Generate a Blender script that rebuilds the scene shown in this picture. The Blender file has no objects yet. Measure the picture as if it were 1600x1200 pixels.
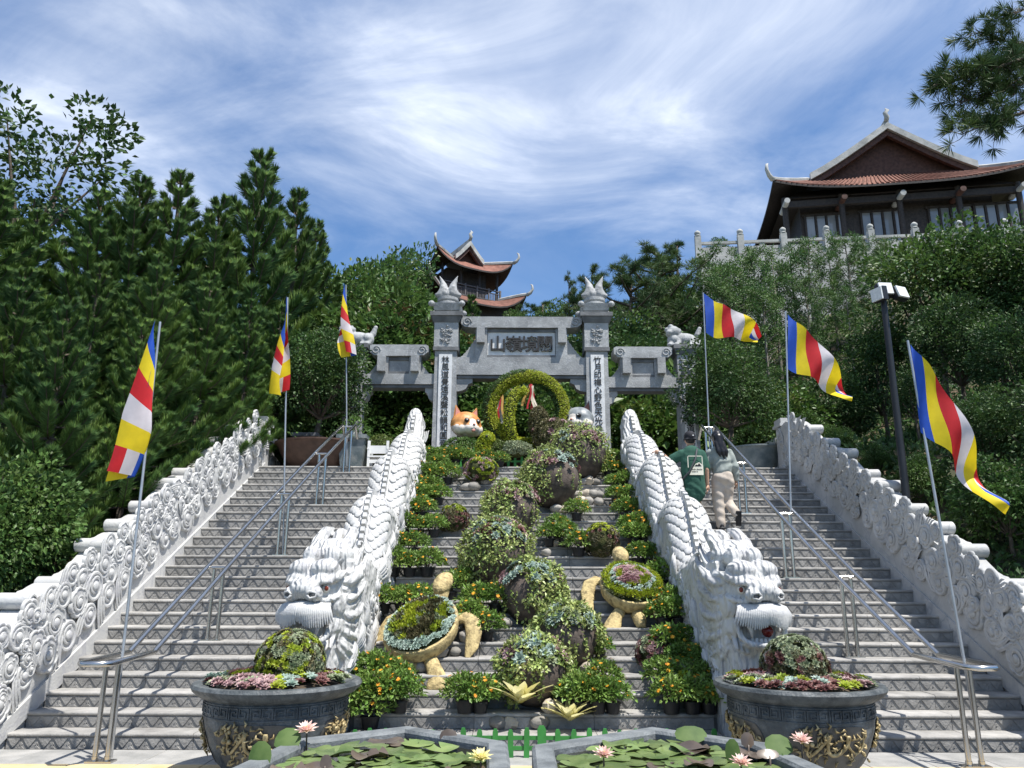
import bpy, bmesh, math, random
from mathutils import Vector, Matrix, Euler
from mathutils import noise as mnoise
R = math.radians
PI = math.pi
scene = bpy.context.scene
col = scene.collection
random.seed(11)
rnd = random.random
uni = random.uniform

# ------------------------------------------------------------------ camera, sky, sun, exposure
FPX, PITCH, CAMX, CAMZ = 1200.0, 14.23, -0.24, 1.65
cam = bpy.data.objects.new('camera', bpy.data.cameras.new('camera'))
col.objects.link(cam)
cam.data.sensor_width = 36
cam.data.lens = FPX / 1600 * 36
cam.data.clip_end = 3000
cam.data.clip_start = 0.05
cam.matrix_world = Matrix.Translation((CAMX, 0, CAMZ)) @ Matrix.Rotation(R(90 + PITCH), 4, 'X') @ Matrix.Rotation(R(0.2), 4, 'Z')
scene.camera = cam

SUN = Vector((0.36, -0.30, 1.0)).normalized()
wd = bpy.data.worlds.new('World')
scene.world = wd
wd.use_nodes = True
nt = wd.node_tree
nt.nodes.clear()
W = nt.nodes.new
L = nt.links.new
out = W('ShaderNodeOutputWorld'); bg = W('ShaderNodeBackground'); sky = W('ShaderNodeTexSky')
sky.sky_type = 'NISHITA'; sky.sun_disc = False
sky.sun_elevation = math.asin(SUN.z); sky.sun_rotation = math.atan2(SUN.x, SUN.y)
sky.altitude = 900; sky.air_density = 1.0; sky.dust_density = 0.3; sky.ozone_density = 4.0
bg.inputs['Strength'].default_value = 0.105
tc = W('ShaderNodeTexCoord'); sep = W('ShaderNodeSeparateXYZ'); L(tc.outputs['Generated'], sep.inputs[0])
def M(op, a, b=None, c=None, clamp=False):
    n = W('ShaderNodeMath'); n.operation = op; n.use_clamp = clamp
    for i, v in enumerate((a, b, c)):
        if v is None: continue
        if isinstance(v, (int, float)): n.inputs[i].default_value = v
        else: L(v, n.inputs[i])
    return n.outputs[0]
zz = M('ADD', M('MAXIMUM', sep.outputs[2], 0.0), 0.22)
cu = M('DIVIDE', sep.outputs[0], zz); cv = M('DIVIDE', sep.outputs[1], zz)
cmb = W('ShaderNodeCombineXYZ'); L(cu, cmb.inputs[0]); L(cv, cmb.inputs[1])
def cloud(scale, loc, rot, sc, detail, rough, dist):
    mp = W('ShaderNodeMapping'); L(cmb.outputs[0], mp.inputs['Vector'])
    mp.inputs['Location'].default_value = loc; mp.inputs['Rotation'].default_value = (0, 0, R(rot)); mp.inputs['Scale'].default_value = sc
    n = W('ShaderNodeTexNoise'); L(mp.outputs[0], n.inputs['Vector'])
    n.inputs['Scale'].default_value = scale; n.inputs['Detail'].default_value = detail
    n.inputs['Roughness'].default_value = rough; n.inputs['Distortion'].default_value = dist
    return n.outputs['Fac']
c1 = cloud(1.0, (3.1, 1.7, 0), 14, (0.85, 1.1, 1), 7, 0.56, 0.9)
c2 = cloud(2.3, (7.3, 2.2, 0), -10, (0.9, 1.35, 1), 8, 0.60, 0.9)
c3 = cloud(0.35, (1.3, 5.0, 0), 0, (1, 1, 1), 2, 0.5, 0.0)
base = M('ADD', M('MULTIPLY', c1, 0.62), M('ADD', M('MULTIPLY', c2, 0.30), M('MULTIPLY', c3, 0.25)))
# the veil thickens overhead, the sky clears towards the ridge line
dz_ = M('SUBTRACT', sep.outputs[2], 0.53)
cover = M('SUBTRACT', 0.125, M('MINIMUM', M('MULTIPLY', M('MULTIPLY', dz_, dz_), 6.5), 0.15))
cf = M('MULTIPLY', M('SUBTRACT', M('ADD', base, cover), 0.545), 4.0, clamp=True)
cf = M('POWER', cf, 1.25)
cf = M('MULTIPLY', cf, 0.86)
veil = M('MULTIPLY', sep.outputs[2], 0.40, clamp=True)
cf = M('MAXIMUM', cf, M('ADD', M('MULTIPLY', veil, 1.0), M('MULTIPLY', cf, 0.55)))
mix = W('ShaderNodeMix'); mix.data_type = 'RGBA'
hsv = W('ShaderNodeHueSaturation'); hsv.inputs['Saturation'].default_value = 1.34; hsv.inputs['Value'].default_value = 1.0
L(sky.outputs[0], hsv.inputs['Color'])
L(cf, mix.inputs[0]); L(hsv.outputs[0], mix.inputs[6])
cr = W('ShaderNodeValToRGB'); L(c2, cr.inputs[0])
cr.color_ramp.elements[0].position = 0.3; cr.color_ramp.elements[0].color = (4.1, 4.9, 6.6, 1)
cr.color_ramp.elements[1].position = 0.7; cr.color_ramp.elements[1].color = (8.6, 9.0, 9.6, 1)
L(cr.outputs[0], mix.inputs[7]); L(mix.outputs[2], bg.inputs['Color']); L(bg.outputs[0], out.inputs[0])

sl = bpy.data.lights.new('sun', 'SUN'); sl.energy = 5.0; sl.angle = R(0.53); sl.color = (1.0, 0.955, 0.89)
so = bpy.data.objects.new('sun', sl); col.objects.link(so)
so.rotation_euler = SUN.to_track_quat('Z', 'Y').to_euler(); so.location = (20, -15, 60)
scene.view_settings.view_transform = 'Standard'; scene.view_settings.look = 'None'
scene.view_settings.gamma = 1; scene.view_settings.use_curve_mapping = False
scene.view_settings.exposure = 0.62
scene.render.engine = 'CYCLES'
scene.cycles.max_bounces = 6; scene.cycles.transparent_max_bounces = 6

# ------------------------------------------------------------------ where a picture point lies at a given distance
_sp, _cp = math.sin(R(PITCH)), math.cos(R(PITCH))
def ray(px, py):
    u, v = (px - 800) / FPX, (600 - py) / FPX
    return Vector((u, _cp - v * _sp, _sp + v * _cp))
def at(px, py, Y):
    d = ray(px, py); s = Y / d.y
    return Vector((CAMX + d.x * s, Y, CAMZ + d.z * s))
def ppm(px, py, Y):                                  # pixels per metre there
    return FPX / (Y / ray(px, py).y)
SD, ST, SR, SN = 8.25, 0.287, 0.152, 25              # first riser, going, rise, number of steps
LZ = SR * SN
def floorz(Y):
    if Y < SD: return 0.0
    return min(SN, int((Y - SD) / ST) + 1) * SR
def linez(Y): return max(0.0, min(LZ, ((Y - SD) / ST + 1) * SR))
def onstair(px, py):
    d = ray(px, py); Y = 5.0
    while Y < 15.4:
        if CAMZ + d.z * Y / d.y <= floorz(Y): break
        Y += 0.01
    p = at(px, py, Y); p.z = floorz(Y)
    return p

# ------------------------------------------------------------------ materials
def mat(name, c, c2=None, rough=0.7, metal=0.0, scale=6.0, bump=0.0, bscale=None, detail=5, spec=0.4, c3=None, lo=0.35, hi=0.65,
        rand=0.0, transl=0.0, island=0.0, vein=None, coat=0.0, dist=0.0, stain=None, co='pos', carve=None):
    m = bpy.data.materials.new(name); m.use_nodes = True
    n = m.node_tree; n.nodes.clear()
    N = n.nodes.new; K = n.links.new
    o = N('ShaderNodeOutputMaterial'); b = N('ShaderNodeBsdfPrincipled')
    b.inputs['Roughness'].default_value = rough; b.inputs['Metallic'].default_value = metal
    b.inputs['Specular IOR Level'].default_value = spec; b.inputs['Coat Weight'].default_value = coat
    if co == 'pos': vec = N('ShaderNodeNewGeometry').outputs['Position']
    else: vec = N('ShaderNodeTexCoord').outputs['Object']
    cur = None
    if c2 is not None:
        t = N('ShaderNodeTexNoise'); K(vec, t.inputs['Vector']); t.inputs['Scale'].default_value = scale
        t.inputs['Detail'].default_value = detail; t.inputs['Distortion'].default_value = dist
        r = N('ShaderNodeValToRGB'); K(t.outputs['Fac'], r.inputs[0])
        r.color_ramp.elements[0].position = lo; r.color_ramp.elements[0].color = (*c, 1)
        r.color_ramp.elements[1].position = hi; r.color_ramp.elements[1].color = (*c2, 1)
        if c3 is not None:
            e = r.color_ramp.elements.new((lo + hi) / 2); e.color = (*c3, 1)
        cur = r.outputs[0]
    if vein is not None:                              # thin veins in the stone
        vc, vs, vw = vein
        t = N('ShaderNodeTexNoise'); K(vec, t.inputs['Vector']); t.inputs['Scale'].default_value = vs
        t.inputs['Detail'].default_value = 6; t.inputs['Distortion'].default_value = 1.5
        r = N('ShaderNodeValToRGB'); K(t.outputs['Fac'], r.inputs[0])
        r.color_ramp.elements[0].position = 0.5 - vw; r.color_ramp.elements[0].color = (0, 0, 0, 1)
        r.color_ramp.elements[1].position = 0.5 + vw; r.color_ramp.elements[1].color = (0, 0, 0, 1)
        e = r.color_ramp.elements.new(0.5); e.color = (1, 1, 1, 1)
        x = N('ShaderNodeMix'); x.data_type = 'RGBA'; K(r.outputs[0], x.inputs[0])
        if cur: K(cur, x.inputs[6])
        else: x.inputs[6].default_value = (*c, 1)
        x.inputs[7].default_value = (*vc, 1); cur = x.outputs[2]
    if stain is not None:                             # weathering in big soft patches
        sc_, ss, amt = stain
        t = N('ShaderNodeTexNoise'); K(vec, t.inputs['Vector']); t.inputs['Scale'].default_value = ss; t.inputs['Detail'].default_value = 8
        t.inputs['Roughness'].default_value = 0.65
        mr = N('ShaderNodeMapRange'); K(t.outputs['Fac'], mr.inputs[0]); mr.inputs[1].default_value = 0.5; mr.inputs[2].default_value = 0.75
        mr.inputs[3].default_value = 0; mr.inputs[4].default_value = amt
        x = N('ShaderNodeMix'); x.data_type = 'RGBA'; K(mr.outputs[0], x.inputs[0])
        if cur: K(cur, x.inputs[6])
        else: x.inputs[6].default_value = (*c, 1)
        x.inputs[7].default_value = (*sc_, 1); cur = x.outputs[2]
    if rand or island:
        h = N('ShaderNodeHueSaturation')
        if cur: K(cur, h.inputs['Color'])
        else: h.inputs['Color'].default_value = (*c, 1)
        def rng(src, a):
            mr = N('ShaderNodeMapRange'); K(src, mr.inputs[0]); mr.inputs[3].default_value = 1 - a; mr.inputs[4].default_value = 1 + a
            return mr.outputs[0]
        vals = []
        if rand: vals.append(rng(N('ShaderNodeObjectInfo').outputs['Random'], rand))
        if island: vals.append(rng(N('ShaderNodeNewGeometry').outputs['Random Per Island'], island))
        if len(vals) == 2:
            mm = N('ShaderNodeMath'); mm.operation = 'MULTIPLY'; K(vals[0], mm.inputs[0]); K(vals[1], mm.inputs[1]); K(mm.outputs[0], h.inputs['Value'])
        else: K(vals[0], h.inputs['Value'])
        if island:
            mr = N('ShaderNodeMapRange'); K(N('ShaderNodeNewGeometry').outputs['Random Per Island'], mr.inputs[0])
            mr.inputs[3].default_value = 0.488; mr.inputs[4].default_value = 0.512; K(mr.outputs[0], h.inputs['Hue'])
        cur = h.outputs[0]
    if cur: K(cur, b.inputs['Base Color'])
    else: b.inputs['Base Color'].default_value = (*c, 1)
    if bump:
        t = N('ShaderNodeTexNoise'); K(vec, t.inputs['Vector']); t.inputs['Scale'].default_value = bscale or scale * 4
        t.inputs['Detail'].default_value = 6
        bp = N('ShaderNodeBump'); bp.inputs['Strength'].default_value = bump; bp.inputs['Distance'].default_value = 0.02
        K(t.outputs['Fac'], bp.inputs['Height']); K(bp.outputs[0], b.inputs['Normal'])
        if carve:
            wv = N('ShaderNodeTexWave'); K(vec, wv.inputs['Vector']); wv.inputs['Scale'].default_value = carve[0]; wv.inputs['Distortion'].default_value = carve[1]
            wv.inputs['Detail'].default_value = 2; wv.inputs['Detail Scale'].default_value = 0.8; wv.wave_profile = 'SIN'
            b2 = N('ShaderNodeBump'); b2.inputs['Strength'].default_value = carve[2]; b2.inputs['Distance'].default_value = 0.03
            K(wv.outputs['Fac'], b2.inputs['Height']); K(b2.outputs[0], bp.inputs['Normal'])
    if transl:
        ms = N('ShaderNodeMixShader'); ms.inputs[0].default_value = transl
        tr = N('ShaderNodeBsdfTranslucent')
        if cur: K(cur, tr.inputs['Color'])
        else: tr.inputs['Color'].default_value = (*c, 1)
        K(b.outputs[0], ms.inputs[1]); K(tr.outputs[0], ms.inputs[2]); K(ms.outputs[0], o.inputs[0])
    else: K(b.outputs[0], o.inputs[0])
    return m
MT = {}
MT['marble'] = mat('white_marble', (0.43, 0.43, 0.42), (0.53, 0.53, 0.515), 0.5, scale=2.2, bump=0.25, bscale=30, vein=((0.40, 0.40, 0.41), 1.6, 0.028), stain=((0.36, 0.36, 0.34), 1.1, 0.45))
MT['carved'] = mat('carved_marble', (0.45, 0.45, 0.44), (0.56, 0.56, 0.545), 0.5, scale=2.2, bump=0.3, bscale=26, vein=((0.36, 0.36, 0.37), 1.6, 0.028), stain=((0.30, 0.30, 0.285), 1.3, 0.6), co='obj', carve=(5.5, 7.0, 0.55))
MT['marble_shade'] = mat('weathered_shaded_marble', (0.36, 0.36, 0.35), (0.47, 0.47, 0.46), 0.6, scale=2.0, bump=0.3, bscale=28, vein=((0.32, 0.33, 0.34), 1.4, 0.03), stain=((0.24, 0.245, 0.24), 0.9, 0.75))  # weathered, and greyed to paint in the shade on the right balustrade
MT['step'] = mat('step_stone', (0.235, 0.23, 0.218), (0.36, 0.35, 0.33), 0.75, scale=5, bump=0.35, bscale=45, rand=0.14, stain=((0.17, 0.16, 0.15), 1.7, 0.5))
MT['riser'] = mat('riser_stone', (0.20, 0.196, 0.188), (0.30, 0.294, 0.28), 0.8, scale=7, bump=0.4, bscale=40, rand=0.16, stain=((0.12, 0.12, 0.115), 2.2, 0.5))
MT['core'] = mat('mortar', (0.10, 0.10, 0.095), (0.16, 0.155, 0.15), 0.9, scale=9, bump=0.3)
MT['gate'] = mat('grey_stone', (0.25, 0.26, 0.265), (0.36, 0.37, 0.37), 0.65, scale=3.5, bump=0.4, bscale=35, rand=0.06, vein=((0.42, 0.43, 0.44), 2.6, 0.018), stain=((0.12, 0.125, 0.13), 1.6, 0.6))
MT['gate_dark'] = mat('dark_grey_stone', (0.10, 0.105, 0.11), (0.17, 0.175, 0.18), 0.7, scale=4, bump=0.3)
MT['plaque'] = mat('pale_plaque_stone', (0.60, 0.61, 0.61), (0.70, 0.71, 0.71), 0.6, scale=8, bump=0.2)
MT['glyph'] = mat('carved_dark_paint', (0.018, 0.019, 0.02), (0.035, 0.035, 0.037), 0.7, scale=20)
MT['steel'] = mat('stainless_steel', (0.46, 0.45, 0.43), (0.55, 0.54, 0.52), 0.22, metal=1.0, scale=3)
MT['pole'] = mat('pole_metal', (0.36, 0.37, 0.38), (0.46, 0.47, 0.48), 0.4, metal=0.7, scale=5)
MT['plaza'] = mat('plaza_tile', (0.24, 0.24, 0.23), (0.33, 0.325, 0.31), 0.8, scale=5, bump=0.3, bscale=50, rand=0.08)
MT['tactile'] = mat('yellow_tile', (0.50, 0.38, 0.20), (0.58, 0.46, 0.27), 0.75, scale=6, bump=0.2, rand=0.05)
MT['pot'] = mat('glazed_dark_pot', (0.035, 0.042, 0.046), (0.085, 0.097, 0.10), 0.55, scale=9, bump=0.45, bscale=40, detail=8, stain=((0.24, 0.25, 0.25), 6, 0.7))
MT['gold'] = mat('worn_gold', (0.20, 0.145, 0.06), (0.47, 0.38, 0.20), 0.45, scale=14, bump=0.3, metal=0.25)
MT['clay'] = mat('brown_clay', (0.055, 0.043, 0.036), (0.115, 0.09, 0.075), 0.85, scale=9, bump=0.4, stain=((0.20, 0.17, 0.14), 8, 0.4))
MT['tan'] = mat('tan_stucco', (0.30, 0.23, 0.11), (0.56, 0.44, 0.21), 0.85, scale=15, bump=0.6, bscale=50, c3=(0.47, 0.37, 0.18), stain=((0.07, 0.055, 0.03), 16, 1.0))
MT['rock'] = mat('river_stone', (0.20, 0.19, 0.17), (0.33, 0.31, 0.28), 0.8, scale=8, bump=0.3, rand=0.4)
MT['paleroc'] = mat('pale_stone', (0.40, 0.35, 0.28), (0.52, 0.46, 0.37), 0.85, scale=9, bump=0.4, rand=0.15)
MT['basin'] = mat('basin_stone', (0.105, 0.117, 0.124), (0.19, 0.205, 0.21), 0.65, scale=7, bump=0.45, bscale=45, stain=((0.07, 0.075, 0.075), 4, 0.6))
MT['plastic'] = mat('black_plastic', (0.012, 0.012, 0.013), (0.02, 0.02, 0.022), 0.5, scale=6)
MT['greenpaint'] = mat('green_paint', (0.03, 0.17, 0.035), (0.045, 0.24, 0.05), 0.5, scale=7)
MT['black'] = mat('black_metal', (0.012, 0.014, 0.018), (0.02, 0.022, 0.026), 0.45, scale=5)
MT['lampglass'] = mat('floodlight_glass', (0.60, 0.62, 0.63), (0.70, 0.72, 0.72), 0.25, scale=30)
MT['soil'] = mat('soil', (0.045, 0.033, 0.022), (0.09, 0.068, 0.045), 0.95, scale=6, bump=0.6)
MT['ground'] = mat('leaf_litter', (0.035, 0.035, 0.02), (0.12, 0.085, 0.05), 0.95, scale=1.3, bump=0.8, bscale=9, c3=(0.05, 0.06, 0.025))
MT['bark'] = mat('bark', (0.06, 0.048, 0.036), (0.13, 0.105, 0.08), 0.9, scale=10, bump=0.8, bscale=25)
MT['palebark'] = mat('pale_bark', (0.14, 0.125, 0.10), (0.26, 0.235, 0.19), 0.9, scale=8, bump=0.6, bscale=25)
def leafm(name, a, b, rough=0.5, tr=0.22, sc=1.2, isl=0.35, spec=0.35, rand=0.12):
    return mat(name, a, b, rough, scale=sc, transl=tr, island=isl, spec=spec, rand=rand, detail=3)
MT['arauc'] = leafm('araucaria_needles', (0.050, 0.108, 0.030), (0.112, 0.190, 0.044), 0.6, 0.2, 0.9, 0.3, 0.25)
MT['pine'] = leafm('pine_needles', (0.045, 0.095, 0.040), (0.105, 0.155, 0.045), 0.55, 0.15, 0.7, 0.3)
MT['broad'] = leafm('broad_leaves', (0.045, 0.098, 0.026), (0.098, 0.165, 0.038), 0.48, 0.28, 0.8, 0.4, 0.3)
MT['olive'] = leafm('olive_leaves', (0.075, 0.120, 0.026), (0.155, 0.200, 0.045), 0.45, 0.22, 0.8, 0.4)
MT['dark'] = leafm('dark_leaves', (0.030, 0.068, 0.022), (0.062, 0.112, 0.030), 0.5, 0.24, 1.0, 0.28, 0.25)
MT['lime'] = leafm('lime_leaves', (0.22, 0.285, 0.024), (0.38, 0.42, 0.034), 0.5, 0.25, 3.0, 0.35)
MT['yellowleaf'] = leafm('yellow_sedum', (0.30, 0.33, 0.02), (0.40, 0.42, 0.03), 0.5, 0.2, 6, 0.3)
MT['fresh'] = leafm('fresh_leaves', (0.062, 0.125, 0.022), (0.110, 0.190, 0.038), 0.42, 0.25, 3, 0.4, 0.45)
MT['creeper'] = leafm('creeper_leaves', (0.160, 0.225, 0.055), (0.350, 0.395, 0.130), 0.42, 0.2, 5, 0.5, 0.45)
MT['bushleaf'] = leafm('flower_bush_leaves', (0.105, 0.190, 0.034), (0.200, 0.295, 0.062), 0.45, 0.25, 4, 0.4)
MT['orange'] = leafm('orange_petals', (0.72, 0.27, 0.02), (0.85, 0.48, 0.03), 0.5, 0.25, 20, 0.2)
MT['brownleaf'] = leafm('bronze_leaves', (0.075, 0.072, 0.03), (0.145, 0.125, 0.06), 0.5, 0.15, 6, 0.4)
MT['mint'] = leafm('mint_succulent', (0.24, 0.33, 0.27), (0.36, 0.44, 0.38), 0.5, 0.1, 6, 0.3)
MT['mauve'] = leafm('mauve_succulent', (0.25, 0.13, 0.14), (0.42, 0.30, 0.29), 0.5, 0.1, 6, 0.35)
MT['wine'] = leafm('wine_succulent', (0.10, 0.035, 0.035), (0.21, 0.10, 0.085), 0.5, 0.1, 6, 0.35)
MT['sage'] = leafm('sage_succulent', (0.15, 0.19, 0.10), (0.28, 0.31, 0.19), 0.5, 0.1, 6, 0.4)
MT['brom'] = leafm('yellow_bromeliad', (0.78, 0.70, 0.28), (0.84, 0.79, 0.46), 0.4, 0.45, 7, 0.2)
MT['ringlime'] = leafm('lime_box_leaves', (0.30, 0.36, 0.026), (0.46, 0.50, 0.042), 0.5, 0.25, 3.0, 0.3)
MT['moss'] = mat('moss', (0.035, 0.045, 0.018), (0.07, 0.075, 0.03), 0.95, spec=0.1, scale=12, bump=0.8)
MT['padleaf'] = mat('raised_lily_leaf', (0.050, 0.095, 0.026), (0.105, 0.160, 0.050), 0.6, scale=8, spec=0.2, transl=0.15)
MT['pad'] = mat('lily_pad', (0.085, 0.140, 0.040), (0.185, 0.245, 0.085), 0.34, scale=5, rand=0.35, spec=0.45, bump=0.15, bscale=18, transl=0.1)
MT['padbrown'] = mat('bronze_pad', (0.060, 0.045, 0.035), (0.120, 0.090, 0.065), 0.3, scale=5, rand=0.3, spec=0.6)
MT['lily_p'] = leafm('pink_petals', (0.80, 0.52, 0.46), (0.88, 0.74, 0.66), 0.5, 0.25, 20, 0.08)
MT['lily_y'] = leafm('yellow_petals', (0.80, 0.72, 0.30), (0.86, 0.80, 0.48), 0.5, 0.25, 20, 0.08)
MT['water'] = mat('pond_water', (0.012, 0.014, 0.008), (0.020, 0.020, 0.011), 0.04, scale=3, spec=0.6, bump=0.05, bscale=6)
MT['wood'] = mat('dark_timber', (0.020, 0.017, 0.016), (0.042, 0.034, 0.030), 0.65, scale=8, bump=0.3)
MT['redwood'] = mat('red_brown_timber', (0.050, 0.022, 0.016), (0.095, 0.045, 0.032), 0.7, scale=6, bump=0.3)
MT['rooftile'] = mat('red_roof_tile', (0.13, 0.052, 0.036), (0.215, 0.095, 0.068), 0.8, scale=3, bump=0.3, rand=0.15, stain=((0.10, 0.05, 0.035), 1.0, 0.6))
MT['ridge'] = mat('ridge_plaster', (0.33, 0.34, 0.33), (0.48, 0.48, 0.46), 0.85, scale=1.6, bump=0.4, stain=((0.14, 0.15, 0.14), 1.2, 0.85))
MT['pane'] = mat('window_glass', (0.14, 0.16, 0.18), (0.22, 0.24, 0.26), 0.08, scale=0.6, spec=0.8)
MT['concrete'] = mat('pale_concrete', (0.33, 0.33, 0.315), (0.44, 0.44, 0.42), 0.9, scale=0.9, bump=0.3, stain=((0.18, 0.18, 0.165), 0.5, 0.8))
MT['white'] = mat('white_paint', (0.72, 0.72, 0.70), (0.80, 0.80, 0.78), 0.5, scale=5)
def plain(name, c, rough=0.6, **k): return mat(name, c, tuple(min(1, x * 1.15) for x in c), rough, scale=9, **k)

# ------------------------------------------------------------------ mesh builder and scene helpers
class MB:
    def __init__(s): s.v = []; s.f = []; s.mi = []; s.cur = 0
    def add(s, vs, fs, M4=None):
        o = len(s.v)
        if M4 is not None: vs = [M4 @ Vector(p) for p in vs]
        s.v.extend([tuple(p) for p in vs]); s.f.extend([tuple(i + o for i in f) for f in fs]); s.mi.extend([s.cur] * len(fs)); return s
    def box(s, c, d, M4=None, taper=1.0):
        x, y, z = (k / 2 for k in d); t = taper
        vs = [(c[0] + a * x * (t if k > 0 else 1), c[1] + b * y * (t if k > 0 else 1), c[2] + k * z) for k in (-1, 1) for a, b in ((-1, -1), (1, -1), (1, 1), (-1, 1))]
        return s.add(vs, [(3, 2, 1, 0), (4, 5, 6, 7), (0, 1, 5, 4), (1, 2, 6, 5), (2, 3, 7, 6), (3, 0, 4, 7)], M4)
    def tube(s, pts, rads, n=6, M4=None, cap=True):
        pts = [Vector(p) for p in pts]
        if isinstance(rads, (int, float)): rads = [rads] * len(pts)
        vs = []; fs = []; prev = None
        for i, p in enumerate(pts):
            d = (pts[min(i + 1, len(pts) - 1)] - pts[max(i - 1, 0)])
            d = d.normalized() if d.length > 1e-9 else Vector((0, 0, 1))
            if prev is None: a = d.orthogonal().normalized()
            else:
                a = prev - d * prev.dot(d); a = a.normalized() if a.length > 1e-6 else d.orthogonal().normalized()
            prev = a; b = d.cross(a)
            for k in range(n):
                t = 2 * PI * k / n; vs.append(p + (a * math.cos(t) + b * math.sin(t)) * rads[i])
        for i in range(len(pts) - 1):
            for k in range(n):
                k2 = (k + 1) % n; fs.append((i * n + k, i * n + k2, (i + 1) * n + k2, (i + 1) * n + k))
        if cap:
            fs.append(tuple(reversed(range(n)))); fs.append(tuple(range((len(pts) - 1) * n, len(pts) * n)))
        return s.add(vs, fs, M4)
    def lathe(s, prof, n=24, c=(0, 0, 0), M4=None, closed=False):
        vs = []; fs = []
        for r, z in prof:
            for k in range(n):
                t = 2 * PI * k / n; vs.append((c[0] + r * math.cos(t), c[1] + r * math.sin(t), c[2] + z))
        for i in range(len(prof) - 1):
            for k in range(n):
                k2 = (k + 1) % n; fs.append((i * n + k, i * n + k2, (i + 1) * n + k2, (i + 1) * n + k))
        if prof[0][0] > 1e-6: fs.append(tuple(reversed(range(n))))
        if prof[-1][0] > 1e-6: fs.append(tuple(range((len(prof) - 1) * n, len(prof) * n)))
        return s.add(vs, fs, M4)
    def ell(s, c, r, nu=12, nv=8, M4=None, wob=0.0, rot=None):
        if isinstance(r, (int, float)): r = (r, r, r)
        vs = [(0, 0, 1)]; fs = []
        for i in range(1, nv):
            ph = PI * i / nv
            for k in range(nu):
                t = 2 * PI * k / nu; vs.append((math.sin(ph) * math.cos(t), math.sin(ph) * math.sin(t), math.cos(ph)))
        vs.append((0, 0, -1))
        if wob:
            sd = Vector((uni(0, 50), uni(0, 50), uni(0, 50)))
            vs = [Vector(p) * (1 + wob * mnoise.noise(Vector(p) * 1.3 + sd)) for p in vs]
        q = [Vector((p[0] * r[0], p[1] * r[1], p[2] * r[2])) for p in vs]
        if rot is not None: q = [rot @ p for p in q]
        q = [p + Vector(c) for p in q]
        for k in range(nu): fs.append((0, 1 + k, 1 + (k + 1) % nu))
        for i in range(nv - 2):
            for k in range(nu):
                a = 1 + i * nu + k; b = 1 + i * nu + (k + 1) % nu; fs.append((a, a + nu, b + nu, b))
        e = len(q) - 1; b0 = 1 + (nv - 2) * nu
        for k in range(nu): fs.append((e, b0 + (k + 1) % nu, b0 + k))
        return s.add(q, fs, M4)
    def prism(s, outline, d0, d1, plane='xz', M4=None):
        n = len(outline)
        def P(a, b, d): return {'xz': (a, d, b), 'yz': (d, a, b), 'xy': (a, b, d)}[plane]
        vs = [P(a, b, d0) for a, b in outline] + [P(a, b, d1) for a, b in outline]
        fs = [tuple(range(n - 1, -1, -1)), tuple(range(n, 2 * n))] + [(i, (i + 1) % n, n + (i + 1) % n, n + i) for i in range(n)]
        return s.add(vs, fs, M4)
    def leaf(s, p, d, nrm, ln, w, fold=0.25):
        p = Vector(p); d = d.normalized(); sd = d.cross(nrm)
        sd = sd.normalized() if sd.length > 1e-5 else d.orthogonal().normalized()
        up = sd.cross(d); o = len(s.v)
        m = p + d * ln * 0.45
        s.v.extend([tuple(p), tuple(m + sd * w + up * w * fold), tuple(p + d * ln - up * ln * 0.08), tuple(m - sd * w + up * w * fold)])
        s.f.extend([(o, o + 1, o + 2), (o, o + 2, o + 3)]); s.mi.extend([s.cur] * 2)
    def mesh(s, name, mats, smooth=False, fix=True):
        me = bpy.data.meshes.new(name); me.from_pydata(s.v, [], s.f)
        for m in (mats if isinstance(mats, (list, tuple)) else [mats]): me.materials.append(m)
        if any(s.mi): me.polygons.foreach_set('material_index', s.mi)
        if fix:
            bm = bmesh.new(); bm.from_mesh(me); bmesh.ops.recalc_face_normals(bm, faces=bm.faces); bm.to_mesh(me); bm.free()
        if smooth is True: me.polygons.foreach_set('use_smooth', [True] * len(me.polygons))
        elif smooth: smooth_angle(me, smooth)
        me.update(); return me
    def build(s, name, mats, parent=None, smooth=False, loc=None, fix=True):
        return put(name, s.mesh(name, mats, smooth, fix), parent, loc)
def smooth_angle(me, ang):
    bm = bmesh.new(); bm.from_mesh(me)
    for f in bm.faces: f.smooth = True
    for e in bm.edges:
        e.smooth = not (len(e.link_faces) == 2 and e.calc_face_angle(0) > R(ang))
    bm.to_mesh(me); bm.free()
_kids = {}
def put(name, me, parent=None, loc=None, M4=None):
    o = bpy.data.objects.new(name, me); col.objects.link(o)
    if parent is not None: o.parent = parent; _kids.setdefault(parent.name, []).append(o)
    if loc is not None: o.location = loc
    if M4 is not None: o.matrix_basis = M4
    return o
def empty(name, loc=(0, 0, 0), rz=0.0, sc=1.0):
    o = bpy.data.objects.new(name, None); col.objects.link(o); o.empty_display_size = 0.1
    o.location = loc; o.rotation_euler = (0, 0, rz); o.scale = (sc, sc, sc); return o
def tag(o, label, cat, group=None):
    o['label'] = label; o['category'] = cat
    if group: o['group'] = group
    return o
def struct(o, label=None):
    o['kind'] = 'structure'
    if label: o['label'] = label
    return o
def stuff(o): o['kind'] = 'stuff'; return o
def thing(name, label, cat, loc=(0, 0, 0), rz=0.0, group=None, sc=1.0):
    return tag(empty(name, loc, rz, sc), label, cat, group)
def copy_tree(o, parent=None):
    c = o.copy(); col.objects.link(c)
    if parent is not None: c.parent = parent; _kids.setdefault(parent.name, []).append(c)
    for ch in _kids.get(o.name, ()): copy_tree(ch, c)
    return c
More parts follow.
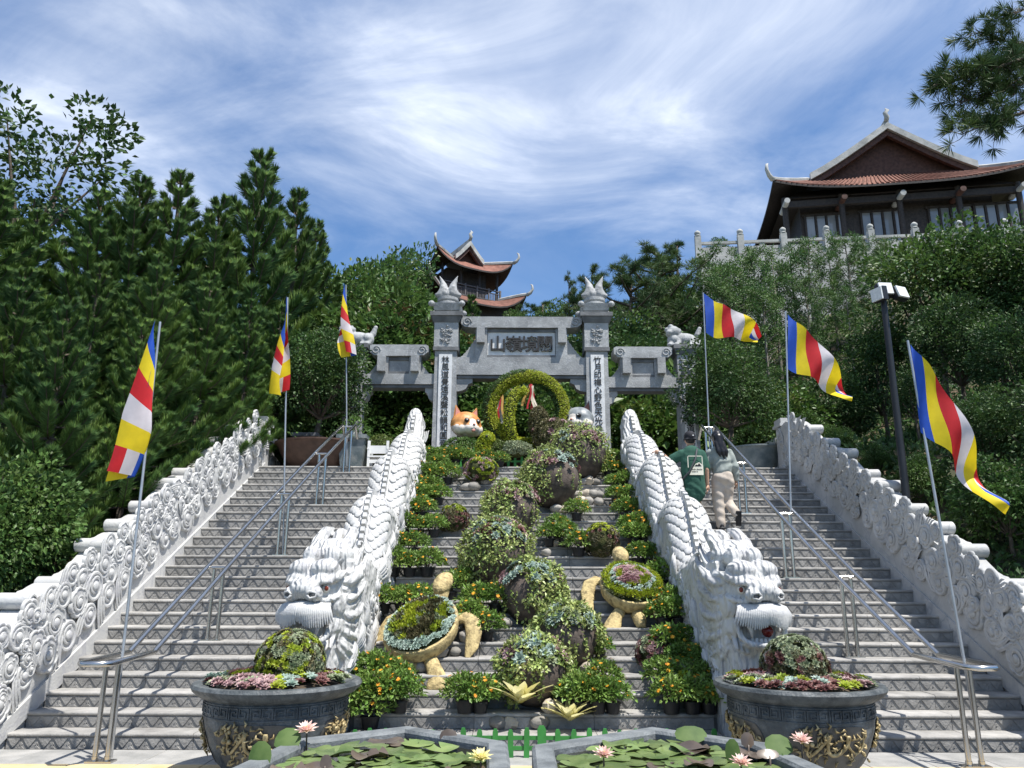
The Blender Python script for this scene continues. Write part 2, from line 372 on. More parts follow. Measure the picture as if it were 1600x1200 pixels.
def place(proto, used, label, group, loc, rz=0.0, sc=1.0, cat=None):
    """first use moves the built thing itself, later uses copy it with its parts"""
    o = proto if proto.name not in used else copy_tree(proto)
    used.add(proto.name)
    o.location = loc; o.rotation_euler = (0, 0, rz); o.scale = (sc, sc, sc) if isinstance(sc, (int, float)) else sc
    o['label'] = label
    if group: o['group'] = group
    elif 'group' in o: del o['group']
    if cat: o['category'] = cat
    return o
used = set()
def remesh(mb, voxel, smooth=6, name='sculpt', mats=None):
    me = mb.mesh(name + '_src', mats or [MT['marble']], fix=True)
    o = bpy.data.objects.new(name, me); col.objects.link(o)
    m = o.modifiers.new('r', 'REMESH'); m.mode = 'VOXEL'; m.voxel_size = voxel; m.use_smooth_shade = True
    if smooth:
        k = o.modifiers.new('s', 'SMOOTH'); k.factor = 0.5; k.iterations = smooth
    dg = bpy.context.evaluated_depsgraph_get(); dg.update()
    r = bpy.data.meshes.new_from_object(o.evaluated_get(dg)); r.name = name
    bpy.data.objects.remove(o); bpy.data.meshes.remove(me)
    r.materials.clear()
    for q in (mats or [MT['marble']]): r.materials.append(q)
    r.polygons.foreach_set('use_smooth', [True] * len(r.polygons)); r.update()
    return r
def rv():
    while True:
        v = Vector((uni(-1, 1), uni(-1, 1), uni(-1, 1)))
        if 0.05 < v.length < 1: return v.normalized()
# ------------------------------------------------------------------ THE SETTING: terrain, plaza, staircase
def terrain_z(x, y):
    ax = abs(x)
    b = linez(y) if y < 15.2 else LZ
    if y > 21: b += min(13.0, (y - 21) * (0.33 if x < 8 else 0.44)) + max(0, min(8, (y - 52) * 0.35))
    if ax < 5.6: b -= 0.45
    else:
        b += min(2.0, (ax - 5.6) * 0.16) + (0.25 if y > 8.2 else 0.0) * min(1, (ax - 5.6) / 0.8) - 0.1
        b += 0.18 * mnoise.noise(Vector((x * 0.5, y * 0.5, 0)))
    if x > 9 and y > 12: b += min(3.5, (x - 9) * 0.28)
    return b
def grid_mesh(xs, ys, fz, name, m):
    mb = MB(); vs = [(x, y, fz(x, y)) for y in ys for x in xs]; w = len(xs)
    fs = [(j * w + i, j * w + i + 1, (j + 1) * w + i + 1, (j + 1) * w + i) for j in range(len(ys) - 1) for i in range(w - 1)]
    mb.add(vs, fs); return mb.build(name, m, smooth=True)
def frange(a, b, s):
    r = []; 
    while a < b: r.append(a); a += s
    return r + [b]
xs = [-900, -300, -120, -60, -40] + frange(-30, -6, 0.8) + frange(-5.59, 5.59, 1.0) + frange(6, 30, 0.8) + [40, 60, 120, 300, 900]
ys = [-60, -20, -5] + frange(0, 24, 0.5) + frange(25, 60, 1.5) + [75, 120, 300, 1200]
struct(grid_mesh(xs, ys, lambda x, y: terrain_z(x, y) - (0.02 if y < 8 else 0), 'ground', MT['ground']))

plaza = struct(empty('plaza'))
struct_bed = MB(); struct_bed.box((0, -1.0, -0.03), (60, 18.4, 0.05)); struct_bed.build('plaza_bed', MT['core'], plaza)
def tile_mesh(w, d, m, name):
    b = MB(); e = 0.006
    b.add([(-w / 2, -d / 2, -0.02), (w / 2, -d / 2, -0.02), (w / 2, d / 2, -0.02), (-w / 2, d / 2, -0.02), (-w / 2, -d / 2, 0.016), (w / 2, -d / 2, 0.016), (w / 2, d / 2, 0.016), (-w / 2, d / 2, 0.016),
           (-w / 2 + e, -d / 2 + e, 0.02), (w / 2 - e, -d / 2 + e, 0.02), (w / 2 - e, d / 2 - e, 0.02), (-w / 2 + e, d / 2 - e, 0.02)],
          [(0, 1, 5, 4), (1, 2, 6, 5), (2, 3, 7, 6), (3, 0, 4, 7), (4, 5, 9, 8), (5, 6, 10, 9), (6, 7, 11, 10), (7, 4, 8, 11), (8, 9, 10, 11)])
    return b.mesh(name, m)
tm = tile_mesh(0.594, 0.594, MT['plaza'], 'paving_tile'); ty = tile_mesh(0.594, 0.30, MT['tactile'], 'tactile_tile')
for i in range(-11, 11):
    put('yellow_tile', ty, plaza, (i * 0.6 + 0.3, 7.40, 0.0))
    put('paving_tile', tm, plaza, (i * 0.6 + 0.3, 7.95 - 0.10, 0.0))
    for j in range(4):
        put('paving_tile', tm, plaza, (i * 0.6 + 0.3, 6.95 - j * 0.6, 0.0))

stair = struct(empty('staircase'))
cm = MB()
prof = [(SD + 0.02, -0.3)]
for k in range(1, SN + 1):
    prof += [(SD + (k - 1) * ST + 0.02, k * SR - 0.045), (SD + k * ST + 0.02, k * SR - 0.045)]
prof += [(19.4, LZ - 0.045), (19.4, -0.3)]
cm.prism(prof, -5.3, 5.3, 'yz'); cm.build('step_core', MT['core'], stair)
def tread_mesh(w):
    b = MB(); e = 0.003; y0 = -0.016; y1 = ST - 0.004; r = 0.018
    p = [(y1, -0.04), (y1, 0.0)]
    for i in range(6):
        a = PI / 2 + PI * i / 5; p.append((y0 + r + r * math.cos(a), -r - 0.001 + r * math.sin(a)))
    p.append((y0 + 0.02, -0.04))
    b.prism(p, -w / 2 + e, w / 2 - e, 'yz'); return b.mesh('tread_slab', MT['step'], smooth=35)
def riser_mesh(w, ph):
    """a riser board with heart leaves carved proud above a row of chevrons"""
    b = MB(); h = SR - 0.042
    b.box((0, 0.012, h / 2 + 0.0), (w - 0.005, 0.02, h))
    n = max(3, round(w / 0.155)); s = w / n
    for i in range(n):
        x = -w / 2 + (i + 0.5) * s
        pts = [(x - s * 0.36, h * 0.78), (x - s * 0.44, h * 0.93), (x + s * 0.44, h * 0.93), (x + s * 0.36, h * 0.78), (x + s * 0.18, h * 0.42), (x, h * 0.16), (x - s * 0.18, h * 0.42)]
        b.prism(pts, -0.007, 0.004)
        for q in (0, 1):                              # chevron leaf between two hearts
            xx = x + (q - 0.5) * s
            b.prism([(xx - s * 0.22, 0.004), (xx, h * 0.33), (xx + s * 0.22, 0.004)], -0.008, 0.004) if (q == 1 and i < n - 1) else None
            b.prism([(xx - s * 0.10, h * 0.42), (xx, h * 0.62), (xx + s * 0.10, h * 0.42), (xx, h * 0.30)], -0.005, 0.004) if (q == 1 and i < n - 1) else None
    return b.mesh('riser_panel', MT['riser'])
fl = []
for a, c, n in ((-5.24, -2.46, 3), (-1.86, 1.86, 3), (2.46, 5.24, 3)):
    w = (c - a) / n
    fl.append((a, w, n, tread_mesh(w), riser_mesh(w, 0)))
for k in range(1, SN + 1):
    for a, w, n, tr, ri in fl:
        for i in range(n):
            x = a + (i + 0.5) * w
            put('tread_slab', tr, stair, (x, SD + (k - 1) * ST, k * SR + uni(-0.0015, 0.0015)))
            put('riser_panel', ri, stair, (x, SD + (k - 1) * ST + uni(-0.002, 0.002), (k - 1) * SR + 0.001))
lm = MB(); lm.box((0, (SD + SN * ST + 19.4) / 2, LZ - 0.022), (10.6, 19.4 - SD - SN * ST, 0.04)); lm.build('landing_slab', MT['step'], stair)
bed = MB(); bed.box((0, 17.4, LZ + 0.22), (4.3, 2.9, 0.40)); struct(bed.build('flower_bed', MT['soil']))

# ------------------------------------------------------------------ carved cloud scrolls
def spiral_pts(r0, r1, turns, z0, z1, a0=0.0, n=22):
    return [(lambda t: ((r0 + (r1 - r0) * t) * math.cos(a0 + 2 * PI * turns * t), (r0 + (r1 - r0) * t) * math.sin(a0 + 2 * PI * turns * t), z0 + (z1 - z0) * t))(i / n) for i in range(n + 1)]
def lobed(n, r, amp, a0=0.0, k=10):
    p = []
    for i in range(n * k):
        t = 2 * PI * i / (n * k); q = abs(math.sin(n * t / 2)); p.append((r * (1 - amp + amp * q ** 0.6) * math.cos(t + a0), r * (1 - amp + amp * q ** 0.6) * math.sin(t + a0)))
    return p
def rings(b, outline, levels):
    """stack of scaled outlines, closed on top"""
    n = len(outline); o = []
    for s, z in levels: o += [(x * s, y * s, z) for x, y in outline]
    fs = [(j * n + i, j * n + (i + 1) % n, (j + 1) * n + (i + 1) % n, (j + 1) * n + i) for j in range(len(levels) - 1) for i in range(n)]
    fs.append(tuple((len(levels) - 1) * n + i for i in range(n)))
    b.add(o, fs)
def scroll_mesh(kind, m):
    b = MB()
    if kind == 0:                                     # lobed ruyi cloud round a coiled knob
        rings(b, lobed(7, 1.0, 0.13, 0.3, 6), [(1.0, -0.2), (1.0, 0.24), (0.93, 0.33), (0.86, 0.33), (0.80, 0.20), (0.62, 0.24)])
        b.tube(spiral_pts(0.62, 0.25, 1.35, 0.27, 0.36, 2.2, 20), [0.13 - 0.05 * i / 20 for i in range(21)], 5)
        b.ell((0, 0, 0.32), (0.28, 0.28, 0.30), 10, 6)
    elif kind == 1:                                   # round coil with a trailing tail
        rings(b, [(math.cos(2 * PI * i / 22) * 0.9, math.sin(2 * PI * i / 22) * 0.9) for i in range(22)], [(1.0, -0.2), (1.0, 0.22), (0.92, 0.32), (0.8, 0.32), (0.7, 0.18), (0.3, 0.26)])
        b.tube(spiral_pts(0.55, 0.2, 1.2, 0.24, 0.36, 0.5, 16), [0.12 - 0.05 * i / 16 for i in range(17)], 5)
        b.ell((0, 0, 0.3), (0.30, 0.30, 0.32), 10, 6)
        for q, s in ((0.85, 1.0), (0.6, 0.8), (0.35, 0.62)):
            b.tube([(-0.1, q, 0.1), (-0.8 * s, q * 1.0, 0.2), (-1.5 * s, q * 0.6 - 0.25, 0.2), (-2.1 * s, q * 0.3 - 0.75, 0.1), (-2.5 * s, q * 0.2 - 0.85, 0.0)], [0.10, 0.15, 0.16, 0.12, 0.03], 5)
    else:                                             # double scalloped fan
        rings(b, lobed(5, 1.05, 0.17, 0.9, 8), [(1.0, -0.2), (1.0, 0.16), (0.92, 0.26), (0.82, 0.24), (0.76, 0.12)])
        rings(b, lobed(4, 0.72, 0.12, 0.2, 8), [(1.0, 0.1), (1.0, 0.30), (0.9, 0.38), (0.75, 0.36), (0.62, 0.24)])
        b.ell((0, 0, 0.26), (0.36, 0.36, 0.34), 10, 6)
        b.tube(spiral_pts(0.42, 0.2, 0.9, 0.34, 0.44, 4.0, 12), [0.08] * 13, 5)
    return b.mesh('cloud_scroll', m, smooth=40)
SCR = {m: [scroll_mesh(k, MT[m]) for k in range(3)] for m in ('marble', 'marble_shade')}
def put_scroll(parent, mk, kind, p, xdir, nrm, s, rot=0.0, flip=1, depth=1.0):
    n = Vector(nrm).normalized(); x = Vector(xdir); x = (x - n * x.dot(n)).normalized(); y = n.cross(x)
    x, y = x * math.cos(rot) + y * math.sin(rot), y * math.cos(rot) - x * math.sin(rot)
    Mx = Matrix(((x.x * s * flip, y.x * s, n.x * s * depth, p[0]), (x.y * s * flip, y.y * s, n.y * s * depth, p[1]), (x.z * s * flip, y.z * s, n.z * s * depth, p[2]), (0, 0, 0, 1)))
    o = put('cloud_scroll', SCR[mk][kind], parent); o.matrix_basis = Mx
    return o
SA = math.atan2(SR, ST); SDIR = Vector((0, math.cos(SA), math.sin(SA))); SUP = Vector((0, -math.sin(SA), math.cos(SA)))

def outer_balustrade(side, mk, label):
    t = thing('carved_balustrade', label, 'balustrade', (0, 0, 0), group=None)
    x0 = 5.26 * side; x1 = 5.66 * side; m = MT[mk]
    def top(y): return (linez(y) if y > SD else SR + (y - SD) * 0.3 / 1.6) + 0.93 + 0.05 * math.sin(y * 3.9) + (0.06 if y < 9 else 0)
    Y = frange(6.4, 15.55, 0.13)
    b = MB(); b.prism([(6.4, -0.1), (SD + 0.2, -0.1), (15.55, LZ - 0.3)] + [(y, top(y) - 0.02) for y in reversed(Y)], x0, x1, 'yz'); b.build('wall_core', m, t)
    b = MB()                                          # plain skirting proud of the wall, its top edge parallel to the flight
    b.prism([(7.9, -0.05), (15.5, LZ - 0.35), (15.5, LZ + 0.12), (SD - 0.1, SR + 0.10), (7.9, SR + 0.02)], x0 - side * 0.030, x0 - side * 0.001, 'yz'); b.build('skirting', m, t)
    rs = random.Random(5 + side)
    # clouds in overlapping rows up the wall
    L_ = 8.9; base = Vector((x0 - side * 0.012, SD - 0.35, SR * 0.4))
    for row, v in enumerate((0.315, 0.545, 0.755, 0.915)):
        n = 22
        for i in range(n):
            s = (i + (0.5 if row % 2 else 0.0) + rs.uniform(-0.12, 0.12)) * L_ / n - 0.5
            vv = v + rs.uniform(-0.035, 0.035)
            p = base + SDIR * s + SUP * (vv * 0.98)
            if p.y > 15.3: continue
            k = rs.choice((0, 0, 1, 1, 2)); r = rs.uniform(0.15, 0.205) * (1.0, 1.0, 0.92, 0.82)[row]
            p = p - Vector((side * rs.uniform(0, 0.02), 0, 0))
            put_scroll(t, mk, k, p, SDIR, (-side, 0, 0), r, rs.uniform(-0.5, 0.5) + (0.4 if k == 1 else 0), 1 if rs.random() < 0.7 else -1, 0.46)
    for i in range(34):                               # small fill-in coils
        s = rs.uniform(-0.4, 8.3); p = base + SDIR * s + SUP * rs.uniform(0.28, 0.85)
        if p.y > 15.3: continue
        put_scroll(t, mk, rs.choice((0, 1)), p - Vector((side * 0.03, 0, 0)), SDIR, (-side, 0, 0), rs.uniform(0.07, 0.10), rs.uniform(0, 6), 1, 0.7)
    # coping: scalloped saddle stones with a rolled scroll at each step
    rm = MB(); w = 0.36
    rm.tube([(-w / 2, 0, 0), (-w / 2 + 0.01, 0, 0), (w / 2 - 0.01, 0, 0), (w / 2, 0, 0)], [0.075, 0.088, 0.088, 0.075], 16)
    for sx in (-1, 1): rm.tube([(sx * w / 2 * 0.99 + 0, q[0], q[1]) for q in [(a[0], a[1]) for a in spiral_pts(0.07, 0.015, 1.5, 0, 0, 0.4, 16)]], 0.014, 4)
    rollm = rm.mesh('coping_roll', m, smooth=40)
    wm = MB()
    op = [(-0.02, -0.16), (-0.02, 0.05)]
    for i in range(9): op.append((0.02 + 0.085 * i, 0.075 + 0.03 * abs(math.sin(i * PI / 2.2)) - 0.006 * i))
    op += [(0.74, -0.16)]
    wm.prism(op, -0.17, 0.17, 'yz'); wavem = wm.mesh('coping_stone', m, smooth=30)
    y = 6.6
    while y < 15.0:
        z = top(y)
        o = put('coping_stone', wavem, t, ((x0 + x1) / 2 + side * 0.07, y + 0.06, z - 0.015)); o.rotation_euler = (SA * (1.0 if y > 8.2 else 0.4) - 0.10, 0, 0)
        o = put('coping_roll', rollm, t, ((x0 + x1) / 2 + side * 0.07, y, z + 0.055 + rs.uniform(-0.01, 0.015))); o.rotation_euler = (rs.uniform(-0.3, 0.3), 0, 0)
        y += rs.uniform(0.60, 0.72)
    # head post at the top landing
    p = MB(); p.box(((x0 + x1) / 2, 15.62, LZ + 0.42), (0.36, 0.36, 0.95)); p.build('end_post', m, t)
    p = MB(); p.box(((x0 + x1) / 2, 15.62, LZ + 0.925), (0.46, 0.46, 0.06)); p.box(((x0 + x1) / 2, 15.62, LZ + 1.01), (0.40, 0.40, 0.11)); p.build('post_cap', m, t)
    for q in range(4): put_scroll(t, mk, (0, 2, 1, 0)[q], (x0 - side * 0.0, 15.25 + 0.1 * q, LZ + 0.15 + 0.2 * q), SDIR, (-side, 0, 0), 0.13, q, 1, 0.6)
    return t
outer_balustrade(-1, 'marble', 'white marble cloud-carved balustrade on the left outer edge, bright in the sun')
outer_balustrade(1, 'marble_shade', 'greyer cloud-carved marble balustrade on the right outer edge, in its own shade')

def top_railing(side, label):
    t = thing('stone_railing', label, 'railing', (5.42 * side, 15.9, LZ), group=None); m = MT['gate'] if side > 0 else MT['marble_shade']
    b = MB(); b.box((0, 1.25, 0.70), (0.20, 2.3, 0.12)); b.build('top_rail', m, t)
    b = MB(); b.prism([(0.1, 0.0), (2.4, 0.0), (2.4, 0.62), (2.1, 0.62), (2.0, 0.42), (1.6, 0.36), (1.2, 0.30), (0.8, 0.36), (0.45, 0.46), (0.4, 0.62), (0.1, 0.62)], -0.05, 0.05, 'yz'); b.build('railing_panel', m, t)
    for i in range(5): put_scroll(t, 'marble_shade', i % 3, (-side * 0.05, 0.4 + i * 0.42, 0.2), (0, 1, 0), (-side, 0, 0), 0.16, i, 1, 0.5)
    b = MB(); b.box((0, 2.6, 0.45), (0.3, 0.3, 0.9)); b.box((0, 2.6, 0.94), (0.38, 0.38, 0.08)); b.build('end_post', m, t)
    return t
top_railing(-1, 'stone railing on the landing beyond the left balustrade post')
top_railing(1, 'grey stone railing on the landing beyond the right balustrade post')

# ------------------------------------------------------------------ stainless handrails with flags
def handrail(pts, side, label):
    """pts: feet of the post pairs up the flight"""
    t = thing('handrail', label, 'handrail', (0, 0, 0)); m = MT['steel']; H = 0.90; hw = 0.125
    a = pts[0]; z = pts[-1]
    def rail(off):
        p = []
        for q in pts[1:]: p.append(Vector((q.x + off, q.y, linez(q.y) + H - 0.06)))
        low = Vector((a.x + off, 8.18, H + 0.02))
        endp = Vector((z.x + off, z.y + 0.30, p[-1].z - 0.22))
        return [low] + p + [endp]
    rl = rail(-hw); rr = rail(hw)
    u = [rl[0]] + [Vector((a.x - hw - 0.02, a.y - 0.30, H + 0.0)), Vector((a.x - hw + 0.05, a.y - 0.38, H)), Vector((a.x + hw - 0.05, a.y - 0.38, H)), Vector((a.x + hw + 0.02, a.y - 0.30, H))] + [rr[0]]
    for r in (rl, rr): b = MB(); b.tube(r, 0.027, 12); b.build('rail', m, t, smooth=50)
    b = MB(); b.tube(u, 0.027, 12); b.build('rail_end', m, t, smooth=60)
    for i, q in enumerate(pts):
        zt = H - 0.02 if i == 0 else linez(q.y) + H - 0.11
        for s in (-1, 1):
            b = MB(); b.tube([(q.x + s * 0.058, q.y, q.z), (q.x + s * 0.058, q.y, zt)], 0.024, 12); b.tube([(q.x + s * 0.058, q.y, q.z), (q.x + s * 0.058, q.y, q.z + 0.05)], 0.030, 12); b.build('post', m, t, smooth=50)
        if i: b = MB(); b.tube([(q.x - hw, q.y, zt + 0.02), (q.x + hw, q.y, zt + 0.02)], 0.018, 8); b.build('crossbar', m, t, smooth=50)
        b = MB(); b.box((q.x, q.y, q.z + 0.008), (0.24, 0.12, 0.016)); b.build('base_plate', m, t)
    return t
lp = [Vector((-3.97, 7.62, 0.02))] + [Vector((x, y, floorz(y))) for x, y in ((-3.86, 9.78), (-3.73, 11.92), (-3.62, 13.62), (-3.50, 15.10))]
rp = [Vector((3.95, 7.55, 0.02))] + [Vector((x, y, floorz(y))) for x, y in ((3.82, 9.62), (3.75, 11.32), (3.72, 13.25), (3.70, 15.15))]
handrail(lp, -1, 'stainless steel double handrail up the middle of the left flight')
handrail(rp, 1, 'stainless steel double handrail up the middle of the right flight')

FC = [plain('flag_blue', (0.015, 0.075, 0.42), transl=0.25), plain('flag_yellow', (0.72, 0.55, 0.012), transl=0.3), plain('flag_red', (0.52, 0.015, 0.02), transl=0.25), plain('flag_white', (0.62, 0.58, 0.60), transl=0.3)]
BANDS = [0, 1, 2, 3, 1]; LASTB = [2, 3, 0, 1, 1]
def flag(foot, topp, fn, label, nu=36, nv=22, hh=lambda v: 0.85 * v):
    """pole from foot to top; fn(u, v) -> offset of the cloth from the pole top (u along the fly, v down the hoist)"""
    t = thing('flag', label, 'flag', foot, group='Buddhist flags along the staircase')
    d = topp - foot
    b = MB(); b.tube([(0, 0, 0), d], [0.016, 0.013], 8); b.build('pole', MT['pole'], t, smooth=50)
    mb = MB(); vs = []; w = nv + 1
    for i in range(nu + 1):
        for j in range(nv + 1):
            q = Vector(fn(i / nu, j / nv)); k = hh(j / nv) * (1 - i / nu)     # the hoist edge follows the leaning pole
            vs.append(d + q - Vector((d.x, d.y, 0)) / d.z * k)
    mb.v = [tuple(p) for p in vs]
    for i in range(nu):
        for j in range(nv):
            mb.f.append((i * w + j, (i + 1) * w + j, (i + 1) * w + j + 1, i * w + j + 1))
            k = int(i / nu * 6); mb.mi.append(BANDS[k] if k < 5 else LASTB[min(4, int(j / nv * 5))])
    mb.build('cloth', FC, t, smooth=True)
    return t
def limp(Lf, H, wid, ph, sgn=1, sw=0.0):
    def fn(u, v):
        z = -H * v * (1 - 0.35 * u) - u * Lf * (0.93 - 0.22 * v)
        spread = wid * min(1.0, u * 1.5 + 0.06)
        f = (v * 1.55 + ph) % 2.0; f = f if f < 1 else 2 - f          # the cloth folds back over itself
        x = sgn * ((f - 0.62) * spread + sw * u * u)
        y = -0.085 - 0.055 * min(1, u * 2 + 0.3) * math.sin(PI * (v * 1.55 + ph)) - 0.018 * math.sin(9 * v + 7 * u)
        x += 0.02 * math.sin(8 * u + 4 * v + ph) * u
        return (x, y, z)
    return fn
def flying(Lx, drop, H, tip, ph, rag=0.0):
    def fn(u, v):
        hh = H * (1 - u ** 1.6 * (1 - tip))
        x = Lx * u * (1 - 0.10 * v * u) + 0.03 * math.sin(9 * u + ph + 2 * v)
        z = -drop * (u ** 1.15) - hh * v - 0.05 * math.sin(u * 7 + ph)
        y = 0.13 * math.sin(u * 6.5 + v * 2.6 + ph) * u ** 0.7 + 0.07 * math.sin(13 * u + 5 * v + ph) * min(1, u * 3) - 0.25 * u
        return (x, y, z)
    return fn
def flagpole(fx, fy, tx, ty, Y, fz): return (lambda f: Vector((f.x, f.y, fz)))(at(fx, fy, Y)), at(tx, ty, Y)
f0, f1 = Vector((-3.90, 7.66, 0.05)), at(250, 505, 7.85)
flag(f0, f1, limp(1.75, 0.74, 0.40, 0.25, 1, -0.16), 'limp flag on the tallest pole at the foot of the left handrail')
f0, f1 = Vector((lp[2].x + 0.02, 11.95, floorz(11.95))), at(449, 466, 12.0)
flag(f0, f1, limp(1.72, 0.74, 0.32, 1.05, 1, 0.06), 'limp flag on a pole halfway up the left handrail')
f0, f1 = Vector((lp[4].x, 15.12, LZ)), at(540, 446, 15.1)
flag(f0, f1, limp(1.62, 0.70, 0.36, 0.35, 1, 0.20), 'limp flag at the top of the left handrail beside the gate')
f0, f1 = Vector((rp[4].x, 15.16, LZ)), at(1098, 456, 15.1)
flag(f0, f1, flying(1.10, 0.96, 0.86, 0.20, 0.3), 'flying flag at the top of the right handrail, nearest the gate')
f0, f1 = Vector((rp[2].x + 0.04, 11.34, floorz(11.34))), at(1227, 485, 11.4)
flag(f0, f1, flying(0.82, 1.32, 0.88, 0.18, 1.5), 'flying flag on a pole halfway up the right handrail')
f0, f1 = Vector((4.05, 7.62, 0.05)), at(1418, 530, 7.75)
flag(f0, f1, flying(0.60, 1.62, 0.95, 0.22, 2.2), 'long drooping flying flag at the foot of the right handrail')
# ------------------------------------------------------------------ marble dragons
def dragon_head_mesh():
    b = MB(); S = b.ell
    S((0, 0.42, 1.60), (0.29, 0.42, 0.24), 16, 12); S((0, 0.30, 1.72), (0.24, 0.24, 0.14), 14, 10)
    for s in (-1, 1):
        S((s * 0.125, 0.24, 1.80), (0.165, 0.20, 0.115), 14, 10)        # brow domes
        S((s * 0.20, 0.16, 1.70), (0.085, 0.10, 0.055), 12, 8)
        b.tube([(s * 0.06, 0.05, 1.70), (s * 0.14, 0.06, 1.715), (s * 0.22, 0.12, 1.70), (s * 0.285, 0.24, 1.72), (s * 0.31, 0.38, 1.78)], [0.025, 0.045, 0.052, 0.05, 0.02], 8)
        b.tube([(s * 0.10, 0.0, 1.66), (s * 0.19, 0.03, 1.675), (s * 0.27, 0.12, 1.665)], [0.02, 0.032, 0.02], 8)
        b.tube([(s * 0.12, 0.02, 1.50), (s * 0.20, 0.08, 1.485), (s * 0.265, 0.17, 1.50), (s * 0.31, 0.30, 1.54)], [0.02, 0.028, 0.03, 0.02], 8)
        S((s * 0.115, -0.01, 1.555), (0.105, 0.10, 0.085), 12, 8)          # nostril wings
        S((s * 0.245, 0.34, 1.44), (0.085, 0.16, 0.14), 12, 8)           # cheeks
        S((s * 0.23, 0.33, 1.22), (0.07, 0.17, 0.12), 12, 8)
        b.tube([(s * 0.25, 0.10, 1.38), (s * 0.275, 0.12, 1.25), (s * 0.25, 0.08, 1.13), (s * 0.19, 0.0, 1.075), (0, -0.055, 1.06)], [0.025, 0.032, 0.035, 0.035, 0.035], 8)
        # hair tufts over the brow and the two short horns laid back
        S((s * 0.13, 0.42, 1.94), (0.10, 0.11, 0.115), 12, 10); S((s * 0.20, 0.62, 1.95), (0.10, 0.15, 0.12), 12, 10)
        S((s * 0.11, 0.72, 2.03), (0.11, 0.17, 0.12), 12, 10)
        b.tube([(s * 0.16, 0.55, 1.98), (s * 0.18, 0.85, 2.10), (s * 0.17, 1.15, 2.24), (s * 0.13, 1.35, 2.29)], [0.08, 0.085, 0.075, 0.03], 8)
        # ear and fin behind the cheek
        b.tube([(s * 0.29, 0.48, 1.66), (s * 0.36, 0.62, 1.74), (s * 0.40, 0.80, 1.86)], [0.06, 0.07, 0.02], 8)
        # mane: curling locks swept back from cheek and jaw
        for i, (z0, z1, y1, r) in enumerate(((1.76, 2.02, 1.20, 0.045), (1.68, 1.90, 1.28, 0.05), (1.60, 1.78, 1.22, 0.045), (1.52, 1.64, 1.28, 0.05), (1.44, 1.52, 1.16, 0.045), (1.36, 1.38, 1.20, 0.05), (1.28, 1.24, 1.06, 0.045), (1.20, 1.10, 1.05, 0.045), (1.13, 0.95, 0.90, 0.04), (1.08, 0.82, 0.75, 0.04), (1.02, 0.70, 0.62, 0.035))):
            k = 1 if i % 2 else 0.93
            b.tube([(s * 0.25, 0.36, z0), (s * 0.305 * k, 0.50, z0 - 0.05 + (z1 - z0) * 0.2), (s * 0.318 * k, 0.70, (z0 + z1) / 2 - 0.06), (s * 0.318 * k, y1 - 0.2, z1 - 0.05), (s * 0.318 * k, y1 - 0.05, z1 + 0.03), (s * 0.31 * k, y1 - 0.05, z1 + 0.11), (s * 0.32 * k, y1 - 0.12, z1 + 0.10)], [r * 0.7, r, r, r * 0.9, r * 0.75, r * 0.5, r * 0.25], 8)
        for i in range(6):
            a = i / 5; b.tube([(s * (0.05 + 0.04 * i), 0.30, 1.16), (s * (0.06 + 0.04 * i), 0.16, 1.02 - 0.05 * math.sin(a * 3)), (s * (0.05 + 0.03 * i), 0.22 + 0.06 * a, 0.88 + 0.03 * i)], [0.03, 0.03, 0.008], 6)
    S((0, 0.03, 1.60), (0.175, 0.16, 0.115), 16, 10); S((0, 0.22, 1.59), (0.16, 0.22, 0.12))
    S((0, 0.25, 1.44), (0.25, 0.26, 0.085), 14, 8)                       # upper jaw
    S((0, 0.22, 1.065), (0.22, 0.23, 0.06), 14, 8)                     # lower jaw
    S((0, 0.40, 1.28), (0.22, 0.16, 0.20), 14, 8)                        # back of the mouth
    S((0, 0.85, 1.96), (0.16, 0.45, 0.20), 14, 10); S((0, 1.28, 2.10), (0.12, 0.28, 0.20), 12, 10)
    # neck down to the plinth, belly bands in front
    b.tube([(0, 0.52, -0.05), (0, 0.46, 0.35), (0, 0.42, 0.75), (0, 0.46, 1.15), (0, 0.60, 1.55)], [0.29, 0.265, 0.25, 0.26, 0.27], 18)
    for i in range(9):
        z = 0.05 + i * 0.115; q = [( 0.235 * math.sin(t) , 0.46 - 0.265 * math.cos(t) + (0.02 if z < 0.5 else 0), z - 0.05 * (1 - math.cos(t))) for t in [(-1.1 + 2.2 * k / 10) for k in range(11)]]
        b.tube(q, 0.026, 6)
    b.box((0, 0.95, 0.95), (0.62, 0.9, 1.9))
    S((0, 0.95, 1.75), (0.32, 0.55, 0.35), 14, 10)
    return remesh(b, 0.0135, 2, 'dragon_head', [MT['carved']])
def flame_mesh():
    b = MB()
    for q in range(4):
        o = q * 0.32 - 0.5; l = 1.5 - 0.25 * abs(q - 1)
        b.tube([(-0.5, o * 0.7, -0.05), (0.0, o + 0.10, 0.14), (0.5 * l, o * 1.2 - 0.08, 0.2), (0.9 * l, o * 1.3 + 0.14, 0.15), (1.15 * l, o * 1.5 + 0.42, 0.0)], [0.12, 0.2, 0.19, 0.13, 0.02], 6)
    return b.mesh('flame_lock', MT['marble'], smooth=60)
def scale_mesh():
    b = MB(); o = [(math.cos(2 * PI * i / 14) * 0.85, math.sin(2 * PI * i / 14)) for i in range(14)]
    rings(b, o, [(1.0, -0.15), (1.0, 0.12), (0.85, 0.22), (0.45, 0.27)]); return b.mesh('scale', MT['marble'], smooth=50)
HUMPS = [(9.35, 0.62), (10.80, 0.62), (12.42, 0.60), (14.15, 0.34)]
def dtop(y):
    base = linez(max(y, SD)) + 0.62
    h = 0
    for c, a in HUMPS:
        d = y - c; w = 0.46 if d < 0 else 0.68
        h = max(h, a * math.exp(-(d / w) ** 2))
    tail = 0.62 * max(0, min(1, (y - 15.0) / 0.45)) if y > 15.0 else 0
    return base + h + tail
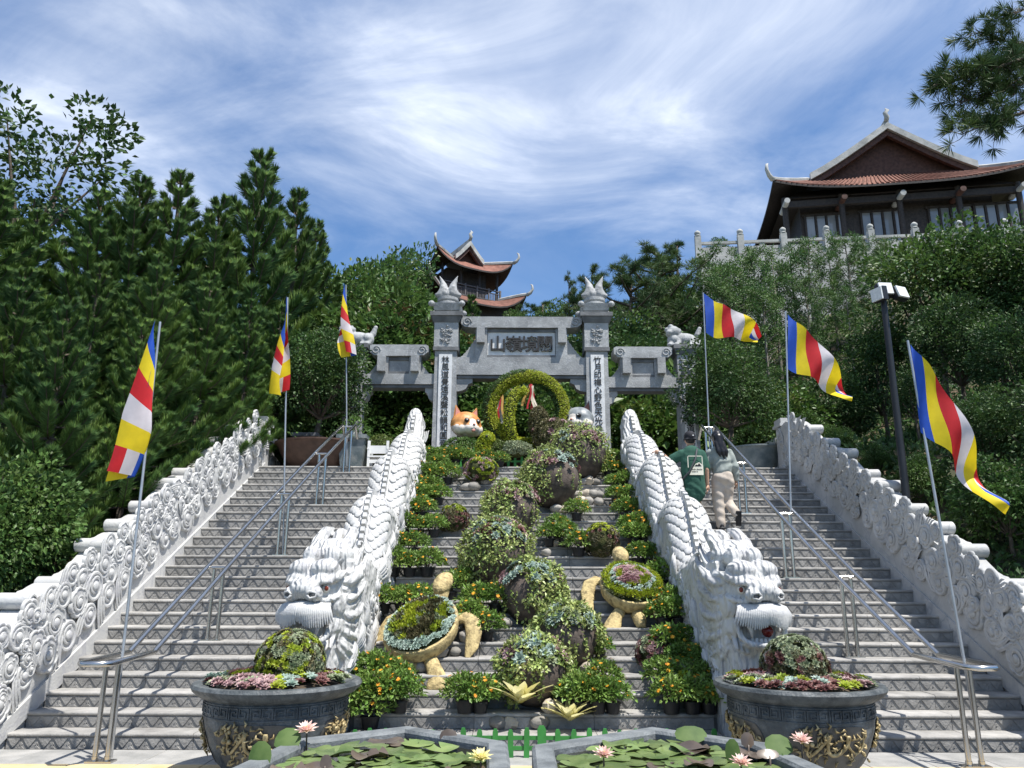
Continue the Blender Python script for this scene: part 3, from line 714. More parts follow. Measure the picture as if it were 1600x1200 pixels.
def dhalf(y):
    w = 0.295
    if y > 14.6: w = 0.295 - 0.13 * min(1, (y - 14.6) / 0.9)
    return w
def build_dragon(X, label):
    t = thing('dragon_balustrade', label, 'dragon statue', (X, 0, 0), group='marble dragons on either side of the flower bed')
    b = MB(); ys = frange(8.45, 15.72, 0.07); na = 13; vs = []; 
    for y in ys:
        zt = dtop(y); zs = zt - 0.34; zb = max(0, linez(y) - 0.55); w = dhalf(y)
        ring_ = [(-w, zb), (-w, (zb + zs) / 2)] + [(-w * math.cos(PI * k / (na - 1)), zs + 0.34 * math.sin(PI * k / (na - 1))) for k in range(na)] + [(w, (zb + zs) / 2), (w, zb)]
        n1 = len(ring_)
        for x, z in ring_:
            q = mnoise.noise(Vector((x * 4, y * 4, z * 4 + X))) * 0.02
            vs.append((x * (1 + q), y, z + q))
    fs = [(j * n1 + i, j * n1 + i + 1, (j + 1) * n1 + i + 1, (j + 1) * n1 + i) for j in range(len(ys) - 1) for i in range(n1 - 1)]
    fs += [tuple(range(n1)), tuple(range((len(ys) - 1) * n1, len(ys) * n1))]
    b.add(vs, fs); b.build('body', MT['carved'], t, smooth=50)
    # dorsal ridge
    pm = MB(); pm.box((0, 0, 0.03), (0.075, 0.088, 0.10), taper=0.75); plate = pm.mesh('dorsal_plate', MT['marble'])
    y = 9.9
    while y < 15.3:
        dz = (dtop(y + 0.02) - dtop(y - 0.02)) / 0.04
        if -2.2 < dz < 2.2:
            o = put('dorsal_plate', plate, t, (0, y, dtop(y))); o.rotation_euler = (math.atan(dz), 0, 0)
        y += 0.105 * math.cos(math.atan(dz)) + 0.004
    # scales over the humps
    sm = scale_mesh(); rs = random.Random(3)
    j = 0; y = 10.05
    while y < 15.0:
        dz = (dtop(y + 0.03) - dtop(y - 0.03)) / 0.06; stp = 0.115 / math.sqrt(1 + min(9, dz * dz))
        for a in ([-66, -44, -22, 22, 44, 66] if j % 2 else [-77, -55, -33, 33, 55, 77]):
            an = R(a); w = dhalf(y); x = w * math.sin(an); z = dtop(y) - 0.34 + 0.34 * math.cos(an)
            nrm = Vector((math.sin(an) * 1.1, -dz * 0.75 * math.cos(an), math.cos(an) + 0.05)).normalized()
            tan = Vector((0, 1, dz)).normalized(); sd = tan.cross(nrm).normalized(); tan = nrm.cross(sd)
            nrm2 = (nrm + tan * -0.12).normalized(); s = 0.062
            o = put('scale', sm, t)
            o.matrix_basis = Matrix(((sd.x * s, tan.x * s, nrm2.x * s, x), (sd.y * s, tan.y * s, nrm2.y * s, y), (sd.z * s, tan.z * s, nrm2.z * s, z), (0, 0, 0, 1)))
        j += 1; y += max(0.05, stp * 0.80)
    # cloud coils and flame locks on both flanks
    fm = flame_mesh(); base = Vector((0, SD + 0.45, SR))
    for side in (-1, 1):
        for row, v in enumerate((0.02, 0.24, 0.44, 0.62)):
            n = 20
            for i in range(n):
                s = (i + (0.5 if row % 2 else 0) + rs.uniform(-0.15, 0.15)) * 8.0 / n
                p = base + SDIR * s + SUP * (v + rs.uniform(-0.03, 0.03)); 
                if p.y > 15.1: continue
                p.x = side * (dhalf(p.y) - 0.01)
                if rs.random() < 0.40:
                    o = put('flame_lock', fm, t); nn = Vector((side, 0, 0)); x = SDIR; yv = nn.cross(x); s2 = rs.uniform(0.13, 0.19); ro = rs.uniform(0.0, 1.0) * side
                    x2 = x * math.cos(ro) + yv * math.sin(ro); y2 = yv * math.cos(ro) - x * math.sin(ro)
                    o.matrix_basis = Matrix(((x2.x * s2, y2.x * s2, nn.x * s2, p.x), (x2.y * s2, y2.y * s2, nn.y * s2, p.y), (x2.z * s2, y2.z * s2, nn.z * s2, p.z), (0, 0, 0, 1)))
                else: put_scroll(t, 'marble', rs.choice((0, 0, 1, 2)), p, SDIR, (side, 0, 0), rs.uniform(0.115, 0.165), rs.uniform(0, 6), 1, 0.62)
    # tail curl
    b = MB(); b.tube([(0, 15.55, LZ + 0.1), (0, 15.6, LZ + 0.6), (0, 15.62, LZ + 1.0)], [0.2, 0.17, 0.15], 10); b.box((0, 15.6, LZ + 1.02), (0.27, 0.22, 0.12)); b.build('tail', MT['marble'], t, smooth=50)
    for s in (-1, 1):
        for q in range(3): put_scroll(t, 'marble', q, (s * 0.12, 15.45, LZ + 0.35 + 0.27 * q), (0, 0, 1), (s, -0.8, 0), 0.12, q * 2.0, 1, 0.6)
    for q in range(2): put_scroll(t, 'marble', 0, (0, 15.40 + 0.06 * q, LZ + 0.52 + 0.32 * q), (1, 0, 0), (0, -1, 0.2), 0.13, q * 2.0, 1, 0.6)
    # head
    th = R(10) * (1 if X > 0 else -1); hm = HEADM.copy(); hm.name = 'dragon_head'
    for v in hm.vertices:
        w = max(0, min(1, (0.85 - v.co.y) / 0.5)) * max(0, min(1, (v.co.z - 0.35) / 0.6)); w = w * w * (3 - 2 * w); q = Vector((v.co.x, v.co.y - 0.5, 0)); s_, c_ = math.sin(th * w), math.cos(th * w)
        v.co.x, v.co.y = q.x * c_ - q.y * s_, 0.5 + q.x * s_ + q.y * c_
    hd = put('head', hm, t, (0, 7.90, 0)); hd.scale = (0.92, 0.95, 0.965); TURN = Matrix.Translation((0, 0.5, 0)) @ Matrix.Rotation(th, 4, 'Z') @ Matrix.Translation((0, -0.5, 0))
    mu = MB()
    for s in (-1, 1):
        for i in range(17):
            a = i / 16; x = 0.008 + 0.235 * a; yy = -0.095 + 0.17 * a * a
            l = 0.165 + 0.05 * math.sin(a * PI) + uni(-0.01, 0.01)
            mu.tube([(s * x, yy + 0.06, 1.47 - 0.02 * a), (s * (x + 0.004 + 0.02 * a), yy - 0.02, 1.44 - 0.015 * a), (s * (x + 0.008 + 0.055 * a), yy - 0.045, 1.365 - 0.01 * a), (s * (x - 0.002 + 0.09 * a), yy - 0.02, 1.44 - l)], [0.02, 0.024, 0.022, 0.006], 6)
    mu.ell((0, 0.08, 1.435), (0.25, 0.15, 0.05), 14, 8)
    mu.build('moustache', MT['marble'], hd, smooth=60)
    for s in (-1, 1):
        e = MB(); e.ell((s * 0.205, 0.110, 1.61), 0.043, 12, 8); e.build('eye', MT['eyewhite'], hd, smooth=True)
        e = MB(); e.ell((s * 0.222, 0.076, 1.608), (0.026, 0.018, 0.027), 10, 6); e.build('pupil', MT['eyered'], hd, smooth=True)
        e = MB(); e.tube([(s * 0.185, 0.02, 1.34), (s * 0.19, -0.02, 1.24), (s * 0.17, -0.01, 1.13)], [0.035, 0.03, 0.006], 8); e.build('fang', MT['marble'], hd, smooth=True)
        e = MB()
        e.tube([(s * 0.09, -0.118, 1.545), (s * 0.12, -0.118, 1.58), (s * 0.175, -0.09, 1.565), (s * 0.175, -0.085, 1.525), (s * 0.12, -0.115, 1.51), (s * 0.09, -0.118, 1.545)], 0.014, 6); e.build('nostril_rim', MT['marble'], hd, smooth=True)
        e = MB(); e.ell((s * 0.135, -0.098, 1.543), (0.036, 0.014, 0.022), 8, 6); e.build('nostril', MT['nostril'], hd, smooth=True)  # dark lump painting the shade inside a nostril, no real hollow
    e = MB(); e.box((0, 0, 0), (0.032, 0.022, 0.035), taper=0.8); tooth = e.mesh('tooth', MT['marble'])
    for i in range(9):
        a = -0.9 + 1.8 * i / 8; put('tooth', tooth, hd, (0.20 * math.sin(a), 0.14 - 0.19 * math.cos(a), 1.115))
    for k in _kids[hd.name]: k.matrix_basis = TURN @ k.matrix_basis
    return t, hd, TURN
MT['eyewhite'] = plain('eye_white', (0.62, 0.60, 0.56), 0.3); MT['eyered'] = plain('eye_brown_red', (0.16, 0.03, 0.015), 0.15); MT['nostril'] = plain('hollow_shade', (0.10, 0.10, 0.10), 0.9)
HEADM = dragon_head_mesh()
build_dragon(-2.22, 'white marble dragon on the left of the flower bed, mouth closed, flank in full sun')
dr, hd, tn = build_dragon(2.19, 'white marble dragon on the right of the flower bed, red ball in its open mouth')
e = MB(); e.ell((0.02, 0.02, 1.20), 0.062, 14, 10); e.build('mouth_ball', plain('red_glazed_ball', (0.14, 0.012, 0.012), 0.15), hd, smooth=True).matrix_basis = tn

# ------------------------------------------------------------------ gate
def gate():
    GY = 18.0
    t = thing('stone_gate', 'grey stone gate of four pillars with carved inscriptions at the top of the stairs', 'gate', (0, GY, 0))
    g = MT['gate']
    def Z(py): return at(800, py, GY).z
    def X(px, py): return at(px, py, GY).x
    def glyphs(txt, parent, cx, ztop, size, pitch_, horiz=False, y=-0.0, boldness=0.022, mm='glyph', depth=0.02):
        for i, ch in enumerate(txt):
            cu = bpy.data.curves.new('glyph', 'FONT'); cu.body = ch; cu.size = size; cu.extrude = depth; cu.offset = boldness * size * 0.5; cu.align_x = 'CENTER'; cu.align_y = 'CENTER'
            tmp = bpy.data.objects.new('glyph', cu); col.objects.link(tmp); dg = bpy.context.evaluated_depsgraph_get(); dg.update()
            me = bpy.data.meshes.new_from_object(tmp.evaluated_get(dg)); bpy.data.objects.remove(tmp); bpy.data.curves.remove(cu)
            me.materials.clear(); me.materials.append(MT[mm])
            xs_ = [v.co.x for v in me.vertices]; ys_ = [v.co.y for v in me.vertices]
            ox, oy = (min(xs_) + max(xs_)) / 2, (min(ys_) + max(ys_)) / 2
            for v in me.vertices: v.co.x -= ox; v.co.y -= oy
            o = put('character', me, parent); o.rotation_euler = (PI / 2, 0, 0)
            o.location = (cx + i * pitch_, y, ztop) if horiz else (cx, y, ztop - i * pitch_)
    zb = LZ + 0.35
    def pillar(cx, w, ztop_shaft, zcap, txt, tall):
        p = MB(); p.box((cx, 0, (zb + ztop_shaft) / 2), (w, w, ztop_shaft - zb), taper=0.93); o = p.build('pillar', g, t)
        p = MB(); p.box((cx, 0, zb + 0.10), (w + 0.14, w + 0.14, 0.22), taper=0.92); p.build('pillar_base', g, o)
        zz = ztop_shaft
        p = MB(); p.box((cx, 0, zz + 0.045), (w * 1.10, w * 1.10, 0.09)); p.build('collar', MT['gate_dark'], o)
        hb = 0.62 if tall else 0.5
        p = MB(); p.box((cx, 0, zz + 0.09 + hb / 2), (w * 1.04, w * 1.04, hb)); p.build('carved_block', g, o)
        r = random.Random(int(cx * 10)); q = MB()
        for i in range(26):
            a = r.uniform(0, 6); px_, pz_ = cx + r.uniform(-0.34, 0.34) * w, zz + 0.09 + hb / 2 + r.uniform(-0.34, 0.34) * hb
            q.tube([(px_, -w * 0.52 - 0.004, pz_), (px_ + 0.05 * math.cos(a), -w * 0.52 - 0.02, pz_ + 0.05 * math.sin(a)), (px_ + 0.08 * math.cos(a + 0.9), -w * 0.52 - 0.004, pz_ + 0.08 * math.sin(a + 0.9))], [0.012, 0.022, 0.006], 5)
        for i in range(4):
            s = w * 0.42; x0, z0 = cx, zz + 0.09 + hb / 2
        q.build('carving', g, o)
        z2 = zz + 0.09 + hb
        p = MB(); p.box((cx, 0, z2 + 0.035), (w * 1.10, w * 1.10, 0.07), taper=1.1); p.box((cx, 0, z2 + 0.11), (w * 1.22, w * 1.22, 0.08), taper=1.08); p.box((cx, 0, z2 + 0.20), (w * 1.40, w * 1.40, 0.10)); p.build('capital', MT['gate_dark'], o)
        if txt:
            pz0, pz1 = zb + 0.42, ztop_shaft - 0.10
            p = MB(); p.box((cx, -w / 2 + 0.014, (pz0 + pz1) / 2), (w * 0.56, 0.06, pz1 - pz0)); p.build('inscription_panel', MT['plaque'], o)
            n = len(txt); pt = (pz1 - pz0 - 0.08) / n
            glyphs(txt, o, cx, pz1 - 0.04 - pt / 2, min(pt * 1.02, w * 0.52), pt, y=-w / 2 - 0.02, boldness=0.012, depth=0.008)
        return o, z2 + 0.25
    w = 0.56
    xl, xr = X(696, 640), X(933, 640)
    zs = Z(553)
    pl, zc_ = pillar(xl, w, zs, 0, '林風道覺遠溪聲松韻和圓音', True)
    pr, _ = pillar(xr, w, zs, 0, '竹月印禪心野色天光參妙明', True)
    xo, xp = X(553, 640), X(1074, 640)
    zs2 = Z(612)
    ol, zo = pillar(xo, 0.44, zs2 + 0.28, 0, '明月清風證禪心象', False)
    orr, _ = pillar(xp, 0.44, zs2 + 0.28, 0, '白雲流水悟道機緣', False)
    # finials on the tall pillars: pedestal, lotus seat and two upright leaping carp
    for o, cx in ((pl, xl), (pr, xr)):
        z = zc_; FZ = Matrix.Translation((0, 0, z)) @ Matrix.Diagonal((0.92, 0.92, 0.68, 1)) @ Matrix.Translation((0, 0, -z)); FX = Matrix.Translation((cx, 0, 0)) @ FZ @ Matrix.Translation((-cx, 0, 0))
        def sq(mb): mb.v = [tuple(FX @ Vector(q)) for q in mb.v]; return mb
        p = MB(); p.box((cx, 0, z + 0.05), (0.60, 0.60, 0.10)); p.box((cx, 0, z + 0.22), (0.66, 0.66, 0.26), taper=1.16)
        for sx in (-1, 1):
            for sy in (-1, 1): p.ell((cx + sx * 0.40, sy * 0.40, z + 0.30), (0.09, 0.09, 0.11), 8, 6)
        sq(p).build('finial_base', g, o)
        p = MB(); p.lathe([(0.24, 0.34), (0.30, 0.38), (0.30, 0.46), (0.25, 0.50), (0.29, 0.56), (0.29, 0.66), (0.22, 0.70)], 16, (cx, 0, z)); sq(p).build('finial_drum', g, o, smooth=40)
        p = MB()
        for s in (-1, 1):
            p.tube([(cx + s * 0.10, -0.02, z + 0.62), (cx + s * 0.20, -0.02, z + 0.78), (cx + s * 0.12, -0.04, z + 1.0), (cx + s * 0.13, 0.0, z + 1.2), (cx + s * 0.17, 0, z + 1.34), (cx + s * 0.25, 0, z + 1.58)], [0.11, 0.16, 0.13, 0.10, 0.065, 0.012], 10)
            p.ell((cx + s * 0.27, -0.02, z + 0.83), (0.10, 0.07, 0.075), 8, 6); p.ell((cx + s * 0.10, -0.12, z + 0.86), (0.06, 0.07, 0.13), 8, 6)
            p.tube([(cx + s * 0.13, 0, z + 1.25), (cx + s * 0.21, 0, z + 1.36), (cx + s * 0.22, 0, z + 1.46)], [0.05, 0.05, 0.01], 6)
            p.ell((cx + s * 0.14, -0.12, z + 1.06), (0.05, 0.05, 0.10), 8, 6)
        p.ell((cx, -0.05, z + 0.80), (0.12, 0.12, 0.2), 8, 6)
        fin = put('finial', remesh(sq(p), 0.02, 2, 'finial', [g]), o)
    # guardian lions on the outer pillars
    for o, cx, s in ((ol, xo, 1), (orr, xp, -1)):
        z = zo - 0.02; p = MB()
        p.ell((cx, 0, z + 0.22), (0.34, 0.17, 0.17), 12, 8); p.ell((cx - s * -0.26, -0.02, z + 0.20), (0.15, 0.2, 0.16), 10, 8)
        hx = cx - 0.26
        p.ell((hx, -0.05, z + 0.40), (0.17, 0.17, 0.16), 12, 8); p.ell((hx - 0.10, -0.14, z + 0.36), (0.10, 0.09, 0.08), 8, 6)
        for q in range(7): p.ell((hx + 0.15 * math.cos(q), -0.02 + 0.1 * math.sin(q * 2), z + 0.45 + 0.09 * math.sin(q)), 0.065, 8, 6)
        for sx in (-0.3, -0.12, 0.2, 0.34): p.tube([(cx + sx, -0.08, z + 0.2), (cx + sx - 0.05, -0.16, z + 0.04)], [0.07, 0.06], 8); p.ell((cx + sx - 0.08, -0.18, z + 0.04), (0.08, 0.07, 0.05), 8, 6)
        for q in range(3): p.ell((cx + 0.36 + 0.03 * q, 0.05, z + 0.36 + 0.08 * q), 0.085 - 0.012 * q, 8, 6)
        put('lion', remesh(p, 0.022, 2, 'lion', [g]), o)
    # central span
    def span(x0, x1, zl0, zl1, zp, zr, slab_over, panel_in, brack, txt=None):
        cx = (x0 + x1) / 2; wd_ = x1 - x0
        b = MB(); b.box((cx, 0, (zl0 + zl1) / 2 + 0.04), (wd_, 0.42, zl1 - zl0 - 0.08)); o = b.build('lintel', g, t)
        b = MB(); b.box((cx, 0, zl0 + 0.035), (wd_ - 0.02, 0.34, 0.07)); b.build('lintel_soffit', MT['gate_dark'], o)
        for s in (-1, 1):
            ex = cx + s * wd_ / 2
            b = MB(); b.prism([(ex, zl0), (ex - s * brack, zl0), (ex - s * brack, zl0 - 0.10), (ex - s * brack * 0.75, zl0 - 0.14), (ex - s * brack * 0.6, zl0 - 0.25), (ex - s * brack * 0.35, zl0 - 0.30), (ex, zl0 - 0.32)], -0.14, 0.14); b.build('corbel', g, o)
        px0, px1 = cx - panel_in, cx + panel_in; ph = zr - zl1
        b = MB(); b.box((cx, -0.03, zl1 + ph / 2), (panel_in * 2 - 0.02, 0.24, ph)); pan = b.build('name_panel', MT['plaque'] if txt else g, o)
        for s in (-1, 1):
            b = MB(); b.box((cx + s * (panel_in + 0.14), -0.02, zl1 + ph / 2), (0.28, 0.38, ph)); st = b.build('stile', g, o)
            b = MB(); b.box((cx + s * (panel_in + 0.15), -0.275, zr - 0.20), (0.19, 0.16, 0.396)); b.build('bracket', g, o)
            n = 6; xx = panel_in + 0.28; sw = (zr - zl1) * 0.9; pts = [(cx + s * xx, zl1), (cx + s * xx, zl1 + ph * 0.62)]
            for k in range(n): pts += [(cx + s * (xx + sw * 0.55 * (k + 0.6) / n), zl1 + ph * 0.62 * (1 - k / n) ** 1.25), (cx + s * (xx + sw * 0.55 * (k + 1) / n), zl1 + ph * 0.62 * (1 - (k + 1) / n) ** 1.25 + 0.02)]
            b = MB(); b.prism(pts, -0.12, 0.12); b.build('stepped_wing', g, o)
        b = MB(); b.box((cx, -0.13, zr - 0.05), (panel_in * 2, 0.10, 0.08)); b.build('panel_rail', MT['gate_dark'], o)
        b = MB(); b.box((cx, -0.15, zl1 + 0.03), (panel_in * 2, 0.10, 0.06)); b.build('panel_rail', MT['gate_dark'], o)
        e = slab_over
        b = MB(); b.prism([(cx - e, zr + 0.10), (cx - e + 0.10, zr + 0.02), (cx - e + 0.28, zr), (cx + e - 0.28, zr), (cx + e - 0.10, zr + 0.02), (cx + e, zr + 0.10), (cx + e, zr + 0.25), (cx + e - 0.06, zr + 0.28), (cx - e + 0.06, zr + 0.28), (cx - e, zr + 0.25)], -0.26, 0.26); b.build('roof_slab', g, o)
        for s in (-1, 1):
            b = MB()
            b.tube(spiral_pts(0.11, 0.03, 1.4, 0, 0, 0, 14), 0.016, 5, Matrix.Translation((cx + s * (e - 0.15), -0.27, zr + 0.14)) @ Matrix.Rotation(PI / 2, 4, 'X')); b.build('slab_scroll', g, o)
        return o, pan
    lin, pan = span(xl + w * 0.47, xr - w * 0.47, Z(594), Z(562), 0, Z(517), (X(908, 510) - X(722, 510)) / 2, (X(868, 540) - X(762, 540)) / 2, 0.38, True)
    cx = (xl + xr) / 2; zt = (Z(562) + Z(517)) / 2 - 0.02
    pit = (X(850, 540) - X(777, 540)) / 3
    glyphs('山嶺境關', lin, cx - 1.5 * pit, zt, 0.42, pit, True, y=-0.17, boldness=0.03, depth=0.03)
    span(xo + 0.2, xl - w * 0.47, Z(609), Z(588), 0, Z(561), (X(673, 555) - X(583, 555)) / 2, (X(650, 570) - X(605, 570)) / 2 - 0.1, 0.22)
    span(xr + w * 0.47, xp - 0.2, Z(613), Z(592), 0, Z(563), (X(1046, 558) - X(956, 558)) / 2, (X(1025, 575) - X(978, 575)) / 2 - 0.1, 0.22)
    return t
gate()

# ------------------------------------------------------------------ glazed pots, ponds
def rosette(b, p, nrm, r, petals=(7, 6, 4), tilt=0.5):
    nrm = nrm.normalized(); a = nrm.orthogonal().normalized(); c = nrm.cross(a)
    for ring_, n in enumerate(petals):
        el = (0.35, 0.8, 1.25)[ring_]; l = r * (1.0, 0.8, 0.55)[ring_]
        for k in range(n):
            t = 2 * PI * (k + 0.5 * ring_) / n + uni(-0.1, 0.1); d = (a * math.cos(t) + c * math.sin(t)) * math.cos(el) + nrm * math.sin(el)
            b.leaf(p, d, nrm, l, l * 0.33, 0.3)
def rosettes(parent, name, key, pts, r0, r1):
    b = MB()
    for p, n in pts: rosette(b, Vector(p) + n * 0.005, n, uni(r0, r1))
    return stuff(b.build(name, MT[key], parent, fix=False))
def tufts(parent, name, key, pts, ln, w, k=5, spread=0.8):
    b = MB()
    for p, n in pts:
        for i in range(k):
            d = (n + rv() * spread).normalized(); b.leaf(Vector(p) + rv() * ln * 0.3, d, rv(), ln * uni(0.7, 1.2), w * uni(0.8, 1.2))
    return stuff(b.build(name, MT[key], parent, fix=False))
def sphere_pts(c, r, n, zmin=-0.4, zmax=1.0, keep=None):
    o = []
    while len(o) < n:
        d = rv()
        if zmin <= d.z <= zmax and (keep is None or keep(d)):
            o.append((Vector(c) + Vector((d.x * r[0], d.y * r[1], d.z * r[2])), d))
    return o
def big_pot(x, y, label, rz):
    t = thing('glazed_pot', label, 'plant pot', (x, y, 0.02), rz, group='large glazed pots at the foot of the dragons')
    prof = [(0.40, 0), (0.42, 0.03), (0.40, 0.06), (0.47, 0.14), (0.545, 0.28), (0.59, 0.42), (0.605, 0.55), (0.60, 0.64)]
    b = MB(); b.lathe(prof + [(0.58, 0.64), (0.55, 0.60), (0.0, 0.60)], 64); o = b.build('pot_body', MT['pot'], t, smooth=40)
    b = MB(); b.lathe([(0.605, 0.635), (0.66, 0.66), (0.71, 0.70), (0.725, 0.73), (0.71, 0.755), (0.67, 0.76), (0.62, 0.735), (0.58, 0.72), (0.57, 0.64)], 64); b.build('rim', MT['pot'], t, smooth=40)
    # fret band: a square key pattern in relief under the rim
    b = MB()
    def rad(z):
        for (r0, z0), (r1, z1) in zip(prof, prof[1:]):
            if z0 <= z <= z1: return r0 + (r1 - r0) * (z - z0) / (z1 - z0)
        return prof[-1][0]
    def strip(pts, wd_, h, tgt):
        for (a0, z0), (a1, z1) in zip(pts, pts[1:]):
            r = rad((z0 + z1) / 2) + h / 2 - 0.003; am = (a0 + a1) / 2; l = math.hypot((a1 - a0) * r, z1 - z0) + wd_
            an = math.atan2(z1 - z0, (a1 - a0) * r)
            Mx = Matrix.Translation((r * math.cos(am), r * math.sin(am), (z0 + z1) / 2)) @ Matrix.Rotation(am + PI / 2, 4, 'Z') @ Matrix.Rotation(-an, 4, 'Y')
            tgt.box((0, 0, 0), (l, h, wd_), Mx)
    n = 40
    for i in range(n):
        a = 2 * PI * i / n; d = 2 * PI / n; s = 1 if i % 2 else -1
        z0, z1 = 0.53, 0.605; cx_ = a + d / 2
        strip([(cx_ - s * d * 0.4, z0), (cx_ - s * d * 0.4, z1), (cx_ + s * d * 0.4, z1), (cx_ + s * d * 0.4, z0 + 0.015), (cx_ - s * d * 0.12, z0 + 0.015), (cx_ - s * d * 0.12, z1 - 0.025), (cx_ + s * d * 0.15, z1 - 0.025)], 0.010, 0.012, b)
    for z in (0.512, 0.622): strip([(2 * PI * i / 48, z) for i in range(49)], 0.008, 0.010, b)
    b.build('fret_band', MT['pot'], t)
    # gilded dragons and smooth cartouches on four sides
    for q in range(4):
        ac = q * PI / 2 + 0.2
        b = MB(); vs = []; m_, n_ = 15, 9
        for i in range(m_):
            for j in range(n_):
                u, v = i / (m_ - 1) * 2 - 1, j / (n_ - 1) * 2 - 1
                w_ = (1 - 0.16 * abs(v) ** 3) * 0.60; z = 0.30 + v * 0.185 * (1 - 0.10 * u ** 4)
                r = rad(z) + 0.006; vs.append((r * math.cos(ac + u * w_), r * math.sin(ac + u * w_), z))
        b.add(vs, [(i * n_ + j, i * n_ + j + 1, (i + 1) * n_ + j + 1, (i + 1) * n_ + j) for i in range(m_ - 1) for j in range(n_ - 1)])
        car = b.build('cartouche', MT['potpanel'], t, smooth=True)
        g = MB(); r_ = random.Random(q + 3)
        path = []
        for i in range(40):
            s = i / 39; path.append((ac + (-0.5 + 1.0 * s) + 0.07 * math.sin(s * 23), 0.345 + 0.09 * math.sin(s * 20 + 0.5) * (1 - 0.3 * s)))
        P3 = [((rad(z) + 0.022) * math.cos(a), (rad(z) + 0.022) * math.sin(a), z) for a, z in path]
        g.tube(P3, [0.006 + 0.010 * math.sin(PI * min(1, i / 39 * 1.05)) for i in range(40)], 7)
        for i in range(75):
            a, z = path[r_.randrange(40)]; a += r_.uniform(-0.12, 0.12); z += r_.uniform(-0.10, 0.075); rr = rad(z) + 0.016; an = r_.uniform(0, 6)
            g.tube([(rr * math.cos(a), rr * math.sin(a), z), ((rr + 0.014) * math.cos(a + 0.05 * math.cos(an)), (rr + 0.014) * math.sin(a + 0.05 * math.cos(an)), z + 0.03 * math.sin(an)), (rr * math.cos(a + 0.10 * math.cos(an + 0.7)), rr * math.sin(a + 0.10 * math.cos(an + 0.7)), z + 0.05 * math.sin(an + 0.7))], [0.006, 0.011, 0.003], 5)
        for i in range(14):
            a, z = path[2 + r_.randrange(4)]; rr = rad(z) + 0.025; g.ell((rr * math.cos(a + r_.uniform(-0.06, 0.06)), rr * math.sin(a + r_.uniform(-0.06, 0.06)), z + r_.uniform(-0.04, 0.04)), r_.uniform(0.010, 0.022), 6, 5)
        g.build('gilt_dragon', MT['gold'], car, smooth=True)
    b = MB(); b.lathe([(0.575, 0.69), (0.40, 0.745), (0.0, 0.77)], 32); b.build('soil', MT['soil'], t, smooth=True)
    return t
MT['potpanel'] = mat('smooth_pot_panel', (0.060, 0.056, 0.048), (0.105, 0.098, 0.085), 0.45, scale=6, bump=0.2)
PX, PY = 2.29, 7.22
big_pot(-PX, PY, 'large dark glazed pot with gilt dragons in front of the left dragon', R(-103))
big_pot(PX, PY, 'large dark glazed pot with gilt dragons in front of the right dragon', R(-96))
def pot_planting(x, y, label, mixkeys, seed):
    random.seed(seed); t = thing('succulent_garden', label, 'succulents', (x, y, 0.02), group='succulents filling the two glazed pots')
    zones = {k: [] for k in mixkeys}
    for i in range(270):
        a = uni(0, 2 * PI); r = 0.60 * math.sqrt(uni(0.22, 1.0)); k = mixkeys[int((a * 2.4 + r * 3 + mnoise.noise(Vector((math.cos(a) * 2, math.sin(a) * 2, r * 3 + seed))) * 2.5) % len(mixkeys))]
        z = 0.755 + 0.05 * (1 - r / 0.6) + uni(0, 0.03)
        zones[k].append(((r * math.cos(a), r * math.sin(a), z), Vector((math.cos(a) * 0.4, math.sin(a) * 0.4, 1)).normalized()))
    for k, p in zones.items(): rosettes(t, k + '_rosettes', k, p, 0.045, 0.075)
    return t
pot_planting(-PX, PY, 'ring of mixed pink, green and mint succulents in the left glazed pot', ['mauve', 'lime', 'mint', 'wine', 'sage', 'mauve'], 2)
pot_planting(PX, PY, 'ring of mixed succulents, more lime and dark red, in the right glazed pot', ['wine', 'lime', 'mauve', 'sage', 'lime', 'mint'], 9)
def succulent_ball(c, r, label, keys, n, loc_z=True, rs=(0.03, 0.05), sq=1.0, top=None):
    t = thing('succulent_ball', label, 'succulents', c, group=None)
    b = MB(); b.ell((0, 0, 0), (r * 0.86, r * 0.86, r * 0.86 * sq), 16, 12, wob=0.15); b.build('moss_core', MT['moss'], t, smooth=True)
    zs_ = {k: [] for k in keys}
    for p, d in sphere_pts((0, 0, 0), (r, r, r * sq), n, -0.75):
        if top and d.z > 0.55 + uni(-0.15, 0.15): k = top
        else: k = keys[int((mnoise.noise(Vector(d) * 2.2 + Vector(c)) + 1) * 0.5 * len(keys) * 1.6 + uni(0, 0.9)) % len(keys)]
        zs_.setdefault(k, []).append((p, d))
    for k, p in zs_.items():
        if p: rosettes(t, k + '_rosettes', k, p, *rs)
    return t
succulent_ball((-PX + 0.08, PY + 0.04, 0.90), 0.29, 'tall green and bronze succulent dome in the left glazed pot', ['sage', 'sage', 'sage', 'lime', 'brownleaf'], 520)
succulent_ball((PX + 0.0, PY + 0.04, 0.875), 0.28, 'tall bronze and green succulent dome in the right glazed pot', ['brownleaf', 'sage', 'brownleaf', 'sage', 'wine'], 520, top='sage')

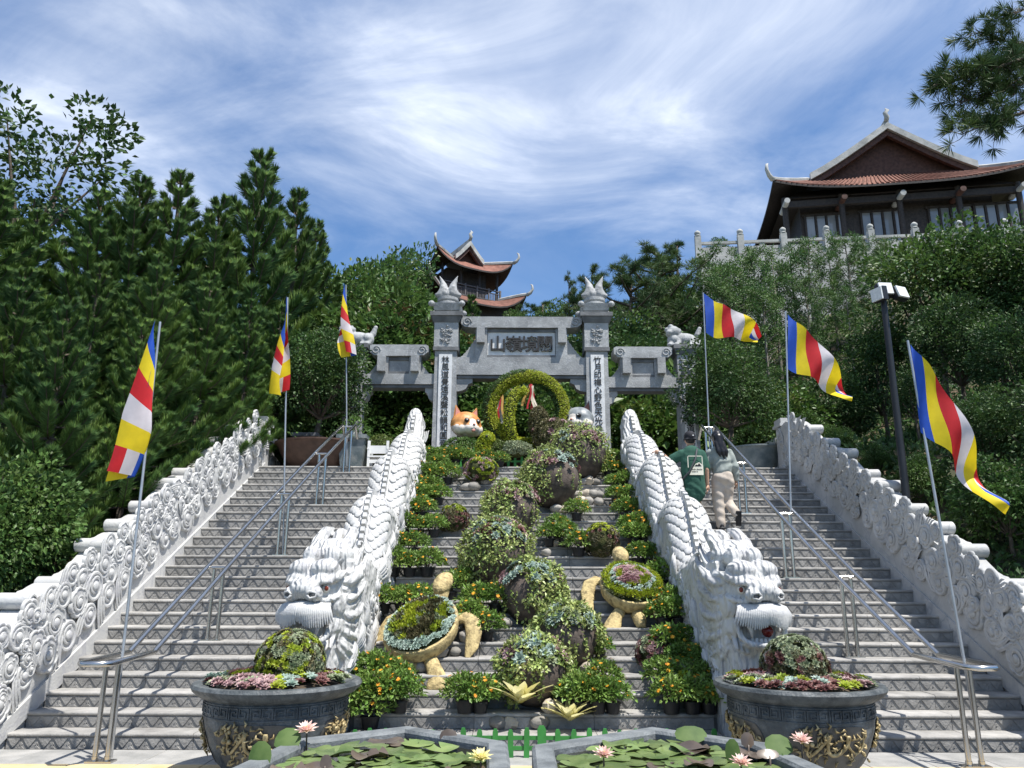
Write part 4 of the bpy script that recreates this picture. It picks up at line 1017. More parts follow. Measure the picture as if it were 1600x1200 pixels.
def basin(pts, label, n_pads, seed, flowers):
    """low stone trough with water; pts: rim outline at rim height"""
    c = sum((Vector(p) for p in pts), Vector()) / len(pts); t = thing('stone_basin', label, 'pond basin', (c.x, c.y, 0)); H = 0.60; n = len(pts)
    q = [(p[0] - c.x, p[1] - c.y) for p in pts]
    def inset(d):
        r = []
        for i in range(n):
            a, b_, c_ = Vector(q[i - 1]), Vector(q[i]), Vector(q[(i + 1) % n]); e1 = (b_ - a).normalized(); e2 = (c_ - b_).normalized()
            n1 = Vector((-e1.y, e1.x)); n2 = Vector((-e2.y, e2.x)); m = (n1 + n2).normalized(); r.append(b_ + m * d / max(0.3, m.dot(n1)))
        return r
    o, i1, i2, i3 = inset(0), inset(0.02), inset(0.125), inset(0.14)
    b = MB(); lv = [(o, 0.0), (o, H - 0.02), (i1, H), (i2, H), (i3, H - 0.02), (i3, H - 0.35)]
    vs = [(p[0], p[1], z) for l, z in lv for p in l]
    fs = [(j * n + i, j * n + (i + 1) % n, (j + 1) * n + (i + 1) % n, (j + 1) * n + i) for j in range(5) for i in range(n)]
    fs.append(tuple(range(5 * n, 6 * n)))
    b.add(vs, fs); b.build('basin_wall', MT['basin'], t)
    ins = inset(0.15); wz = H - 0.055
    wm = MB(); wm.add([(p[0] + c.x, p[1] + c.y, wz) for p in inset(0.138)], [tuple(range(n))]); w = wm.build('pond_water', MT['water']); struct(w)
    def inside(x, y, poly):
        s = False
        for i in range(n):
            (x0, y0), (x1, y1) = poly[i - 1], poly[i]
            if (y0 > y) != (y1 > y) and x < (x1 - x0) * (y - y0) / (y1 - y0) + x0: s = not s
        return s
    rs = random.Random(seed); k = 0; poly = inset(0.24)
    xa, xb = min(p[0] for p in q), max(p[0] for p in q); ya, yb = min(p[1] for p in q), max(p[1] for p in q)
    pos = []; tries = 0
    while k < n_pads and tries < 6000:
        tries += 1
        x, y = rs.uniform(xa, xb), rs.uniform(ya, yb)
        if not inside(x, y, poly): continue
        rr = rs.uniform(0.075, 0.135)
        if any((x - a) ** 2 + (y - b_) ** 2 < (0.55 * (rr + r2)) ** 2 for a, b_, r2 in pos): continue
        pos.append((x, y, rr)); k += 1
        br = rs.random() < 0.15
        ob = put('lily_pad', rs.choice(PADM[1 if br else 0]), None, (c.x + x, c.y + y, wz + 0.003 + 0.0035 * (k % 8)))
        ob.rotation_euler = (rs.uniform(-0.012, 0.012), rs.uniform(-0.012, 0.012), rs.uniform(0, 6)); ob.scale = (rr, rr, rr)
        if br: tag(ob, 'bronze-brown lily pad floating in the %s stone basin' % seed_side[seed], 'lily pad', 'bronze lily pads in the %s basin' % seed_side[seed])
        else: tag(ob, 'green lily pad floating flat in the %s stone basin' % seed_side[seed], 'lily pad', 'green lily pads in the %s basin' % seed_side[seed])
    return t
seed_side = {4: 'left', 6: 'right'}
def pad_mesh(m, curl, sd):
    r_ = random.Random(sd); b = MB(); n = 30; vs = [(0, 0, 0)]; fs = []
    for k in (0.55, 1.0):
        for i in range(n):
            a = 0.16 + (2 * PI - 0.32) * i / (n - 1); rr = k * (1 + 0.03 * math.sin(a * 5 + sd)); vs.append((rr * math.cos(a), rr * math.sin(a), curl * k ** 3 * (0.6 + 0.5 * math.sin(a * 3 + sd)) + 0.012 * math.sin(a * 7 + sd) * k))
    for i in range(n - 1): fs += [(0, 1 + i, 2 + i), (1 + i, 1 + n + i, 2 + n + i, 2 + i)]
    b.add(vs, fs); return b.mesh('lily_pad', MT[m], smooth=True, fix=False)
PADM = [[pad_mesh('pad', c_, i) for i, c_ in enumerate((0.0, 0.06, 0.12, 0.22))], [pad_mesh('padbrown', c_, i) for i, c_ in enumerate((0.02, 0.15, 0.3))]]
def R2(px, py, z=0.60):
    d = ray(px, py); s = (z - CAMZ) / d.z; return (CAMX + d.x * s, d.y * s, z)
l_out = [R2(330, 1215), R2(460, 1155), R2(640, 1134), R2(795, 1158), R2(803, 1215)]
r_out = [R2(838, 1215), R2(833, 1163), R2(1020, 1134), R2(1200, 1158), R2(1335, 1215)]
lo_ = [(l_out[4][0], 3.6, 0.6), (l_out[0][0] - 0.2, 3.6, 0.6)] + l_out
ro_ = [(r_out[4][0] + 0.2, 3.6, 0.6), (r_out[0][0], 3.6, 0.6)] + r_out
basin(list(reversed(lo_)), 'grey stone lily basin on the left of the central gap', 150, 4, None)
basin(list(reversed(ro_)), 'grey stone lily basin on the right of the central gap', 150, 6, None)
def water_lily(px, py, z, key, r, label, nrm=(0, -0.3, 1)):
    p = R2(px, py, z); t = thing('water_lily', label, 'water lily', p)
    b = MB(); n = Vector(nrm).normalized(); a = n.orthogonal().normalized(); c = n.cross(a)
    for ring_, (cnt, el, l) in enumerate(((9, 0.45, 1.0), (8, 0.8, 0.92), (7, 1.1, 0.8))):
        for k in range(cnt):
            th = 2 * PI * (k + 0.5 * ring_) / cnt; d = (a * math.cos(th) + c * math.sin(th)) * math.cos(el) + n * math.sin(el); b.leaf(n * 0.01, d, n, r * l, r * 0.19, 0.5)
    b.build('petals', MT[key], t, fix=False)
    b = MB(); b.ell(n * r * 0.3, (r * 0.2, r * 0.2, r * 0.25), 8, 6); b.build('heart', MT['yellowleaf'], t, smooth=True)
    b = MB(); b.tube([(0, 0, 0), (0.01, 0.01, -(z - 0.40))], 0.006, 5); b.build('stalk', MT['padbrown'], t)
water_lily(481, 1147, 0.66, 'lily_p', 0.088, 'pale pink water lily at the back edge of the left basin')
water_lily(753, 1190, 0.60, 'lily_y', 0.085, 'yellow water lily near the middle of the two basins')
water_lily(945, 1184, 0.62, 'lily_p', 0.075, 'pink water lily on a stalk in the right basin')
water_lily(1254, 1161, 0.66, 'lily_p', 0.078, 'cream-pink water lily against the right glazed pot')
water_lily(1160, 1196, 0.60, 'lily_p', 0.075, 'cream water lily at the bottom edge of the right basin')
def up_leaf(px, py, Y, w, h, lean, key, label, fold=0.3):
    p = at(px, py, Y); p.z -= h * 0.5; t = MB(); n = 10; vs = []; fs = []
    for i in range(n):
        a = 2 * PI * i / n; x = w * math.cos(a) * (1.0 if math.sin(a) < 0 else 0.85); y = h * (0.5 + 0.5 * math.sin(a)); vs.append((x, lean * y + fold * abs(x), y * 0.95))
    vs.append((0, lean * h * 0.5, h * 0.45)); fs = [(i, (i + 1) % n, n) for i in range(n)]
    t.add(vs, fs); t.tube([(0, 0, 0.02), (0, 0.01, -0.15)], 0.006, 5); o = t.build('lily_leaf', MT[key], None, p, fix=False) if False else put('lily_leaf', t.mesh('lily_leaf', MT[key], smooth=True, fix=False), None, p)
    return tag(o, label, 'lily leaf')
up_leaf(447, 1158, 5.35, 0.10, 0.13, 0.8, 'padleaf', 'large green lily leaf rising beside the pale pink lily')
up_leaf(405, 1183, 4.95, 0.08, 0.17, 0.3, 'padleaf', 'upright green lily leaf at the left corner of the left basin')
up_leaf(702, 1150, 5.70, 0.07, 0.08, 0.5, 'padbrown', 'cupped brown lily leaf at the back of the left basin')
up_leaf(1085, 1148, 5.65, 0.13, 0.10, 0.9, 'padleaf', 'broad raised lily leaf at the back left of the right basin')
up_leaf(1148, 1172, 5.15, 0.055, 0.15, 0.1, 'padleaf', 'narrow upright lily leaf in the middle of the right basin')
up_leaf(1171, 1155, 5.40, 0.05, 0.10, 0.2, 'padbrown', 'folded brown lily bud leaf at the back of the right basin')
up_leaf(1224, 1165, 5.15, 0.10, 0.12, 0.8, 'padleaf', 'green lily leaf leaning toward the right glazed pot')
up_leaf(510, 1192, 4.80, 0.04, 0.08, 0.3, 'padbrown', 'rolled brown lily leaf near the bottom of the left basin')
up_leaf(585, 1178, 5.20, 0.04, 0.06, 0.3, 'padbrown', 'small dark curled lily leaf in the left basin')
up_leaf(1205, 1178, 5.00, 0.08, 0.05, 0.9, 'padbrown', 'curled olive-brown lily leaf in the right basin')
# ------------------------------------------------------------------ flower bed on the middle flight
def bush_proto(name, nleaf, r, h, nflow, fkey='orange', key='bushleaf', pots=True, seed=1):
    random.seed(seed)
    t = empty(name, (0, 0, 0)); t['category'] = 'potted plant'; t['label'] = 'x'
    if pots:
        b = MB(); b.lathe([(0.07, 0), (0.09, 0.105), (0.098, 0.105), (0.098, 0.12), (0.08, 0.12), (0.0, 0.11)], 12); b.build('plant_pot', MT['plastic'], t, smooth=40)
    b = MB(); z0 = 0.09 if pots else 0.0
    for i in range(9):
        a = uni(0, 6.28); b.tube([(0, 0, z0), (math.cos(a) * r * 0.3, math.sin(a) * r * 0.3, z0 + h * 0.5), (math.cos(a) * r * 0.6, math.sin(a) * r * 0.6, z0 + h * 0.85)], [0.007, 0.005, 0.003], 4)
    b.build('stems', MT['bark'], t)
    b = MB(); fl_ = []
    for i in range(nleaf):
        d = rv(); d.z = abs(d.z) * 1.0 - 0.25; k = uni(0.45, 1.0) ** 0.6
        k *= 1 + 0.35 * mnoise.noise(Vector((d.x * 2.5 + seed, d.y * 2.5, d.z * 2.5)))
        p = Vector((d.x * r * k, d.y * r * k, z0 + h * 0.38 + d.z * h * 0.66 * k))
        b.leaf(p, (d + Vector((0, 0, 0.15)) + rv() * 0.8), d * 0.5 + Vector((0, 0, 0.7)) + rv() * 0.6, uni(0.04, 0.075), uni(0.010, 0.015), 0.3)
        if i % max(1, nleaf // max(1, nflow)) == 0 and d.z > -0.15 and nflow: fl_.append((p + d * 0.035, d))
    stuff(b.build('leaves', MT[key], t, fix=False))
    if nflow:
        b = MB()
        for p, d in fl_:
            n = (d + Vector((0, -0.3, 0.6))).normalized(); a = n.orthogonal().normalized(); c = n.cross(a); R_ = uni(0.018, 0.028)
            for k in range(7):
                th = 2 * PI * k / 7; b.leaf(p + n * 0.02, a * math.cos(th) + c * math.sin(th) + n * 0.25, n, R_, R_ * 0.34, 0.2)
        stuff(b.build('blossoms', MT[fkey], t, fix=False))
    return t
BP = [bush_proto('potted_flower', 820, 0.225, 0.30, 15, seed=1), bush_proto('potted_flower', 760, 0.21, 0.28, 22, seed=2), bush_proto('potted_flower', 880, 0.24, 0.34, 9, seed=3), bush_proto('potted_flower', 700, 0.20, 0.27, 8, seed=4)]
ORD = ['first', 'second', 'third', 'fourth', 'fifth', 'sixth', 'seventh', 'eighth', 'ninth', 'tenth', 'eleventh', 'twelfth', 'thirteenth', 'fourteenth', 'fifteenth', 'sixteenth', 'seventeenth', 'eighteenth', 'nineteenth', 'twentieth']
def bushes(spots, label, group, sc=1.0, cls=None):
    order = sorted(range(len(spots)), key=lambda k: spots[k][0])
    for i, (px, py) in enumerate(spots):
        p = onstair(px, py); pr = BP[(i + len(label)) % 4] if cls is None else BP[cls[i % len(cls)]]
        place(pr, used, label if len(spots) == 1 else '%s, %s from the left' % (label, ORD[order.index(i)]), group, p, uni(0, 6), sc * uni(0.9, 1.12), 'potted plant')
random.seed(21)
for r_, (py, xs_) in enumerate(((915, (612, 640, 668)), (880, (622, 648)), (850, (630, 655, 678)), (822, (637, 660)), (800, (645, 668, 686)), (780, (652, 676)), (762, (657, 680, 700)), (747, (662, 685)), (736, (668, 690, 712)))):
    bushes([(x, py) for x in xs_], 'orange-flowered bush in the %s row up along the left dragon' % ORD[r_], 'potted flowers in the column along the left dragon', 1.02)
for r_, (py, xs_) in enumerate(((1128, (1052, 1085, 1112)), (1098, (1040, 1072, 1100)), (1065, (1068, 1095)), (1035, (1045, 1075)), (1000, (1040, 1064)), (975, (1048,)), (925, (1020, 1040)), (895, (1000, 1024)), (868, (992, 1012)), (842, (985, 1004)), (815, (978, 996)), (795, (965, 986)), (772, (962, 980)), (752, (952, 972)), (738, (945, 966)))):
    bushes([(x, py) for x in xs_], 'shaded flowering bush in the %s row up along the right dragon' % ORD[r_], 'potted flowers in the column along the right dragon', 1.0, cls=(3, 0, 3, 2))
bushes([(570, 1130), (600, 1132), (625, 1125), (560, 1100), (590, 1098), (618, 1100), (580, 1140)], 'leafy flowering bush in the clump right of the left glazed pot', 'potted flowers beside the left glazed pot', 1.0, cls=(2, 0))
bushes([(600, 962), (628, 966), (655, 958)], 'flowering bush in the clump behind the left turtle shell', 'potted flowers behind the left turtle', 0.95)
bushes([(735, 1000), (762, 1002), (745, 975), (775, 975)], 'flowering bush in the clump between left turtle and clay jars', 'potted flowers left of the middle jars', 1.0)
bushes([(705, 938), (722, 925)], 'small flowering bush in a black pot above the left turtle head', 'small potted bushes above the left turtle', 0.85)
bushes([(728, 1135), (752, 1138), (742, 1112)], 'flowering bush left of the lowest clay jar by the green fence', 'potted flowers left of the lowest jar', 1.0)
bushes([(905, 1115), (935, 1132), (960, 1130), (945, 1100), (915, 1135)], 'flowering bush right of the lowest clay jar by the green fence', 'potted flowers right of the lowest jar', 1.0)
bushes([(860, 862), (884, 868), (872, 842), (905, 872)], 'flowering bush right of the broad middle jar', 'potted flowers right of the broad middle jar', 1.0)
bushes([(902, 822)], 'single flowering bush on the steps below the stone pile', None, 0.95, cls=(1,))
bushes([(940, 1040)], 'lone small bush in a black pot right of the split clay jar', None, 0.75, cls=(3,))
bushes([(705, 733), (728, 731), (760, 731), (782, 733)], 'flowering bush in the top row below the cat sculpture', 'potted flowers in the top row under the topiary', 0.9, cls=(1, 0))

def creeper(t, c, r, keep, n, key='creeper', ln=0.05, hang=0):
    b = MB()
    for p, d in sphere_pts(c, (r * 1.06, r * 1.06, r * 1.06), n, -0.75, 1, keep):
        p = p + rv() * r * 0.10 + d * abs(mnoise.noise(Vector(p) * 6)) * r * 0.35
        b.leaf(p, (d * 0.7 + Vector((0, 0, -0.25)) + rv() * 0.8), (d + rv() * 0.5), ln * uni(0.7, 1.25), ln * uni(0.22, 0.34), 0.25)
    for i in range(hang):                             # trailing stems
        a = uni(PI, 2 * PI); p = Vector(c) + Vector((math.cos(a) * r * 1.05, math.sin(a) * r * 1.05, uni(-0.1, 0.5) * r)); l = uni(0.4, 1.0) * r
        for q in range(int(l / 0.016)):
            b.leaf(p + Vector((0.012 * math.sin(q), 0, -q * 0.016)) + rv() * 0.012, rv() + Vector((0, -0.4, -0.3)), rv(), ln * uni(0.5, 0.9), ln * 0.25)
    return stuff(b.build('creeper', MT[key], t, fix=False))
def jar(px, py, rpx, label, bare=(1, -0.3, -0.3), barew=0.55, roskeys=('mint', 'mauve', 'mint'), seed=1, dense=1.0, tilt=(0.0, -0.35), dY=0.0):
    """clay jar: px, py of its middle and its radius in the photo, resting on the steps"""
    random.seed(seed)
    d = ray(px, py); Y = 8.0
    for i in range(700):                              # nearest place where the ball clears the steps
        p = at(px, py, Y); r = rpx / ppm(px, py, Y)
        if p.z - r * 0.86 <= floorz(Y): break
        Y += 0.01
    p = at(px, py, Y + dY); r = rpx / ppm(px, py, Y + dY)
    t = thing('clay_jar', label, 'planted jar', p, uni(0, 0.2), group=None)
    up = Vector((tilt[0], tilt[1], 1)).normalized(); Mq = up.to_track_quat('Z', 'Y').to_matrix().to_4x4()
    pr = [(0.34, -0.92), (0.55, -0.83), (0.80, -0.55), (0.96, -0.18), (1.0, 0.08), (0.95, 0.36), (0.80, 0.62), (0.60, 0.80), (0.55, 0.86), (0.60, 0.92), (0.56, 0.93), (0.48, 0.86), (0.45, 0.75), (0, 0.72)]
    b = MB(); b.lathe([(a * r, z * r) for a, z in pr], 30, M4=Mq); b.build('jar_body', MT['clay'], t, smooth=50)
    bd = Vector(bare).normalized()
    keep = lambda q: q.dot(bd) < barew + 0.28 * mnoise.noise(Vector(q) * 2.3 + Vector((seed, 0, 0))) and q.y < 0.75 and (q.z > -0.25 or (mnoise.noise(Vector((q.x * 7, q.y * 7, seed))) > -0.05 - 0.2 * q.z))
    creeper(t, (0, 0, 0), r, keep, int(2100 * dense), ln=0.058, hang=14)
    zs_ = {}
    for q, dd in sphere_pts((0, 0, 0), (r * 1.12, r * 1.12, r * 1.12), int(56 * dense), 0.40, 1, lambda q: q.y < 0.5):
        k = roskeys[int((mnoise.noise(Vector(dd) * 2 + Vector((seed, 3, 0))) + 1) * 0.5 * len(roskeys) * 1.7) % len(roskeys)]; zs_.setdefault(k, []).append((q, dd))
    for k, pp in zs_.items(): rosettes(t, k + '_rosettes', k, pp, 0.06, 0.10)
    return t
jar(836, 1052, 50, 'lowest clay jar, front face bare, topped with mint and green rosettes, behind the yellow bromeliads', (0.5, -0.75, -0.5), 0.62, ('mint', 'sage', 'mauve', 'mint'), 1)
jar(888, 998, 47, 'clay jar with a jagged bare brown front just right of and above the lowest jar', (-0.15, -0.9, -0.35), 0.55, ('mint', 'creeper', 'sage'), 2)
jar(832, 930, 47, 'clay jar in mid flight with bare left shoulder and mint rosettes facing up', (-0.95, -0.35, 0.15), 0.5, ('mint', 'mauve', 'mint'), 3)
jar(778, 868, 50, 'broadest clay jar wrapped in bright trailing creeper, wine-red rosettes on top', (0.75, -0.5, -0.6), 0.72, ('wine', 'mauve', 'mint'), 4, 1.25)
jar(802, 800, 40, 'clay jar with bare right side leaning below the big bare jar', (0.9, -0.45, -0.25), 0.42, ('mauve', 'sage', 'mauve'), 5)
jar(862, 752, 43, 'large clay jar with a smooth bare brown right half and mauve rosettes', (0.85, -0.45, -0.15), 0.12, ('mauve', 'mauve', 'mint'), 6)
jar(905, 712, 42, 'highest clay jar, beside the right gate pillar, crowned with mauve and mint rosettes', (0.55, -0.6, -0.6), 0.55, ('mauve', 'mint', 'mint', 'mauve'), 7)
random.seed(5)
def ball_on(px, py, rpx, label, keys, n, **k):
    d = ray(px, py); Y = 7.5
    for i in range(800):
        p = at(px, py, Y); r = rpx / ppm(px, py, Y)
        if p.z - r * 0.9 <= floorz(Y): break
        Y += 0.01
    return succulent_ball(p, r, label, keys, n, **k)
ball_on(710, 812, 23, 'round bronze succulent ball on the steps left of the jars', ['brownleaf', 'sage', 'brownleaf', 'wine'], 240, rs=(0.03, 0.045), top='lime')
ball_on(941, 846, 27, 'bronze succulent ball with a lime peak right of the jars', ['brownleaf', 'wine', 'brownleaf'], 260, rs=(0.03, 0.045), sq=1.05, top='lime')
ball_on(1021, 1020, 25, 'mauve succulent ball near the shaded right dragon', ['mauve', 'mauve', 'sage', 'wine'], 220, rs=(0.03, 0.05))
ball_on(1060, 1062, 28, 'lime-green succulent mound below the mauve ball', ['sage', 'lime', 'sage', 'lime'], 240, rs=(0.03, 0.045), sq=0.9)
ball_on(752, 735, 27, 'shallow mound of lime and pink succulents on pebbles under the topiary', ['lime', 'sage', 'mauve', 'lime'], 240, rs=(0.03, 0.05), sq=0.72)

# ------------------------------------------------------------------ river stones
def stone_protos():
    r = []
    for i in range(4):
        b = MB(); random.seed(40 + i); b.ell((0, 0, 0), (1, 0.8, 0.62), 10, 7, wob=0.22); r.append(b.mesh('river_stone', MT['rock'], smooth=True))
    for i in range(2):
        b = MB(); random.seed(50 + i); b.ell((0, 0, 0), (1, 0.8, 0.72), 7, 5, wob=0.35); r.append(b.mesh('pale_stone', MT['paleroc'], smooth=35))
    return r
SP = stone_protos(); random.seed(77)
def stones(lst, label, group, kinds=(0, 1, 2, 3)):
    for i, (px, py, w) in enumerate(lst):
        p = onstair(px, py); r = w / 2 / ppm(px, py, p.y); k = kinds[i % len(kinds)]
        o = put('river_stone' if k < 4 else 'pale_stone', SP[k], None, p + Vector((0, 0.35 * r, r * 0.55))); o.scale = (r, r, r); o.rotation_euler = (uni(-0.2, 0.2), uni(-0.2, 0.2), uni(0, 6))
        tag(o, label, 'stone', group)
stones([(638, 1050, 24), (655, 1052, 30), (686, 1048, 34), (668, 1047, 26), (700, 1022, 28), (730, 1024, 32), (605, 1048, 26), (712, 1026, 24), (620, 1046, 22)], 'smooth river stone propping up the left turtle', 'river stones around the left turtle')
pile = []
for k, (y, x0, x1, n) in enumerate(((826, 870, 905, 3), (806, 862, 912, 4), (795, 882, 940, 5), (780, 890, 945, 5), (766, 892, 935, 4), (752, 890, 925, 3))):
    pile += [(x0 + (x1 - x0) * (i + 0.5) / n + uni(-3, 3), y, uni(17, 24)) for i in range(n)]
stones(pile, 'flat river stone in the pile right of the bare brown jar', 'river stones piled right of the bare jar', (0, 1, 2, 3, 4))
stones([(728, 768, 22), (740, 770, 26), (758, 766, 18), (775, 768, 22), (715, 752, 18)], 'round pebble under the shallow succulent mound', 'pebbles under the shallow mound')
stones([(870, 1118, 34), (888, 1108, 42), (862, 1135, 32), (800, 1140, 30), (780, 1140, 34), (845, 1140, 36)], 'stone at the foot of the lowest jar behind the green fence', 'stones at the foot of the lowest jar', (0, 1, 4, 5))
stones([(920, 1058, 30), (930, 1070, 28), (915, 1040, 24), (905, 1085, 20), (945, 1010, 20), (970, 1080, 22)], 'pale broken stone right of the lowest jars', 'pale stones right of the lowest jars', (4, 5))
stones([(735, 985, 30), (752, 990, 26), (765, 995, 34), (790, 1000, 26)], 'grey stone tucked between creeper jars left of centre', 'stones between the jars left of centre')
stones([(1012, 1050, 24), (1022, 1058, 20)], 'flat stone below the mauve succulent ball', 'stones below the mauve ball')
stones([(875, 812, 16), (855, 870, 20), (868, 862, 18), (880, 858, 16)], 'pale pebble between the broad jar and the flowers', 'pebbles by the broad jar', (4, 0))

# ------------------------------------------------------------------ turtles
def turtle(px, py, rot, s, label, ring_lime, tilt):
    Y = 8.5
    while at(px, py, Y).z - linez(Y) > 0.17 * s and Y < 15: Y += 0.01
    p = at(px, py, Y); t = thing('turtle_planter', label, 'turtle planter', p); t.rotation_euler = (R(tilt), 0, rot); t.scale = (s, s, s); t['group'] = 'turtle planters on the flower steps'
    b = MB(); n = 40                                 # bowl shell, egg-shaped outline, head end towards +y
    def out(a, k): return (k * 0.40 * math.sin(a) * (1 - 0.06 * math.cos(a)), k * (0.50 * math.cos(a)))
    lv = [(0.35, -0.19), (0.74, -0.15), (0.95, -0.06), (1.0, 0.045), (0.985, 0.07), (0.93, 0.075), (0.88, 0.05)]
    vs = [(*out(2 * PI * i / n, k), z) for k, z in lv for i in range(n)]
    fs = [(j * n + i, j * n + (i + 1) % n, (j + 1) * n + (i + 1) % n, (j + 1) * n + i) for j in range(len(lv) - 1) for i in range(n)] + [tuple(range(n))]
    b.add(vs, fs); b.build('shell', MT['tan'], t, smooth=50)
    lv = [(0.895, 0.04), (0.7, 0.12), (0.45, 0.175), (0.2, 0.205), (0.0, 0.21)]; b = MB(); vs = [(*out(2 * PI * i / n, k), z) for k, z in lv for i in range(n)]
    b.add(vs, [(j * n + i, j * n + (i + 1) % n, (j + 1) * n + (i + 1) % n, (j + 1) * n + i) for j in range(len(lv) - 1) for i in range(n)]); b.build('moss_bed', MT['moss'], t, smooth=True)
    h = MB(); h.tube([(0, 0.40, -0.06), (0, 0.56, 0.0), (0, 0.66, 0.05)], [0.09, 0.085, 0.09], 12); h.ell((0, 0.72, 0.105), (0.115, 0.19, 0.10), 12, 8); h.ell((0, 0.86, 0.09), (0.075, 0.08, 0.065), 10, 6); put('head', remesh(h, 0.012, 3, 'turtle_head', [MT['tan']]), t)
    for sx in (-1, 1):
        def flip(pts, wid, th, name):
            f = MB(); n = len(pts); vs = []; m = 10
            for q, (pp, w_, h_) in enumerate(zip(pts, wid, th)):
                a_, b_ = Vector(pts[max(0, q - 1)]), Vector(pts[min(n - 1, q + 1)]); ax = (b_ - a_).normalized(); sd = ax.cross(Vector((0, 0, 1))).normalized(); up = sd.cross(ax)
                vs += [Vector(pp) + sd * w_ * math.cos(2 * PI * k / m) + up * h_ * math.sin(2 * PI * k / m) for k in range(m)]
            f.add(vs, [(q * m + k, q * m + (k + 1) % m, (q + 1) * m + (k + 1) % m, (q + 1) * m + k) for q in range(n - 1) for k in range(m)] + [tuple(range(m - 1, -1, -1)), tuple(range((n - 1) * m, n * m))])
            me = remesh(f, 0.014, 2, 'flipper', [MT['tan']]); put(name, me, t)
        flip([(sx * 0.30, 0.26, -0.06), (sx * 0.40, 0.29, -0.04), (sx * 0.49, 0.23, -0.06), (sx * 0.535, 0.10, -0.12), (sx * 0.54, -0.04, -0.19), (sx * 0.51, -0.15, -0.24)], [0.07, 0.085, 0.095, 0.095, 0.08, 0.03], [0.05, 0.05, 0.045, 0.04, 0.035, 0.02], 'front_flipper')
        flip([(sx * 0.20, -0.36, -0.10), (sx * 0.27, -0.45, -0.13), (sx * 0.32, -0.54, -0.18), (sx * 0.35, -0.61, -0.22), (sx * 0.36, -0.65, -0.24)], [0.075, 0.08, 0.105, 0.125, 0.10], [0.055, 0.055, 0.05, 0.045, 0.025], 'hind_flipper')
    f = MB(); f.tube([(0, -0.44, -0.10), (0, -0.57, -0.13), (0, -0.66, -0.15)], [0.09, 0.075, 0.05], 10); f.build('tail', MT['tan'], t, smooth=True)
    zs_ = {}; sed = {'lime': [], 'brownleaf': [], 'sage': []}
    for i in range(900):
        a, k = uni(0, 2 * PI), math.sqrt(uni(0, 1)) * 0.90; x, y = out(a, k); pz = Vector((x, y, 0.07 + 0.16 * (1 - k * k)))
        if ring_lime and k > 0.70: sed['lime'].append((pz + Vector((0, 0, 0.02)), Vector((x, y, 0.6)).normalized())); sed['sage' if rnd() < 0.5 else 'lime'].append((pz, Vector((x, y, 0.6)).normalized()))
        elif (0.56 < k < 0.70) if ring_lime else k > 0.76:
            if rnd() < 0.55: zs_.setdefault('mint', []).append((pz, Vector((x * 0.6, y * 0.6, 1)).normalized()))
        else:
            v = mnoise.noise(Vector((x * 9, y * 9, s * 5)))
            if ring_lime:
                (zs_.setdefault('mauve', []) if v > -0.05 else sed['lime']).append((pz, Vector((0, 0, 1))))
            else: sed['lime' if v > 0.0 else ('brownleaf' if v < -0.12 else 'sage')].append((pz, Vector((0, 0, 1))))
    for k, q in zs_.items(): rosettes(t, k + '_rosettes', k, q, 0.035, 0.05)
    for k, q in sed.items():
        if q: tufts(t, k + '_sedum', {'lime': 'lime', 'brownleaf': 'brownleaf', 'sage': 'sage'}[k], q, 0.045, 0.010, 5)
    return t
random.seed(8)
turtle(662, 984, R(-17), 1.10, 'tan turtle planter on the left, lime and bronze sedum edged with mint rosettes', False, 33)
turtle(987, 919, R(4), 1.04, 'tan turtle planter on the right, shell rimmed with bright green ground cover', True, 28)

# ------------------------------------------------------------------ bromeliads and the green picket fence
def brom(px, py, s, label):
    p = onstair(px, py); t = thing('bromeliad', label, 'bromeliad', p + Vector((0, -0.04, 0.10)), group=None)
    for k in range(17):
        a = 2.4 * k + 0.3; el = 0.45 + 0.90 * k / 17; l = s * (1.15 - 0.40 * k / 17); b = MB(); d = Vector((math.cos(a), math.sin(a), 0)); pts = []
        for q in range(5):
            u = q / 4; pts.append(d * (l * u * math.cos(el * (1 - 0.5 * u))) + Vector((0, 0, l * (math.sin(el) * u * 1.1 - 0.22 * u * u))))
        sd = Vector((-d.y, d.x, 0)); w = [0.020, 0.034, 0.040, 0.028, 0.002]; vs = []
        for q in range(5): vs += [pts[q] - sd * w[q] * s / 0.25 + Vector((0, 0, 0.008)), pts[q], pts[q] + sd * w[q] * s / 0.25 + Vector((0, 0, 0.008))]
        b.add(vs, [f for q in range(4) for f in ((q * 3, q * 3 + 1, q * 3 + 4, q * 3 + 3), (q * 3 + 1, q * 3 + 2, q * 3 + 5, q * 3 + 4))]); b.build('leaf', MT['brom'], t, smooth=True, fix=False)
    return t
brom(815, 1135, 0.36, 'larger yellow bromeliad at the foot of the lowest jar')
brom(892, 1142, 0.29, 'smaller yellow bromeliad right of the lowest jar, behind the green fence')
fc = thing('picket_fence', 'low bright green picket fence between basins and flower bed', 'fence', (0, 7.86, 0.02))
b = MB(); b.prism([(-0.026, 0), (0.026, 0), (0.026, 0.25), (0.014, 0.285), (-0.014, 0.285), (-0.026, 0.25)], -0.008, 0.008); pk = b.mesh('picket', MT['greenpaint'])
x = -1.72; i = 0
while x < 1.75:
    o = put('picket', pk, fc, (x, uni(-0.004, 0.004), 0)); o.rotation_euler = (uni(-0.03, 0.03), uni(-0.03, 0.03), 0); o.scale = (1.6 if abs(x - 0.02) < 0.07 else 1, 1, 0.98 if abs(x - 0.02) < 0.07 else uni(0.84, 0.92)); x += 0.148
for z in (0.08, 0.17): b = MB(); b.box((0, 0.016, z), (3.6, 0.014, 0.035)); b.build('fence_rail', MT['greenpaint'], fc)
fc = thing('picket_fence', 'green picket fence along the top of the flower bed under the topiary', 'fence', (-0.75, 15.75, LZ))
x = -1.1
